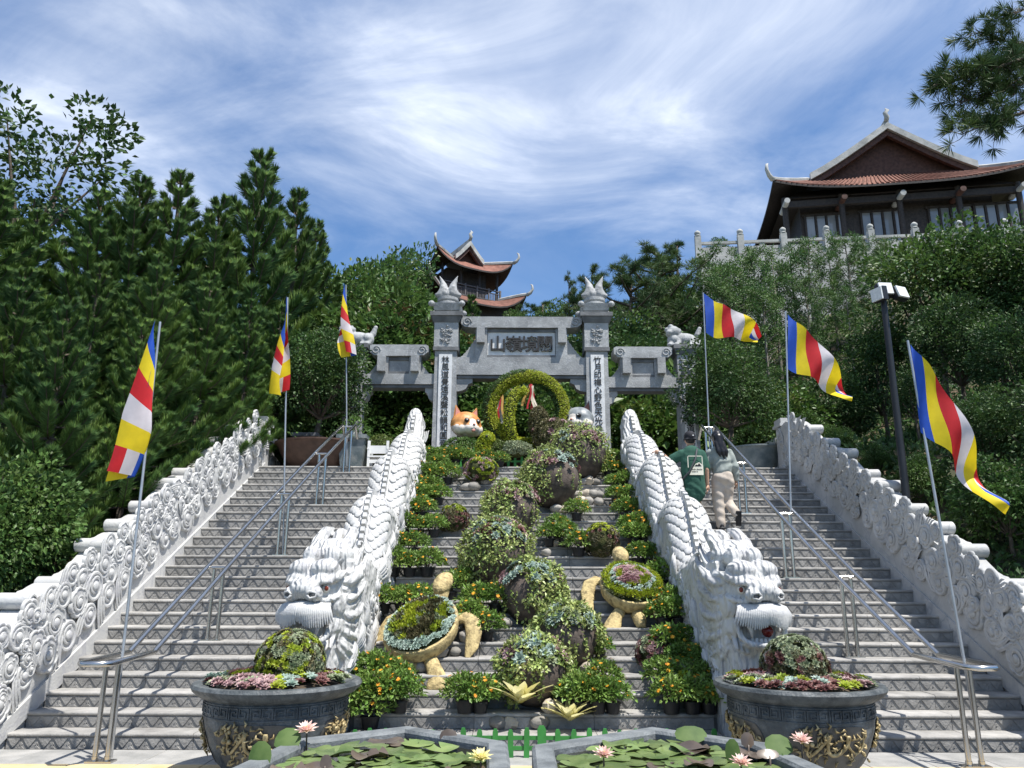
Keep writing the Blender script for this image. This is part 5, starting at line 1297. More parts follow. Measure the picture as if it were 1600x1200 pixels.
while x < 0.9: put('picket', pk, fc, (x, 0, 0)).scale = (1, 1, 1.7); x += 0.14
b = MB(); b.box((-0.1, 0.016, 0.2), (2.1, 0.014, 0.04)); b.build('fence_rail', MT['greenpaint'], fc)

# ------------------------------------------------------------------ topiary ring, cats
def leafy_tube(t, name, key, pts, rads, n, ln=0.05, sel=None, k=1.0):
    b = MB(); P = [Vector(p) for p in pts]; m = len(P) - 1
    for i in range(n):
        s = rnd() * m; j = min(m - 1, int(s)); f = s - j; p = P[j].lerp(P[j + 1], f); d = (P[j + 1] - P[j]).normalized(); r = rads[j] * (1 - f) + rads[j + 1] * f
        q = rv(); q = (q - d * q.dot(d)); 
        if q.length < 0.05: continue
        q.normalize()
        if sel and not sel(p, q): continue
        b.leaf(p + q * r * uni(0.92, 1.06), (q * 0.45 + rv() * 0.9), q + rv() * 0.5, ln * uni(0.7, 1.2), ln * 0.24, 0.2)
    return stuff(b.build(name, MT[key], t, fix=False))
random.seed(31)
c0 = at(822, 641, 16.6); sc_ = 1 / ppm(822, 641, 16.6); RR = 57 * sc_; rt = 10.5 * sc_
t = thing('topiary_ring', 'big topiary ring of lime and dark green box leaves in front of the gate', 'topiary', c0)
ringp = [(RR * math.cos(a) * 1.0, 0.05 * math.sin(a), RR * math.sin(a) * 0.98) for a in [2 * PI * i / 48 for i in range(49)]]
b = MB(); b.tube(ringp, rt * 0.86, 10, cap=False); b.build('moss_frame', MT['moss'], t, smooth=True)
def pat(p, q):
    h = Vector((p.x, 0, p.z)).normalized(); return q.dot(h) * (h.x * 1.1 - 0.25) - q.y * 0.55 - 0.12 - (0.25 if h.x < 0 and h.z > 0.2 else 0)
leafy_tube(t, 'lime_leaves', 'ringlime', ringp, [rt] * 49, 14000, 0.038, lambda p, q: pat(p, q) > 0)
leafy_tube(t, 'yellow_leaves', 'yellowleaf', ringp, [rt] * 49, 7000, 0.04, lambda p, q: pat(p, q) > 0.12)
leafy_tube(t, 'dark_leaves', 'broad', ringp, [rt] * 49, 11000, 0.05, lambda p, q: pat(p, q) <= 0)
stem = [(-20 * sc_, -0.25, -56 * sc_), (-26 * sc_, -0.30, -35 * sc_), (-27 * sc_, -0.30, -10 * sc_), (-20 * sc_, -0.28, 16 * sc_), (-8 * sc_, -0.25, 30 * sc_), (0, -0.25, 22 * sc_)]
b = MB(); b.tube(stem, [8 * sc_, 8 * sc_, 7 * sc_, 7 * sc_, 6 * sc_, 3 * sc_], 10); b.build('neck_core', MT['moss'], t, smooth=True)
leafy_tube(t, 'neck_leaves', 'ringlime', stem, [9 * sc_, 9 * sc_, 8 * sc_, 8 * sc_, 7 * sc_, 5 * sc_], 2600, 0.04)
def mound(px, py, Y, r, key, label, n, rr=None, name='topiary_mound', cat='topiary', rs=None, ln=0.05):
    p = at(px, py, Y); t = thing(name, label, cat, p)
    r = (r, r, r) if isinstance(r, (int, float)) else r
    b = MB(); b.ell((0, 0, 0), (r[0] * 0.85, r[1] * 0.85, r[2] * 0.85), 16, 10, wob=0.2); b.build('core', MT['moss'], t, smooth=True)
    b = MB()
    for q, d in sphere_pts((0, 0, 0), r, n, -0.6):
        b.leaf(q * (1 + 0.12 * mnoise.noise(d * 3)), d * 0.5 + rv() * 0.9, d + rv() * 0.5, ln * uni(0.7, 1.2), ln * 0.26)
    stuff(b.build('leaves', MT[key], t, fix=False))
    if rs: rosettes(t, rs + '_rosettes', rs, [(q * 1.05, d) for q, d in sphere_pts((0, 0, 0), r, 26, 0.1)], 0.06, 0.1)
    return t
mound(842, 662, 16.2, (0.20, 0.22, 0.36), 'brownleaf', 'bronze-green topiary hump inside the ring', 2400)
mound(806, 704, 15.75, (0.34, 0.30, 0.17), 'sage', 'low rounded topiary hump under the ring', 2600)
mound(868, 682, 15.9, (0.46, 0.33, 0.36), 'brownleaf', 'dark bronze topiary mass right of the ring stem', 3000, rs='mauve')
mound(775, 702, 15.7, (0.22, 0.2, 0.18), 'olive', 'small round clipped bush left of the low hump', 1300)
bd_ = mound(757, 705, 15.6, (0.17, 0.16, 0.30), 'lime', 'yellow-green bird-shaped topiary below the orange cat', 1600)
b = MB(); b.ell((0.06, -0.03, 0.26), (0.13, 0.12, 0.12), 12, 8, wob=0.1); b.tube([(0.12, -0.05, 0.25), (0.2, -0.08, 0.19)], [0.05, 0.01], 8); b.build('bird_head', MT['lime'], bd_, smooth=True)
b = MB()
for q, d in sphere_pts((0.06, -0.03, 0.26), (0.14, 0.13, 0.13), 400, -0.8): b.leaf(q, d + rv() * 0.6, rv(), 0.04, 0.011)
stuff(b.build('head_leaves', MT['yellowleaf'], bd_, fix=False))
e = MB(); e.ell((0.05, -0.16, 0.28), 0.03, 8, 6); e.build('eye', MT['plastic'], bd_, smooth=True)
mound(722, 716, 16.2, (0.50, 0.40, 0.42), 'fresh', 'bright green clipped mound under the orange cat', 4200)
mound(888, 690, 15.8, (0.32, 0.3, 0.22), 'sage', 'topiary mound with mauve rosettes under the grey cat', 900, rs='mauve')
MT['cat_o'] = mat('orange_fur_paint', (0.40, 0.16, 0.045), (0.62, 0.30, 0.10), 0.45, scale=5, dist=1.0); MT['cat_w'] = plain('white_fur_paint', (0.68, 0.62, 0.55), 0.45); MT['cat_g'] = mat('grey_fur_paint', (0.12, 0.14, 0.15), (0.26, 0.28, 0.29), 0.45, scale=5, dist=1.0)
MT['cat_pink'] = plain('pink_paint', (0.55, 0.25, 0.20), 0.4); MT['cat_in'] = plain('dark_pink_paint', (0.16, 0.07, 0.06), 0.6)
def cat(px, py, Y, r, rz, fur, label):
    t = thing('cat_sculpture', label, 'cat sculpture', at(px, py, Y), rz)
    b = MB(); b.ell((0, 0, 0), (r, r * 0.9, r * 0.82), 20, 14); b.ell((0, -r * 0.55, -r * 0.28), (r * 0.58, r * 0.48, r * 0.42), 16, 10)
    for s in (-1, 1): b.ell((s * r * 0.55, -r * 0.25, -r * 0.30), (r * 0.48, r * 0.5, r * 0.42), 14, 10)
    me = remesh(b, r * 0.05, 4, 'cat_head', [MT[fur], MT['cat_w']])
    for f in me.polygons:
        c = f.center; w = (c.z < -0.18 * r + 0.10 * r * mnoise.noise(c * 6 / r)) or (abs(c.x) < 0.20 * r + 0.16 * max(0, 0.2 * r - c.z) and c.y < -0.3 * r and c.z < 0.25 * r); f.material_index = 1 if w and c.y < 0.35 * r else 0
    put('head', me, t)
    for s in (-1, 1):
        e = MB(); e.add([(s * r * 0.22, 0, r * 0.6), (s * r * 0.92, 0.02 * r, r * 0.32), (s * r * 0.56, r * 0.42, r * 0.5), (s * r * 0.80, -0.05 * r, r * 1.28)], [(0, 1, 3), (1, 2, 3), (2, 0, 3), (0, 2, 1)])
        ear = e.build('ear', MT[fur], t); m = ear.modifiers.new('b', 'BEVEL'); m.width = r * 0.05; m.segments = 2
        e = MB(); e.add([(s * r * 0.34, -0.045 * r, r * 0.62), (s * r * 0.80, -0.04 * r, r * 0.46), (s * r * 0.755, -0.075 * r, r * 1.06)], [(0, 1, 2)]); e.build('inner_ear', MT['cat_in' if fur == 'cat_g' else 'cat_pink'], ear)
        e = MB(); e.ell((s * r * 0.40, -r * 0.80, r * 0.12), (r * 0.17, r * 0.10, r * 0.15), 12, 8); e.build('eye', MT['plastic'], t, smooth=True)
        e = MB(); e.ell((s * r * 0.40 - r * 0.03, -r * 0.89, r * 0.15), r * 0.045, 8, 6); e.build('eye_glint', MT['white'], t, smooth=True)
        e = MB(); e.tube([(0, -r * 1.0, -r * 0.32), (s * r * 0.14, -r * 0.98, -r * 0.40), (s * r * 0.34, -r * 0.88, -r * 0.33)], r * 0.022, 6); e.build('mouth_line', MT['plastic'], t)
    e = MB(); e.ell((0, -r * 1.02, -r * 0.12), (r * 0.10, r * 0.06, r * 0.065), 10, 6); e.build('nose', MT['cat_pink'], t, smooth=True)
    e = MB(); e.ell((0, -r * 0.93, -r * 0.48), (r * 0.14, r * 0.08, r * 0.12), 10, 6); e.build('tongue', MT['cat_pink'], t, smooth=True)
    return t
cat(728, 664, 16.35, 25 / ppm(728, 664, 16.35), R(34), 'cat_o', 'orange and white cat head sculpture peeking from the left pillar')
cat(904, 656, 16.7, 25 / ppm(904, 656, 16.7), R(-30), 'cat_g', 'grey and white cat head sculpture half hidden by the right pillar')
RIB = [plain('ribbon_red', (0.42, 0.02, 0.03)), plain('ribbon_pink', (0.45, 0.06, 0.18)), plain('ribbon_white', (0.6, 0.55, 0.45)), plain('ribbon_gold', (0.5, 0.3, 0.08))]
def ribbons(px, y0, y1, Y, label):
    a, c = at(px, y0, Y), at(px, y1, Y); t = thing('ribbon_bundle', label, 'ribbons', a)
    b = MB(); b.tube([(0, 0, 0.3), (0, 0, 0)], 0.01, 5); b.ell((0, 0, 0), (0.05, 0.05, 0.06), 8, 6); b.build('hanger', RIB[0], t)
    for i in range(9):
        x = uni(-0.10, 0.10); L_ = (a.z - c.z) * uni(0.6, 1.0); w = uni(0.03, 0.06); r = MB(); vs = []
        for q in range(7): u = q / 6; xx = x * (0.3 + 1.6 * u) + 0.03 * math.sin(u * 5 + i); vs += [(xx - w / 2, uni(-0.02, 0.02) + 0.02 * i - 0.08, -L_ * u), (xx + w / 2, 0.02 * i - 0.08, -L_ * u)]
        r.add(vs, [(q * 2, q * 2 + 1, q * 2 + 3, q * 2 + 2) for q in range(6)]); r.build('ribbon', RIB[(i * 7 + i // 3) % 4], t, smooth=True, fix=False)
ribbons(781, 615, 662, 17.4, 'pink, white and red hanging ribbons seen through the left of the ring')
ribbons(829, 603, 645, 17.4, 'red and white hanging ribbons seen through the middle of the ring')

# ------------------------------------------------------------------ things on the landing
def planter_tree_pot(px, py, Y, r, h, m, label, square=False, plants='broad', n=500):
    p = at(px, py, Y); t = thing('planter', label, 'planter', (p.x, Y, LZ))
    b = MB()
    if square: b.box((0, 0, h / 2), (r * 1.3, r * 1.3, h), taper=1.35); b.box((0, 0, h + 0.03), (r * 1.95, r * 1.95, 0.08))
    else: b.lathe([(r * 0.62, 0), (r * 0.82, h * 0.4), (r * 0.97, h * 0.85), (r, h * 0.92), (r * 1.05, h * 0.95), (r * 1.05, h), (r * 0.95, h), (0, h * 0.95)], 28)
    b.build('planter_body', m, t, smooth=40)
    b = MB()
    for i in range(n):
        d = rv(); d.z = abs(d.z); b.leaf((d.x * r * 0.9, d.y * r * 0.9, h + d.z * 0.45), d + rv() * 0.6, rv(), uni(0.06, 0.12), uni(0.014, 0.028))
    stuff(b.build('leaves', MT[plants], t, fix=False))
    return t
MT['brownpot'] = mat('brown_planter', (0.055, 0.030, 0.022), (0.10, 0.058, 0.042), 0.6, scale=6, bump=0.2); MT['bluegrey'] = mat('blue_grey_planter', (0.10, 0.13, 0.14), (0.19, 0.22, 0.23), 0.7, scale=6, bump=0.3, stain=((0.28, 0.28, 0.25), 3, 0.7))
planter_tree_pot(503, 720, 16.3, 0.95, 0.62, MT['brownpot'], 'wide dark brown planter on the left of the landing', n=120)
planter_tree_pot(552, 720, 15.9, 0.32, 0.66, MT['bluegrey'], 'square blue-grey planter between handrail and white bench', True, 'fresh', 260)
planter_tree_pot(1183, 722, 16.4, 0.55, 0.60, MT['bluegrey'], 'dark planter behind the woman on the right of the landing', False, 'dark', 200)
planter_tree_pot(478, 722, 17.0, 0.3, 0.9, MT['gate_dark'], 'dark stone pot behind the left landing railing', True, 'broad', 120)
b_ = mound(596, 700, 15.95, (0.27, 0.27, 0.25), 'olive', 'clipped round shrub behind the white bench', 1500, name='ball_shrub', cat='shrub')
b = MB(); b.tube([(0, 0, -0.55), (0, 0, -0.1)], 0.05, 8); b.build('trunk', MT['bark'], b_)
p = at(592, 728, 15.55); t = thing('white_bench', 'small white wooden garden seat on the left of the landing', 'seat', (p.x, 15.6, LZ))
def bx(name, c, d): b = MB(); b.box(c, d); b.build(name, MT['white'], t)
for sx in (-0.19, 0.19):
    bx('leg', (sx, -0.17, 0.28), (0.05, 0.05, 0.56)); bx('leg', (sx, 0.17, 0.22), (0.05, 0.05, 0.44)); bx('armrest', (sx * 1.05, 0, 0.40), (0.05, 0.40, 0.035))
bx('backrest', (0, -0.17, 0.38), (0.33, 0.03, 0.16)); bx('stretcher', (0, -0.17, 0.14), (0.33, 0.03, 0.07)); bx('seat', (0, 0, 0.24), (0.42, 0.40, 0.03))
p = at(1421, 812, 11.6); tp = at(1379, 458, 11.6)
t = thing('floodlight_pole', 'tall black pole with three floodlights behind the right balustrade', 'light pole', (p.x, 11.6, p.z))
b = MB(); b.tube([(0, 0, -0.3), (tp.x - p.x, 0, tp.z - p.z)], [0.060, 0.045], 14); b.build('pole', MT['black'], t, smooth=50)
for dx, dz, yaw, pit in ((0.00, 0.06, 4, -14), (0.25, 0.0, 24, -18), (-0.14, -0.04, -70, 5)):
    Mx = Matrix.Translation((tp.x - p.x + dx, -0.10, tp.z - p.z + dz)) @ Matrix.Rotation(R(yaw), 4, 'Z') @ Matrix.Rotation(R(pit), 4, 'X')
    b = MB(); b.box((0, 0.05, 0), (0.235, 0.09, 0.22), Mx); h_ = b.build('floodlight', MT['black'], t)
    b = MB(); b.box((0, -0.010, 0), (0.215, 0.03, 0.20), Mx); b.build('glass', MT['lampglass'], h_)
    b = MB(); b.tube([Mx @ Vector((0, 0.09, -0.03)), Vector((tp.x - p.x, 0, tp.z - p.z - 0.05))], 0.02, 6); b.build('bracket', MT['black'], h_)

# ------------------------------------------------------------------ the two visitors
SKIN = mat('skin', (0.42, 0.25, 0.17), (0.48, 0.30, 0.21), 0.5, scale=12); HAIR = plain('black_hair', (0.008, 0.008, 0.010), 0.35)
def caps(b, pts, rads, n=12): b.tube(pts, rads, n); [b.ell(p, r, 10, 8) for p, r in ((pts[0], rads[0]), (pts[-1], rads[-1]))]
def hand(me_b, w, dirn, palmn, s=1.0, curl=0.5):
    """palm with four unequal bent fingers and a thumb"""
    d = Vector(dirn).normalized(); n = Vector(palmn); n = (n - d * n.dot(d)).normalized(); x = d.cross(n); w = Vector(w)
    me_b.tube([w, w + d * 0.045 * s, w + d * 0.09 * s], [0.024 * s, 0.034 * s, 0.034 * s], 8)
    for i, l in enumerate((0.062, 0.075, 0.07, 0.055)):
        p = w + d * 0.088 * s + x * (i - 1.5) * 0.018 * s; q = p + (d * math.cos(curl) + n * math.sin(curl)) * l * 0.5 * s
        me_b.tube([p, q, q + (d * math.cos(curl * 2) + n * math.sin(curl * 2)) * l * 0.5 * s], [0.0095 * s, 0.009 * s, 0.007 * s], 6)
    p = w + d * 0.03 * s - x * 0.028 * s; me_b.tube([p, p + (d * 0.6 - x * 0.6 + n * 0.4) * 0.04 * s, p + (d * 1.0 - x * 0.6 + n * 0.6) * 0.055 * s], [0.012 * s, 0.011 * s, 0.008 * s], 6)
def head(b, c, s=1.0):
    b.ell(c, (0.076 * s, 0.094 * s, 0.115 * s), 16, 12); b.ell((c[0], c[1] + 0.045 * s, c[2] - 0.06 * s), (0.052 * s, 0.05 * s, 0.055 * s), 12, 8); b.tube([(c[0], c[1] + 0.085 * s, c[2] + 0.02 * s), (c[0], c[1] + 0.115 * s, c[2] - 0.02 * s)], [0.010, 0.016], 6)
    for sx in (-1, 1): b.ell((c[0] + sx * 0.078 * s, c[1] + 0.0, c[2] - 0.01 * s), (0.012, 0.025, 0.035), 8, 6)
    b.tube([(c[0], c[1] - 0.02, c[2] - 0.20 * s), (c[0], c[1], c[2] - 0.05)], [0.055 * s, 0.05 * s], 12)
def join_to(me, mb, mats):
    bm = bmesh.new(); bm.from_mesh(me); tmp = mb.mesh('tmp', mats, smooth=True); bm.from_mesh(tmp); bm.to_mesh(me); bm.free(); bpy.data.meshes.remove(tmp)
    me.polygons.foreach_set('use_smooth', [True] * len(me.polygons)); me.update()
def face(t, c, s):
    for sx in (-1, 1): b = MB(); b.ell((c[0] + sx * 0.030 * s, c[1] + 0.088 * s, c[2] + 0.005), (0.012, 0.008, 0.008), 8, 6); b.build('eye', MT['black'], t, smooth=True)
    b = MB(); b.ell((c[0], c[1] + 0.092 * s, c[2] - 0.058 * s), (0.022, 0.008, 0.006), 8, 6); b.build('mouth', MT['cat_pink'], t, smooth=True)
def shoe(t, p, yaw, pitch, m, name='shoe'):
    b = MB(); Mx = Matrix.Translation(p) @ Matrix.Rotation(yaw, 4, 'Z') @ Matrix.Rotation(pitch, 4, 'X')
    b.ell((0, 0.0, 0.055), (0.045, 0.06, 0.055), 10, 8, Mx); b.ell((0, 0.09, 0.045), (0.048, 0.10, 0.042), 12, 8, Mx); b.box((0, 0.06, 0.013), (0.09, 0.25, 0.026), Mx)
    put(name, remesh(b, 0.010, 2, 'shoe', [m]), t)
# man in a green shirt, left hand on the dragon's back
mx, my = 2.70, 12.46
t = thing('person', 'person in a dark green printed t-shirt and black cap, one hand on the dragon', 'person', (mx, my, floorz(my)))
b = MB(); H = (0.0, 0.06, 1.60); head(b, H)
caps(b, [(0, 0, 0.90), (0, 0, 1.15), (0, 0.0, 1.34)], [0.09, 0.09, 0.09])
caps(b, [(-0.17, 0, 1.36), (-0.36, 0.05, 1.25), (-0.37, 0.06, 1.25)], [0.055, 0.045, 0.044]); caps(b, [(-0.36, 0.05, 1.25), (-0.50, 0.02, 1.385)], [0.043, 0.030])
caps(b, [(0.17, 0, 1.36), (0.225, -0.02, 1.10)], [0.055, 0.045]); caps(b, [(0.225, -0.02, 1.10), (0.235, 0.02, 0.86)], [0.042, 0.030])
caps(b, [(-0.09, 0, 0.85), (-0.10, 0.04, 0.45), (-0.10, -0.02, 0.08)], [0.085, 0.055, 0.04]); caps(b, [(0.09, 0, 0.85), (0.10, 0.26, 0.66), (0.09, 0.22, 0.32)], [0.085, 0.06, 0.04])
body = remesh(b, 0.012, 3, 'body', [SKIN])
hb = MB(); hand(hb, (-0.50, 0.02, 1.385), (-0.75, 0.1, 0.15), (0.0, 0.2, -1), 1.0, 0.45); hand(hb, (0.235, 0.02, 0.86), (0.05, 0.1, -1), (-1, 0.2, 0), 1.0, 0.4); join_to(body, hb, [SKIN])
put('body', body, t); face(t, H, 1.0)
b = MB(); b.ell((0, 0.045, 1.62), (0.084, 0.100, 0.112), 16, 10); put('hair', remesh(b, 0.012, 2, 'hair', [HAIR]), t)
MT['shirt'] = mat('dark_green_cotton', (0.016, 0.065, 0.045), (0.026, 0.088, 0.062), 0.9, scale=9, bump=0.3, bscale=14); MT['cap'] = plain('black_cap_cloth', (0.010, 0.011, 0.016), 0.8)
b = MB(); b.ell((0, 0.05, 1.655), (0.098, 0.112, 0.098), 18, 12); b.box((0, 0.05, 1.60), (0.18, 0.20, 0.02)); c_ = put('cap', remesh(b, 0.011, 3, 'cap', [MT['cap']]), t)
b = MB(); b.ell((-0.01, 0.17, 1.635), (0.075, 0.09, 0.014), 14, 6); b.build('cap_peak', MT['cap'], c_, smooth=True)
b = MB(); b.box((0.03, -0.058, 1.66), (0.022, 0.006, 0.016)); b.build('cap_badge', MT['white'], c_)
b = MB(); caps(b, [(0, 0.0, 0.76), (0, -0.015, 0.95), (0, -0.02, 1.2), (0, 0, 1.34)], [0.205, 0.195, 0.19, 0.165]); b.ell((0, 0, 1.36), (0.20, 0.11, 0.09), 14, 8)
caps(b, [(-0.16, 0, 1.35), (-0.30, 0.04, 1.275)], [0.085, 0.088]); caps(b, [(0.16, 0, 1.35), (0.215, -0.01, 1.14)], [0.085, 0.082])
b.v = [(x_, y_ * 0.72, z_) for x_, y_, z_ in b.v]
me = remesh(b, 0.013, 5, 'shirt', [MT['shirt']])
for v in me.vertices: k = 0.010 * math.sin(v.co.x * 25 + v.co.z * 38 + 3 * mnoise.noise(v.co * 6)) * (1.3 - v.co.z if v.co.z < 1.2 else 0.15); v.co.y += k; 
sh = put('shirt', me, t)
PR = plain('cream_print', (0.62, 0.60, 0.50), 0.9)
def onback(x, z): return -0.163 - 0.0 * z
b = MB()
for a, c, e, f in ((-0.10, 1.30, -0.10, 1.12), (-0.10, 1.30, 0.13, 1.30), (0.13, 1.30, 0.13, 1.13)): b.box(((a + e) / 2, -0.158, (c + f) / 2), (abs(e - a) + 0.012, 0.004, abs(f - c) + 0.012))
b.build('print_frame', PR, sh)
b = MB(); b.prism([(-0.085, 0.995), (0.14, 0.995), (0.14, 1.15), (0.08, 1.20), (0.02, 1.175), (-0.03, 1.10)], -0.161, -0.156); b.build('print_badge', PR, sh)
b = MB(); b.prism([(0.0, 1.135), (0.03, 1.165), (0.05, 1.15), (0.075, 1.185), (0.115, 1.135)], -0.1645, -0.1625); b.build('print_mountain', MT['cap'], sh)
b = MB()
for r_, (x0, n) in enumerate(((-0.045, 15), (-0.045, 9))):
    for i in range(n):
        if i in (6,): continue
        hgt = (0.022, 0.013, 0.016, 0.012)[(i * 5 + r_) % 4]; b.box((x0 + i * 0.0115, -0.1638, 1.075 - r_ * 0.036 + hgt / 2), (0.0055 + 0.003 * (i % 2), 0.0015, hgt))
stuff(b.build('print_lettering', MT['cap'], sh))
MT['khaki'] = mat('khaki_cotton', (0.17, 0.135, 0.10), (0.23, 0.185, 0.14), 0.9, scale=8, bump=0.3, bscale=16)
b = MB(); b.ell((0, 0, 0.82), (0.175, 0.13, 0.14), 14, 8); caps(b, [(-0.09, 0, 0.80), (-0.10, 0.04, 0.45), (-0.10, -0.02, 0.12)], [0.115, 0.085, 0.072]); caps(b, [(0.09, 0, 0.80), (0.10, 0.27, 0.66)], [0.115, 0.092]); caps(b, [(0.10, 0.27, 0.66), (0.09, 0.22, 0.38)], [0.09, 0.072])
put('trousers', remesh(b, 0.013, 4, 'trousers', [MT['khaki']]), t)
SH = plain('black_shoe', (0.012, 0.012, 0.014), 0.5)
shoe(t, (-0.10, -0.03, 0.0), 0.1, 0.0, SH); shoe(t, (0.09, 0.22, floorz(my + 0.30) - floorz(my)), -0.1, 0.0, SH)
b = MB(); b.tube([(-0.50 + 0.03, 0.025, 1.355), (-0.475 + 0.03, 0.02, 1.335)], 0.036, 10); b.build('wristwatch', MT['black'], t, smooth=50)
bg_ = tag(empty('shoulder_bag', (mx, my, floorz(my))), 'black cross-body bag hanging at the left hip of the person in green', 'bag')
b = MB(); b.tube([(0.09, 0.06, 1.44), (0.07, -0.10, 1.42), (0.02, -0.168, 1.25), (-0.08, -0.172, 1.05), (-0.19, -0.10, 0.93), (-0.22, -0.06, 0.88)], [0.014, 0.016, 0.016, 0.016, 0.016, 0.014], 6); b.build('strap', plain('grey_strap', (0.05, 0.055, 0.06), 0.7), bg_, smooth=True)
b = MB(); b.ell((-0.225, -0.04, 0.82), (0.075, 0.05, 0.105), 12, 8); b.box((-0.225, -0.04, 0.81), (0.13, 0.085, 0.17)); put('pouch', remesh(b, 0.012, 3, 'pouch', [MT['cap']]), bg_)
# woman in a grey-green top
wx, wy = 3.22, 12.60
t = thing('person', 'person with long black hair, grey-green top and pale beige trousers climbing the stairs', 'person', (wx, wy, floorz(wy)))
b = MB(); H = (-0.04, 0.05, 1.50); head(b, H, 0.98)
caps(b, [(0, 0, 0.86), (0, 0, 1.05), (-0.02, 0.02, 1.27)], [0.09, 0.08, 0.08])
caps(b, [(-0.17, 0.02, 1.26), (-0.22, 0.05, 1.02), (-0.20, 0.18, 0.84)], [0.05, 0.042, 0.03]); caps(b, [(0.14, 0.02, 1.26), (0.21, 0.0, 1.02), (0.245, 0.08, 0.80)], [0.05, 0.042, 0.03])
caps(b, [(-0.08, 0, 0.82), (-0.085, 0.02, 0.44), (-0.07, 0.0, 0.08)], [0.09, 0.06, 0.04]); caps(b, [(0.08, 0, 0.82), (0.08, 0.10, 0.46), (0.16, -0.14, 0.22)], [0.09, 0.06, 0.04])
body = remesh(b, 0.012, 3, 'body', [SKIN])
hb = MB(); hand(hb, (-0.20, 0.18, 0.84), (0.1, 0.6, -0.7), (1, 0, 0), 0.92, 0.4); hand(hb, (0.245, 0.08, 0.80), (0.05, 0.2, -1), (-1, 0, 0), 0.92, 0.4); join_to(body, hb, [SKIN])
put('body', body, t); face(t, H, 0.98)
b = MB(); b.ell((-0.04, 0.035, 1.525), (0.092, 0.108, 0.118), 16, 10); caps(b, [(-0.04, -0.03, 1.50), (-0.03, -0.06, 1.37), (-0.01, -0.085, 1.28), (0.01, -0.10, 1.20)], [0.085, 0.078, 0.06, 0.025])
for s in (-0.06, 0.0, 0.05): caps(b, [(s - 0.03, -0.08, 1.40), (s * 1.2, -0.12, 1.25), (s * 1.0 + 0.015, -0.13, 1.13 + abs(s) * 0.6)], [0.04, 0.035, 0.010])
put('hair', remesh(b, 0.011, 2, 'long_hair', [HAIR]), t)
MT['sagecloth'] = mat('grey_green_cotton', (0.235, 0.265, 0.245), (0.29, 0.32, 0.30), 0.9, scale=8, bump=0.3, bscale=14)
b = MB(); caps(b, [(0, 0, 0.90), (0, 0, 1.0), (-0.01, 0.01, 1.15), (-0.02, 0.02, 1.25)], [0.155, 0.165, 0.165, 0.14]); b.ell((-0.015, 0.02, 1.27), (0.19, 0.10, 0.075), 12, 8)
caps(b, [(-0.17, 0.02, 1.25), (-0.235, 0.05, 1.02), (-0.205, 0.17, 0.86)], [0.072, 0.068, 0.05]); caps(b, [(0.14, 0.02, 1.25), (0.22, 0.0, 1.02), (0.25, 0.07, 0.83)], [0.072, 0.068, 0.05])
b.v = [(x_, y_ * 0.80, z_) for x_, y_, z_ in b.v]
me = remesh(b, 0.013, 4, 'blouse', [MT['sagecloth']])
for v in me.vertices: k = 0.008 * math.sin(v.co.x * 20 - v.co.z * 42 + 3 * mnoise.noise(v.co * 6)); v.co.y += k
put('blouse', me, t)
MT['cream'] = mat('pale_beige_cotton', (0.42, 0.36, 0.30), (0.50, 0.44, 0.375), 0.9, scale=8, bump=0.3, bscale=14)
b = MB(); b.ell((0, -0.01, 0.84), (0.175, 0.135, 0.15), 16, 10); caps(b, [(-0.08, 0, 0.78), (-0.085, 0.02, 0.44), (-0.07, 0.0, 0.07)], [0.11, 0.092, 0.075]); caps(b, [(0.08, 0, 0.78), (0.08, 0.10, 0.46)], [0.115, 0.09]); caps(b, [(0.08, 0.10, 0.46), (0.155, -0.12, 0.25)], [0.088, 0.072])
me = remesh(b, 0.013, 4, 'trousers', [MT['cream']])
for v in me.vertices: v.co.y += 0.006 * math.sin(v.co.z * 45 + v.co.x * 15)
put('trousers', me, t)
shoe(t, (-0.07, -0.02, 0.0), 0.05, 0.0, SH); shoe(t, (0.175, -0.185, 0.22), -0.1, R(-70), SH)
# ------------------------------------------------------------------ buildings beyond the stairs
def patch(t, name, mats, P, rows=5, cols=14, lift=0.0, sag=1.25, th=0.14, rib=False):
    """one roof slope: P = eave0, eave1, top1, top0; eave corners curl up by lift; tiles above, timber below"""
    e0, e1, q1, q0 = [Vector(p) for p in P]; vs = []
    def pt(s, k):
        a = e0.lerp(e1, s); c = q0.lerp(q1, s); p = a.lerp(c, k); zc = a.z + lift * abs(2 * s - 1) ** 3.2
        p.z = zc + (c.z - zc) * k ** sag; return p
    for k in range(rows + 1):
        for s in range(cols + 1): vs.append(pt(s / cols, k / rows))
    w = cols + 1; n = len(vs); mb = MB()
    top = [(k * w + s, k * w + s + 1, (k + 1) * w + s + 1, (k + 1) * w + s) for k in range(rows) for s in range(cols)]
    mb.add(vs, top); mb.cur = 1
    mb.add([v - Vector((0, 0, th)) for v in vs], [tuple(reversed(f)) for f in top])
    rim = [i for i in range(w)]; mb.add([vs[i] for i in rim] + [vs[i] - Vector((0, 0, th)) for i in rim], [(i, i + 1, w + i + 1, w + i) for i in range(w - 1)])
    for c_ in (0, cols):
        ed = [k * w + c_ for k in range(rows + 1)]; mb.add([vs[i] for i in ed] + [vs[i] - Vector((0, 0, th)) for i in ed], [(i, i + 1, rows + 2 + i, rows + 1 + i) for i in range(rows)])
    o = mb.build(name, mats, t, smooth=30, fix=False)
    if rib:
        L_ = (e1 - e0).length; nr = int(L_ / 0.30); b = MB()
        for i in range(nr):
            s = (i + 0.5) / nr; b.tube([pt(s, k / 4) + Vector((0, 0, 0.03)) for k in range(5)], 0.055, 5)
        stuff(b.build('roof_tile_rows', mats[0], o, smooth=True))
    return o, pt
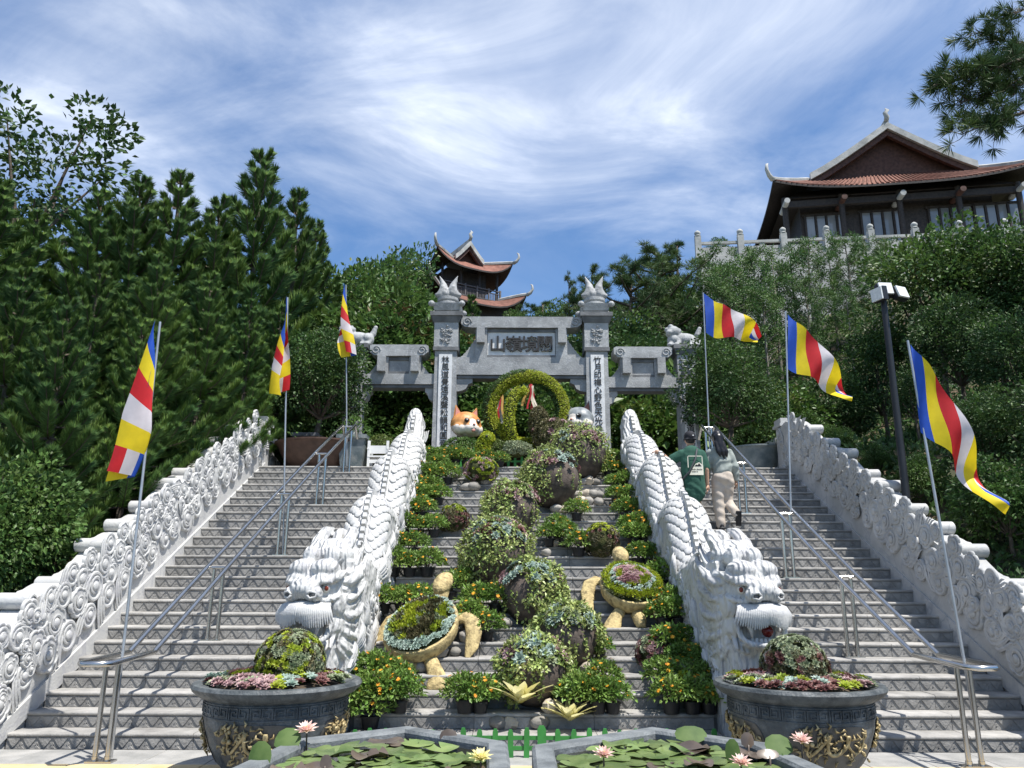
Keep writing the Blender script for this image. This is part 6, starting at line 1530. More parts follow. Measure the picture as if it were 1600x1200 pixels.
def roof(t, W_, D_, z, g, hg, ha, lift, gable=True, top=None, rib=False):
    c = [Vector((0, 0, z)), Vector((W_, 0, z)), Vector((W_, D_, z)), Vector((0, D_, z))]
    gx = g if top is None else top; q = [Vector((gx, g, z + hg)), Vector((W_ - gx, g, z + hg)), Vector((W_ - gx, D_ - g, z + hg)), Vector((gx, D_ - g, z + hg))]
    mats = [MT['rooftile'], MT['wood']]; first = None
    for i in range(4):
        o, pt = patch(t, 'roof', mats, (c[i], c[(i + 1) % 4], q[(i + 1) % 4], q[i]), lift=lift, rib=rib and i == 0)
        b = MB(); b.tube([pt(0, k / 6) + Vector((0, 0, 0.06)) for k in range(7)], [0.15, 0.16, 0.16, 0.17, 0.17, 0.18, 0.18], 6); h = b.build('hip_ridge', MT['ridge'], t, smooth=40)
        p = pt(0, 0); d = (Vector((p.x, p.y, 0)) - Vector((W_ / 2, D_ / 2, 0))).normalized()
        b = MB(); b.tube([p + Vector((0, 0, 0.0)), p + d * 0.35 + Vector((0, 0, 0.18)), p + d * 0.55 + Vector((0, 0, 0.5)), p + d * 0.5 + Vector((0, 0, 0.85)), p + d * 0.36 + Vector((0, 0, 0.95))], [0.16, 0.14, 0.11, 0.08, 0.03], 8); b.build('curled_tip', MT['ridge'], h, smooth=True)
    if gable:
        xc = W_ / 2; ov = 0.5
        for s in (0, 1):
            a = q[0] if s == 0 else q[1]; b_ = q[3] if s == 0 else q[2]
            e0, e1 = Vector((a.x, a.y - ov, a.z - 0.02)), Vector((b_.x, b_.y + ov, b_.z - 0.02)); r0, r1 = Vector((xc, a.y - ov, z + ha)), Vector((xc, b_.y + ov, z + ha))
            patch(t, 'upper_roof', mats, (e0, e1, r1, r0) if s == 1 else (e1, e0, r0, r1), lift=0, sag=1.12)
            b = MB(); pts = []
            for k in range(7): u = k / 6; pts.append(Vector((e0.x + (xc - e0.x) * u, e0.y - 0.05, e0.z + (ha - hg) * u ** 1.12)))
            m = MB(); vs = []
            for p in pts: vs += [p + Vector((0, 0.12, -0.22)), p + Vector((0, 0.12, 0.22)), p + Vector((0, -0.12, 0.22)), p + Vector((0, -0.12, -0.22))]
            m.add(vs, [(k * 4 + j, k * 4 + (j + 1) % 4, k * 4 + 4 + (j + 1) % 4, k * 4 + 4 + j) for k in range(6) for j in range(4)] + [(0, 1, 2, 3), (27, 26, 25, 24)]); m.build('gable_ridge', MT['ridge'], t)
            m = MB(); vs = []
            for p in pts: vs += [p + Vector((0, 0.3, -0.26)), p + Vector((0, 0.05, -0.26)), p + Vector((0, 0.05, -0.62)), p + Vector((0, 0.3, -0.62))]
            m.add(vs, [(k * 4 + j, k * 4 + (j + 1) % 4, k * 4 + 4 + (j + 1) % 4, k * 4 + 4 + j) for k in range(6) for j in range(4)]); m.build('barge_board', MT['redwood'], t)
        b = MB(); b.add([q[0] + Vector((0.2, 0.15, 0)), q[1] + Vector((-0.2, 0.15, 0)), Vector((xc, g + 0.15, z + ha - 0.2))], [(0, 1, 2)]); b.build('gable_wall', MT['redwood'], t)
        b = MB(); b.box((xc, D_ / 2, z + ha + 0.12), (0.3, D_ - 2 * g + 1.1, 0.4)); b.build('ridge', MT['ridge'], t)
        b = MB(); p = Vector((xc, g - ov - 0.05, z + ha + 0.25)); b.tube([p, p + Vector((0.05, -0.1, 0.3)), p + Vector((-0.05, -0.12, 0.55)), p + Vector((0.12, -0.1, 0.75)), p + Vector((0.0, -0.1, 0.9))], [0.14, 0.16, 0.13, 0.12, 0.02], 8); b.build('ridge_finial', MT['ridge'], t, smooth=True)
        b = MB(); b.ell((xc, g - ov + 0.1, z + ha - 0.42), (0.28, 0.08, 0.14), 8, 6); b.build('gable_ornament', MT['ridge'], t)
A = at(1208, 297, 42.0); ang = R(-9)
hall = thing('temple_hall', 'large timber temple hall with red tile roof and grey gable on the right terrace', 'temple hall', (A.x, 42.0, A.z), ang)
HW, HD = 14.6, 15.0
roof(hall, HW, HD, 0, 1.9, 1.5, 4.6, 0.75, top=2.5, rib=True)
b = MB(); b.box((HW / 2, HD / 2, -2.7), (HW - 3.6, HD - 3.6, 5.6)); b.build('wall', MT['wood'], hall)
b = MB(); b.box((HW / 2, HD / 2, 0.35), (HW - 1.5, HD - 1.5, 1.1), taper=0.8); b.build('ceiling', MT['wood'], hall)
for i in range(5):
    x = 0.75 + i * (HW - 1.5) / 4
    b = MB(); b.tube([(x, 0.9, -5.6), (x, 0.9, -0.1)], 0.17, 12); b.build('column', MT['wood'], hall, smooth=40)
    b = MB(); b.tube([(x, 0.1, -0.62), (x, 1.8, -0.62)], 0.17, 12); b.build('beam_end', MT['ridge'] if i % 2 == 0 else MT['redwood'], hall, smooth=40)
b = MB(); b.box((HW / 2, 0.92, -0.55), (HW - 1.2, 0.22, 0.4)); b.build('front_beam', MT['wood'], hall)
for gx in (2.35, 5.6, 9.45, 12.0):
    n = 4
    for i in range(n):
        x = gx + i * 0.62; b = MB(); b.box((x, 1.76, -2.1), (0.46, 0.05, 2.2)); f = b.build('window', MT['pane'], hall)
        b = MB(); b.box((x - 0.30, 1.73, -2.1), (0.12, 0.14, 2.4)); b.build('mullion', MT['wood'], f)
    b = MB(); b.box((gx + 0.9, 1.73, -0.94), (2.7, 0.14, 0.14)); b.build('window_head', MT['wood'], hall)
# terrace wall and balustrade in front of the hall
e0, e1 = at(1093, 400, 38.5), at(1680, 372, 36.6)
tw = thing('terrace_wall', 'tall pale concrete retaining wall below the temple hall', 'wall', (0, 0, 0))
b = MB(); zt = e0.z; vs = [(e0.x, e0.y, zt), (e1.x, e1.y, zt), (e1.x + 4, 62, zt), (e0.x + 3.4, 62, zt)]
b.add([Vector(v) for v in vs] + [Vector((v[0], v[1] + (-0.5 if v[1] < 50 else 0), 5.0)) for v in vs], [(0, 1, 2, 3), (0, 4, 5, 1), (1, 5, 6, 2), (3, 2, 6, 7), (0, 3, 7, 4)]); b.build('retaining_wall', MT['concrete'], tw)
bl = thing('terrace_balustrade', 'carved grey stone balustrade along the terrace in front of the temple hall', 'balustrade', (0, 0, 0))
pm_ = MB(); pm_.box((0, 0, 0.62), (0.32, 0.32, 1.24)); pm_.lathe([(0.13, 1.24), (0.19, 1.30), (0.13, 1.36), (0.17, 1.44), (0.17, 1.52), (0.10, 1.60), (0, 1.66)], 10); pmesh = pm_.mesh('post', MT['ridge'], smooth=40)
rm_ = MB(); rm_.box((0, 0, 0.86), (2.0, 0.16, 0.14)); rmesh = rm_.mesh('rail', MT['ridge']); pn = MB(); pn.box((0, 0, 0.30), (2.0, 0.10, 0.6)); pn.box((0, 0, 0.70), (0.22, 0.1, 0.2)); pnm = pn.mesh('panel', MT['concrete'])
d_ = (e1 - e0); d_.z = 0; n = int(d_.length / 2.27)
for i in range(n + 1):
    p = Vector((e0.x, e0.y + 0.25, zt)) + d_.normalized() * 2.27 * i; rz = math.atan2(d_.y, d_.x)
    o = put('post', pmesh, bl, p); o.rotation_euler = (0, 0, rz)
    if i < n:
        for nm, me in (('rail', rmesh), ('panel', pnm)): o = put(nm, me, bl, p + d_.normalized() * 1.135); o.rotation_euler = (0, 0, rz)
# pagoda
A = at(682, 406, 58.0); pg = thing('pagoda', 'dark two-tier timber pagoda with upturned red roofs behind the gate', 'pagoda', (A.x, 58.0, A.z), R(31))
PW = 7.2
roof(pg, PW, PW, 0, 1.7, 1.25, 2.75, 1.25, top=2.25)
b = MB(); b.box((PW / 2, PW / 2, -1.2), (PW - 3.4, PW - 3.4, 3.0)); b.build('wall', MT['wood'], pg)
b = MB(); b.box((PW / 2, PW / 2, -2.42), (PW - 1.3, PW - 1.3, 0.32)); b.build('balcony_floor', MT['wood'], pg)
MT['railwood'] = mat('grey_timber', (0.07, 0.065, 0.068), (0.12, 0.115, 0.115), 0.7, scale=6)
for sd in range(2):
    Mx = Matrix.Translation((PW / 2, PW / 2, 0)) @ Matrix.Rotation(-sd * PI / 2, 4, 'Z') @ Matrix.Translation((-PW / 2, -PW / 2, 0))
    for z, h in ((-1.30, 0.09), (-1.55, 0.06), (-2.2, 0.07)):
        b = MB(); b.box((PW / 2, 0.78, z), (PW - 1.4, 0.09, h), Mx); b.build('balcony_rail', MT['railwood'], pg)
    for i in range(6): b = MB(); b.box((0.8 + i * (PW - 1.6) / 5, 0.78, -1.72), (0.14, 0.14, 1.10), Mx); b.build('balcony_post', MT['railwood'], pg)
    for i in range(40): b = MB(); b.box((0.8 + (i + 0.5) * (PW - 1.6) / 40, 0.78, -1.86), (0.06, 0.04, 0.62), Mx); b.build('baluster', MT['railwood'], pg)
    for i in range(4): b = MB(); b.tube([(1.0 + i * (PW - 2.0) / 3, 1.0, -2.3), (1.0 + i * (PW - 2.0) / 3, 1.0, 0.3)], 0.12, 8, Mx); b.build('column', MT['wood'], pg)
lo = empty('lower_storey', (-0.85, -0.85, -3.35)); lo.parent = pg; _kids.setdefault(pg.name, []).append(lo)
roof(lo, PW + 1.7, PW + 1.7, 0, 1.8, 1.25, 0, 1.6, gable=False)
for k in _kids.pop(lo.name): k.parent = pg; k.matrix_basis = Matrix.Translation((-0.85, -0.85, -3.35)) @ k.matrix_basis; _kids[pg.name].append(k)
_kids[pg.name].remove(lo); bpy.data.objects.remove(lo)
b = MB(); b.box((PW / 2, PW / 2, -7.0), (PW - 0.6, PW - 0.6, 8.5)); b.build('lower_wall', MT['wood'], pg)

# ------------------------------------------------------------------ trees and plants
def tproto(name): o = empty(name); o['category'] = 'tree'; o['label'] = 'x'; return o
def araucaria(seed, H=7.0, Rb=1.75, tiers=19):
    random.seed(seed); t = tproto('araucaria_tree'); t['h'] = H
    b = MB(); b.tube([(0, 0, -0.6), (0.03, 0, H * 0.5), (0, 0, H * 0.97)], [0.13, 0.08, 0.02], 8); b.build('trunk', MT['bark'], t)
    fo = MB(); br = MB()
    for k in range(tiers):
        f = (k + 0.5) / tiers; z = H * (0.06 + 0.92 * f); L_ = (Rb * 0.94 * (1 - f) ** 0.95 + 0.14) * uni(0.9, 1.1); nb = 6 if f < 0.8 else 4
        for i in range(nb):
            a = 2 * PI * (i + 0.5 * (k % 2)) / nb + uni(-0.2, 0.2); l = L_ * uni(0.82, 1.12); up = uni(-0.05, 0.12) + 0.75 * f ** 2.2
            dr = Vector((math.cos(a), math.sin(a), 0)); pts = [Vector((0, 0, z)) + dr * l * u + Vector((0, 0, l * (up * u - 0.10 * math.sin(u * PI) + 0.30 * u ** 3))) for u in (0, 0.25, 0.5, 0.75, 0.92, 1.0)]; yl = rnd() < 0.22
            br.tube(pts, [0.03, 0.025, 0.02, 0.015, 0.01, 0.004], 3, cap=False)
            ns = int(15 + 22 * min(1, l)); sp = min(0.25, 0.12 + 0.11 * l)
            for q in range(ns):
                u = 0.24 + 0.76 * (q + 0.5 + uni(-0.3, 0.3)) / ns; j = min(4, int(u * 5)); x = u * 5 - j; p = pts[j].lerp(pts[j + 1], x); ax = (pts[j + 1] - pts[j]).normalized(); sd = ax.cross(Vector((0, 0, 1))).normalized(); upv = sd.cross(ax)
                tp = math.sin(min(1, (1.12 - u) * 2.4) * PI / 2) * min(1, u * 2.2); tipc = rnd() < (0.45 if yl else 0.14) + 0.6 * max(0, u - 0.65)
                for w in range(11):
                    th = (w - 5) * 0.40 + uni(-0.10, 0.10); rad = sd * math.sin(th) + upv * math.cos(th); fo.cur = 1 if tipc and abs(th) < 1.5 else 0
                    fo.leaf(p, ax * uni(0.45, 0.85) + rad * uni(0.65, 1.0) + rv() * 0.12 + Vector((0, 0, uni(0.05, 0.35))), rad, sp * tp * (uni(0.7, 1.15) if rnd() < 0.85 else uni(1.2, 1.5)) + 0.05, 0.0085, 0.6)
    fo.cur = 0; br.build('branches', MT['bark'], t); stuff(fo.build('crown', [MT['arauc'], MT['arauc_lit_tip']], t, fix=False)); return t
MT['arauc_lit_tip'] = leafm('araucaria_lit_tips', (0.120, 0.205, 0.040), (0.190, 0.280, 0.058), 0.5, 0.25, 0.9, 0.3)  # paler tips, also painting the sunlit upper sides of the plumes into colour
def limbs(b, base, targets, r, n=6):
    for c in targets:
        m = Vector(base).lerp(c, 0.5) + Vector((uni(-0.1, 0.1), uni(-0.1, 0.1), uni(-0.15, 0.05))) * (c - Vector(base)).length * 0.6
        b.tube([base, m, c], [r, r * 0.6, r * 0.18], n, cap=False)
def broad(name, seed, H, rx, rz, key, nl, ln, asp=0.30, nclump=26, cl=0.34, bark='bark', trunk=0.10, fill=0.25, key2=None, low=0.0, k2=0.3):
    """tree: trunk with limbs and a crown of leaves gathered in uneven clumps"""
    random.seed(seed); t = tproto(name); t['h'] = H; cz = H - rz; C_ = Vector((0, 0, cz)); cs = []
    while len(cs) < nclump:
        d = rv()
        if d.z < -0.75 + low: continue
        k = uni(0.45, 0.95); cs.append(C_ + Vector((d.x * rx * k, d.y * rx * k, d.z * rz * k)))
    b = MB(); fork = Vector((uni(-0.1, 0.1), uni(-0.1, 0.1), max(0.15 * H, cz - rz * 0.8))); b.tube([(0, 0, -0.5), (uni(-.05, .05), 0, fork.z * 0.5), fork], [trunk * 1.3, trunk, trunk * 0.8], 8); limbs(b, fork, cs[::2], trunk * 0.55, 5); b.build('trunk', MT[bark], t, smooth=True)
    fo = MB(); sizes = [uni(0.7, 1.25) for c in cs]
    for i in range(nl):
        if rnd() < fill:
            d = rv(); k = uni(0.2, 0.9); p = C_ + Vector((d.x * rx * k, d.y * rx * k, d.z * rz * k))
            if p.z < cz - rz * (0.75 - low): continue
            o = d
        else:
            j = random.randrange(len(cs)); c = cs[j]; d = rv(); R_ = cl * rx * sizes[j]; k = uni(0.35, 1.0) ** 0.5
            p = c + Vector((d.x, d.y, d.z * 0.8)) * R_ * k; o = d * 0.6 + (p - C_).normalized() * 0.6
        fo.cur = 1 if key2 and mnoise.noise(p * 1.1) > k2 - 0.12 * uni(-1, 1) and o.z > -0.2 else 0
        fo.leaf(p, o + rv() * 0.8 + Vector((0, 0, -0.15)), rv() + Vector((0, 0, 0.8)), ln * uni(0.7, 1.25), ln * asp * uni(0.8, 1.2), 0.2)
    fo.cur = 0; stuff(fo.build('crown', [MT[key], MT[key2 or key]], t, fix=False)); return t
def tuft(b, p, d, ln, n=22, w=0.007, spread=0.9):
    d = Vector(d).normalized()
    for i in range(n): b.leaf(p, d * uni(0.4, 1.1) + rv() * spread, rv(), ln * uni(0.75, 1.1), w, 0.1)
def pine(name, seed, H, rx, ntuft=420, ln=0.24, key='pine', bare=0.45, lean=0.3):
    random.seed(seed); t = tproto(name); t['h'] = H; b = MB(); fo = MB()
    tr = [Vector((lean * math.sin(u * 3 + seed) * u * H * 0.12, 0.1 * math.cos(u * 4) * u, u * H * 0.96 - (0.6 if u == 0 else 0))) for u in (0, 0.25, 0.5, 0.75, 1.0)]
    b.tube(tr, [0.17, 0.13, 0.10, 0.06, 0.02], 7); nb = 30
    def tp(u): j = min(3, int(u * 4)); return tr[j].lerp(tr[j + 1], u * 4 - j)
    for i in range(nb):
        u = bare + (1 - bare) * (i + rnd()) / nb; a = uni(0, 6.28); l = rx * (1 - ((u - bare) / (1 - bare)) ** 1.6 * 0.8) * uni(0.6, 1.1); p0 = tp(u); d = Vector((math.cos(a), math.sin(a), uni(0.05, 0.5)))
        pts = [p0 + d * l * k + Vector((uni(-.1, .1), uni(-.1, .1), 0.16 * l * k * k + uni(-.06, .06))) for k in (0, 0.35, 0.7, 1.0)]; pts[0] = p0
        b.tube(pts, [0.05, 0.035, 0.022, 0.008], 4, cap=False)
        for q in range(max(4, ntuft // nb)):
            k = uni(0.40, 1.02); j = min(2, int(k * 3)); pp = pts[j].lerp(pts[j + 1], min(1, k * 3 - j)); off = rv() * uni(0, 0.34) * l * 0.6; off.z = abs(off.z) * 0.9; e = pp + off
            if rnd() < 0.5: b.tube([pp, e], [0.010, 0.005], 3, cap=False)
            tuft(fo, e, (off.normalized() if off.length > 0.01 else d) + Vector((0, 0, 0.7)), ln)
    b.build('trunk', MT['bark'], t, smooth=True); stuff(fo.build('crown', MT[key], t, fix=False)); return t
def slender(name, seed, H=6.0):
    random.seed(seed); t = tproto(name); t['h'] = H; b = MB(); fo = MB(); b.tube([(0, 0, -0.6), (uni(-.1, .1), 0, H * .35), (uni(-.2, .2), uni(-.1, .1), H * .7), (0, 0, H * .97)], [0.085, 0.065, 0.045, 0.012], 6)
    for i in range(40):
        u = 0.15 + 0.83 * (i + rnd()) / 40; a = uni(0, 6.28); l = (0.35 + 0.85 * math.sin(min(1, (1.08 - u) * 1.5) * PI / 2)) * uni(0.6, 1.15); p0 = Vector((0, 0, u * H)); d = Vector((math.cos(a), math.sin(a), uni(0.35, 0.9))); e = p0 + d * l
        b.tube([p0, p0 + d * l * 0.5 + Vector((0, 0, -0.05)), e], [0.022, 0.015, 0.006], 4, cap=False)
        for q in range(3):
            c = e + rv() * 0.16 - d * l * uni(0, 0.5)
            for w in range(46): dd = rv(); fo.leaf(c + dd * uni(0.02, 0.20), dd + Vector((0, 0, 0.3)) + rv() * 0.4, rv(), uni(0.10, 0.17), 0.020, 0.2)
    b.build('trunk', MT['palebark'], t); stuff(fo.build('crown', MT['slimleaf'], t, fix=False)); return t
MT['slimleaf'] = leafm('podocarp_leaves', (0.058, 0.125, 0.034), (0.120, 0.200, 0.050), 0.5, 0.15, 0.9, 0.35)
MT['redtip'] = leafm('reddish_new_leaves', (0.10, 0.075, 0.035), (0.17, 0.12, 0.05), 0.45, 0.2, 2, 0.3)
PR_A = [araucaria(1), araucaria(2, 7.0, 1.6), araucaria(3, 7.0, 1.9, 21)]
def putt(pr, px, py, Y, label, group, wide=1.0, cat='tree', rz=None, base=None):
    tp = at(px, py, Y); zg = terrain_z(tp.x, Y) if base is None else base; s = (tp.z - zg) / pr['h']
    return place(pr, used, label, group, (tp.x, Y, zg), uni(0, 6.28) if rz is None else rz, (s * wide, s * wide, s), cat)
random.seed(4)
GA = 'araucaria trees in the grove left of the stairs'
for i, (px, py, Y, w, lab) in enumerate((
    (411, 238, 19.0, 0.95, 'tallest araucaria, its feathery spire highest above the left grove'), (466, 298, 21.0, 0.85, 'slim araucaria spire just right of the tallest one'), (494, 348, 23.0, 0.85, 'rightmost slim araucaria at the edge of the left grove'),
    (345, 312, 18.0, 1.1, 'araucaria immediately left of the tallest spire'), (283, 272, 17.5, 1.1, 'araucaria with a double tip in the middle of the left grove skyline'), (222, 282, 17.0, 1.15, 'broad araucaria left of the double-tipped one'),
    (160, 300, 16.5, 1.2, 'araucaria below the open branches of the tall leafy tree'), (60, 335, 16.0, 1.2, 'araucaria under the left side of the tall leafy tree'), (0, 285, 14.5, 1.25, 'araucaria cut by the left picture edge'),
    (40, 425, 11.6, 1.15, 'bright-tipped young araucaria at the far left front'), (158, 418, 12.2, 1.1, 'bright-tipped young araucaria second in the left front row'), (252, 405, 12.8, 1.1, 'bright-tipped young araucaria third in the left front row'),
    (330, 430, 14.0, 1.1, 'araucaria behind the limp flag at the handrail foot'), (392, 470, 15.5, 1.1, 'low araucaria beside the halfway limp flag'), (110, 470, 10.6, 1.0, 'lowest front araucaria with bare lower branches above the left balustrade'), (225, 500, 11.8, 0.95, 'araucaria directly behind the foot flag on the left'), (440, 480, 17.5, 1.1, 'araucaria between the two slim flagpoles on the left'))):
    putt(PR_A[i % 3], px, py, Y, lab, GA, w)
T1 = broad('leafy_tree', 11, 6.0, 2.0, 2.1, 'broad', 8500, 0.15, 0.30, 30, 0.32, key2='olive')
T2 = broad('leafy_tree', 12, 6.0, 1.9, 2.4, 'dark', 8500, 0.15, 0.30, 30, 0.32, key2='broad')
T3 = broad('leafy_tree', 13, 6.0, 2.2, 2.4, 'broad', 9000, 0.20, 0.26, 34, 0.30, key2='redtip', k2=0.38)
RT = broad('round_tree', 14, 2.9, 1.05, 1.05, 'dark', 11000, 0.065, 0.34, 40, 0.30, trunk=0.06, key2='broad', fill=0.35, k2=0.25)
SL = broad('shrub', 16, 1.2, 0.75, 0.62, 'fresh', 2200, 0.11, 0.26, 18, 0.38, trunk=0.03, key2='olive')
SH3 = broad('shrub', 25, 3.0, 1.25, 1.35, 'broad', 6500, 0.13, 0.30, 30, 0.34, trunk=0.05, key2='dark')
SF3 = broad('shrub', 26, 3.0, 1.25, 1.35, 'fresh', 5500, 0.14, 0.28, 30, 0.34, trunk=0.05, key2='olive')
HY = broad('hydrangea_shrub', 17, 1.0, 0.70, 0.55, 'fresh', 1100, 0.17, 0.40, 16, 0.40, trunk=0.02, key2='broad')
OP = broad('open_tree', 18, 8.0, 2.5, 2.2, 'dark', 3300, 0.17, 0.30, 34, 0.19, 'bark', 0.11, 0.10, key2='broad')
PN = [pine('pine_tree', 21, 7.0, 2.0), pine('pine_tree', 22, 7.0, 1.6, 380, bare=0.3)]
SLN = [slender('slender_tree', 31), slender('slender_tree', 32)]
random.seed(6)
putt(OP, 85, 158, 21.0, 'tall open-crowned leafy tree rising above the left grove', None, 1.05, rz=1.2)
GB = 'broadleaf trees behind the left of the gate'
putt(T1, 622, 378, 27.0, 'bushy tree just left of the pagoda', GB, 0.62); putt(T1, 566, 398, 25.0, 'rounded bushy tree between araucarias and pagoda', GB, 0.85); putt(T3, 600, 455, 22.5, 'tree with reddish new leaves behind the left gate wing', GB, 1.2); putt(T3, 665, 480, 21.8, 'reddish-leaved tree directly behind the left tall pillar', GB, 1.0)
putt(T2, 545, 500, 21.0, 'dark tree behind the flag at the top of the left rail', GB, 1.1); putt(T2, 470, 560, 19.5, 'dark low tree in the shade behind the landing planter', GB, 1.2)
putt(RT, 505, 508, 17.0, 'round dark small-leaved tree in front of the left outer pillar', None, 1.0, base=LZ + 0.1)
putt(RT, 1130, 530, 16.9, 'round dark small-leaved tree in front of the right outer pillar', None, 1.08, base=LZ + 0.1)
GP = 'pines behind the right of the gate'
putt(PN[0], 1015, 385, 31.0, 'crooked pine with a wide crown right of the right tall pillar', GP, 1.25); putt(PN[1], 1060, 372, 33.0, 'pine reaching up beside the terrace corner', GP, 1.1); putt(PN[1], 886, 432, 34.0, 'small thin pine just left of the right pillar finial', GP, 0.7); putt(PN[0], 930, 420, 33.0, 'pine directly behind the right pillar finial', GP, 1.0)
putt(PN[1], 850, 468, 40.0, 'yellowish low pine between pagoda and right pillar', GP, 1.5); putt(PN[1], 808, 478, 42.0, 'low pine right below the pagoda eave', GP, 1.3); putt(PR_A[1], 737, 462, 36.0, 'small araucaria standing in front of the pagoda', None, 0.9)
putt(T1, 858, 470, 38.0, 'yellow-green tree behind the gate slab, left of the right finial', GP, 0.75); putt(T1, 815, 484, 39.0, 'low leafy tree peeping over the middle of the gate slab', GP, 0.7); putt(PN[0], 975, 415, 29.0, 'dense pine right beside the right finial', GP, 1.3); putt(T1, 1040, 425, 32.0, 'leafy tree under the crooked pine', GP, 0.8)
putt(T1, 1122, 372, 41.0, 'leafy tree crown showing behind the terrace balustrade corner', None, 0.8, base=at(1122, 460, 41).z)
putt(T2, 985, 500, 24.0, 'dark tree behind the right gate wing', None, 1.2); putt(T2, 1050, 500, 25.0, 'dark tree above the right guardian lion', None, 1.1); putt(SL, 1030, 545, 23.0, 'light green shrub above the right gate wing', None, 1.2, 'shrub')
GS = 'slender trees in a row below the terrace wall'
sl_ = sorted(((1105, 398, 31), (1140, 410, 30), (1172, 395, 31.5), (1205, 402, 30), (1232, 385, 31), (1262, 378, 30), (1292, 388, 31.5), (1318, 368, 30), (1350, 380, 31), (1380, 372, 30), (1408, 390, 31), (1125, 425, 28.5), (1190, 440, 28), (1255, 440, 28.5), (1320, 450, 28), (1155, 392, 33)))
for i, (px, py, Y) in enumerate(sl_):
    putt(SLN[i % 2], px, py, Y, 'slender tree before the pale terrace wall, %s from the left of its row' % ORD[i], GS, 1.0)
putt(T2, 965, 470, 27.0, 'dark tree between the right pillar and the crooked pine', None, 1.0)
GR = 'broadleaf trees right of the stairs'
for px, py, Y, pr, w, lab in ((1440, 352, 18.5, T1, 1.0, 'sunlit broadleaf tree behind the floodlights'), (1530, 345, 17.5, T1, 1.0, 'broadleaf tree right of the sunlit one, below the hall windows'), (1600, 335, 16.5, T2, 1.0, 'dark broadleaf tree at the right picture edge, upper'), (1480, 440, 15.5, T2, 1.0, 'dark broadleaf tree behind the foot flag on the right'), (1570, 470, 14.0, T2, 1.0, 'dark broadleaf tree at the right edge above the balustrade'), (1620, 560, 11.5, T2, 1.0, 'low dark tree cut by the right picture edge'), (1365, 490, 19.5, T2, 0.9, 'dark slender-trunked tree left of the floodlight pole'), (1300, 560, 19.0, T2, 1.1, 'low broadleaf tree behind the halfway flying flag'), (1420, 560, 15.0, T2, 1.0, 'low dark tree around the floodlight pole'), (1530, 600, 12.5, T2, 1.1, 'low dark tree beyond the right balustrade coping')):
    putt(pr, px, py, Y, lab, GR, w)
random.seed(9)
for px, py, Y, pr, w, lab in ((1215, 590, 19.0, SF3, 1.15, 'light green shrub right of the round right tree'), (1185, 620, 18.0, SH3, 1.15, 'shrub behind the top of the right handrail'), (1255, 640, 17.0, SH3, 1.1, 'shrub below the halfway flying flag'), (1310, 660, 15.5, SH3, 1.1, 'dark shrub above the right balustrade'), (1370, 690, 14.0, SH3, 1.1, 'shrub left of the floodlight pole base'), (1430, 700, 12.8, SH3, 1.0, 'shrub right of the floodlight pole'), (1560, 700, 11.0, SH3, 1.1, 'shrub behind the tip of the foot flag'), (980, 600, 22.2, SF3, 1.15, 'bright shrub under the right gate wing'), (1020, 620, 21.6, SF3, 1.1, 'yellow-green shrub under the right wing near the pillar'), (1050, 590, 22.6, SH3, 1.2, 'shrub filling the right gate opening'), (700, 600, 21.6, SH3, 1.1, 'shrub behind the orange cat'), (740, 590, 22.2, SF3, 1.0, 'strap-leaved shrub behind the ring left side'), (790, 585, 22.6, SH3, 1.2, 'dark shrub behind the ring'), (850, 585, 22.6, SH3, 1.2, 'dark shrub behind the right of the ring'), (905, 595, 22.2, SF3, 1.1, 'shrub behind the grey cat'), (640, 600, 21.4, SH3, 1.2, 'shrub in the left gate opening'), (595, 610, 21.0, SH3, 1.15, 'leafy shrub behind the white garden seat'), (680, 570, 22.5, SH3, 1.1, 'tall shrub left of the ring'), (440, 620, 18.5, SH3, 1.2, 'dark shrub behind the left landing railing'), (400, 640, 17.0, SH3, 1.2, 'dark shrub beyond the left balustrade head'),
    (38, 690, 9.7, SH3, 0.85, 'glossy pale-lit shrub over the left balustrade bottom'), (-5, 740, 9.3, SH3, 0.8, 'glossy shrub at the left picture edge'), (72, 770, 10.3, SH3, 0.8, 'lower glossy shrub left of the young araucaria')):
    putt(pr, px, py, Y, lab, None, w, 'shrub')
for px, py, Y, lab in ((1480, 795, 12.6, 'large-leaved light green hydrangea under the foot flag'), (1432, 785, 13.2, 'hydrangea at the floodlight pole base'), (1530, 810, 12.0, 'hydrangea right of the flag tip'), (1580, 835, 11.4, 'hydrangea at the right end of the coping'), (1385, 770, 14.0, 'hydrangea behind the right coping rolls')):
    putt(HY, px, py, Y, lab, 'hydrangeas beyond the right balustrade', 0.8, 'shrub')
# undergrowth on both banks: nobody could count it
def cover(name, x0, x1, y0, y1, n, key, ln, label, hmax=0.5):
    b = MB()
    for i in range(n):
        x, y = uni(x0, x1), uni(y0, y1); z = terrain_z(x, y) + hmax * max(0, 0.5 + mnoise.noise(Vector((x, y, 0)))) * rnd()
        b.leaf((x, y, z), rv() + Vector((0, 0, 0.7)), rv(), ln * uni(0.7, 1.3), ln * 0.25, 0.2)
    o = stuff(b.build(name, MT[key], None, fix=False)); o['label'] = label
cover('undergrowth', -13, -5.9, 7, 21, 16000, 'dark', 0.16, 'dark undergrowth below the left grove'); cover('undergrowth', 6.0, 14, 7, 24, 20000, 'dark', 0.15, 'dark undergrowth on the right bank'); cover('undergrowth', -9, 16, 21, 40, 26000, 'broad', 0.22, 'undergrowth on the slope behind the gate')
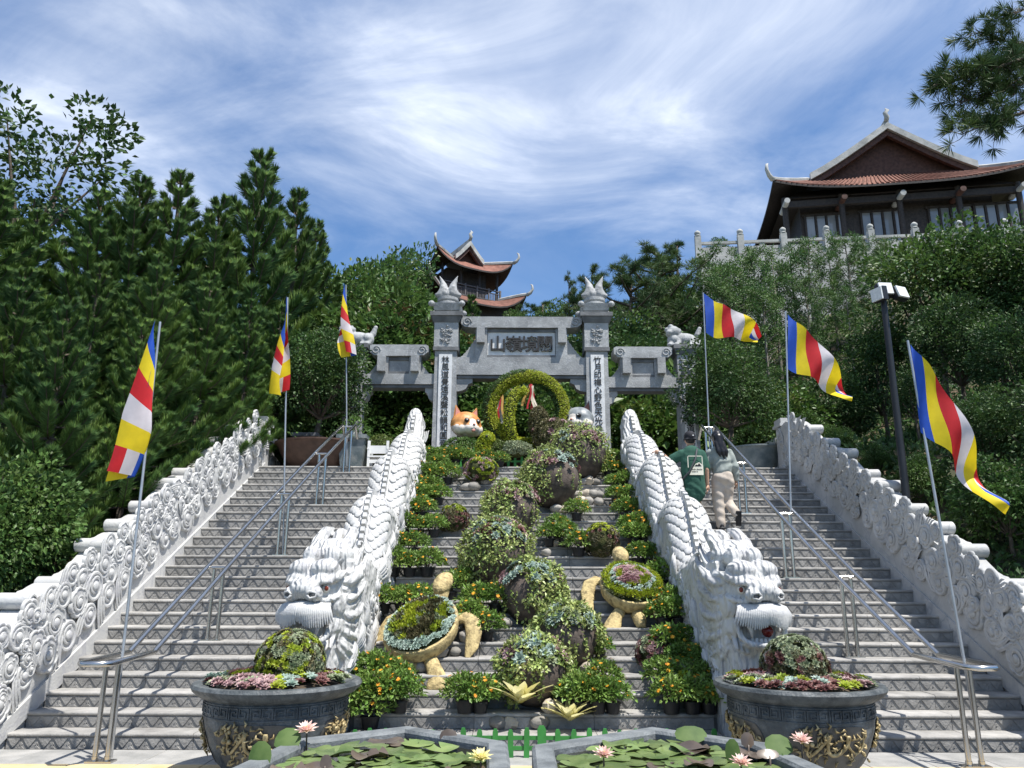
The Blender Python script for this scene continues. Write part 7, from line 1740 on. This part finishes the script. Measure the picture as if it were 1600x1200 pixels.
# the pine leaning in at the top right: its trunk stands outside the picture
random.seed(12); tb = at(1790, 400, 12.0); t = thing('pine_tree', 'pine boughs reaching in at the top right corner', 'tree', (tb.x, 12.0, terrain_z(tb.x, 12.0)))
b = MB(); fo = MB(); o0 = Vector(t.location); trunk = [at(1790, y, 12.0) - o0 for y in (760, 400, 100, -160)]; trunk[0].z = -0.5; b.tube(trunk, [0.20, 0.16, 0.12, 0.06], 9); b.build('trunk', MT['bark'], t, smooth=True); b = MB()
def bough(pxs, r, nt, side=0.5):
    P = [at(px, py, Y) - o0 for px, py, Y in pxs]; b.tube(P, [r * (1 - 0.85 * i / (len(P) - 1)) for i in range(len(P))], 6, cap=False)
    for i in range(nt):
        s = uni(0.30, 1.0) * (len(P) - 1); j = min(len(P) - 2, int(s)); p = P[j].lerp(P[j + 1], s - j); ax = (P[j + 1] - P[j]).normalized(); d = (rv() + ax * 0.7); d.z *= 0.6; e = p + d.normalized() * uni(0.05, side)
        b.tube([p, p.lerp(e, 0.5) + rv() * 0.03, e], [0.009, 0.007, 0.004], 3, cap=False); tuft(fo, e, (e - p).normalized() + Vector((0, 0, 0.15)), 0.24, 44, 0.006, 0.8)
for q, r, nt in ((((1790, 60, 12), (1690, 70, 11.8), (1600, 88, 11.7), (1530, 112, 11.6), (1462, 130, 11.5)), 0.06, 100), (((1790, 210, 12), (1690, 190, 11.6), (1610, 170, 11.5), (1560, 183, 11.4), (1500, 208, 11.3)), 0.05, 62), (((1790, 100, 12), (1700, 60, 12.4), (1620, 70, 12.6), (1560, 60, 12.8), (1530, 48, 12.8)), 0.045, 52), (((1790, 140, 12), (1690, 130, 12.2), (1620, 110, 12.4), (1570, 100, 12.4)), 0.05, 62), (((1790, -30, 12), (1690, -10, 12), (1610, 10, 12), (1590, 14, 12)), 0.04, 18), (((1790, 170, 12), (1680, 150, 12), (1600, 125, 11.8), (1545, 145, 11.8), (1490, 160, 11.8)), 0.04, 52)): bough(q, r, nt)
b.build('boughs', MT['bark'], t, smooth=True); stuff(fo.build('needles', MT['pine'], t, fix=False))
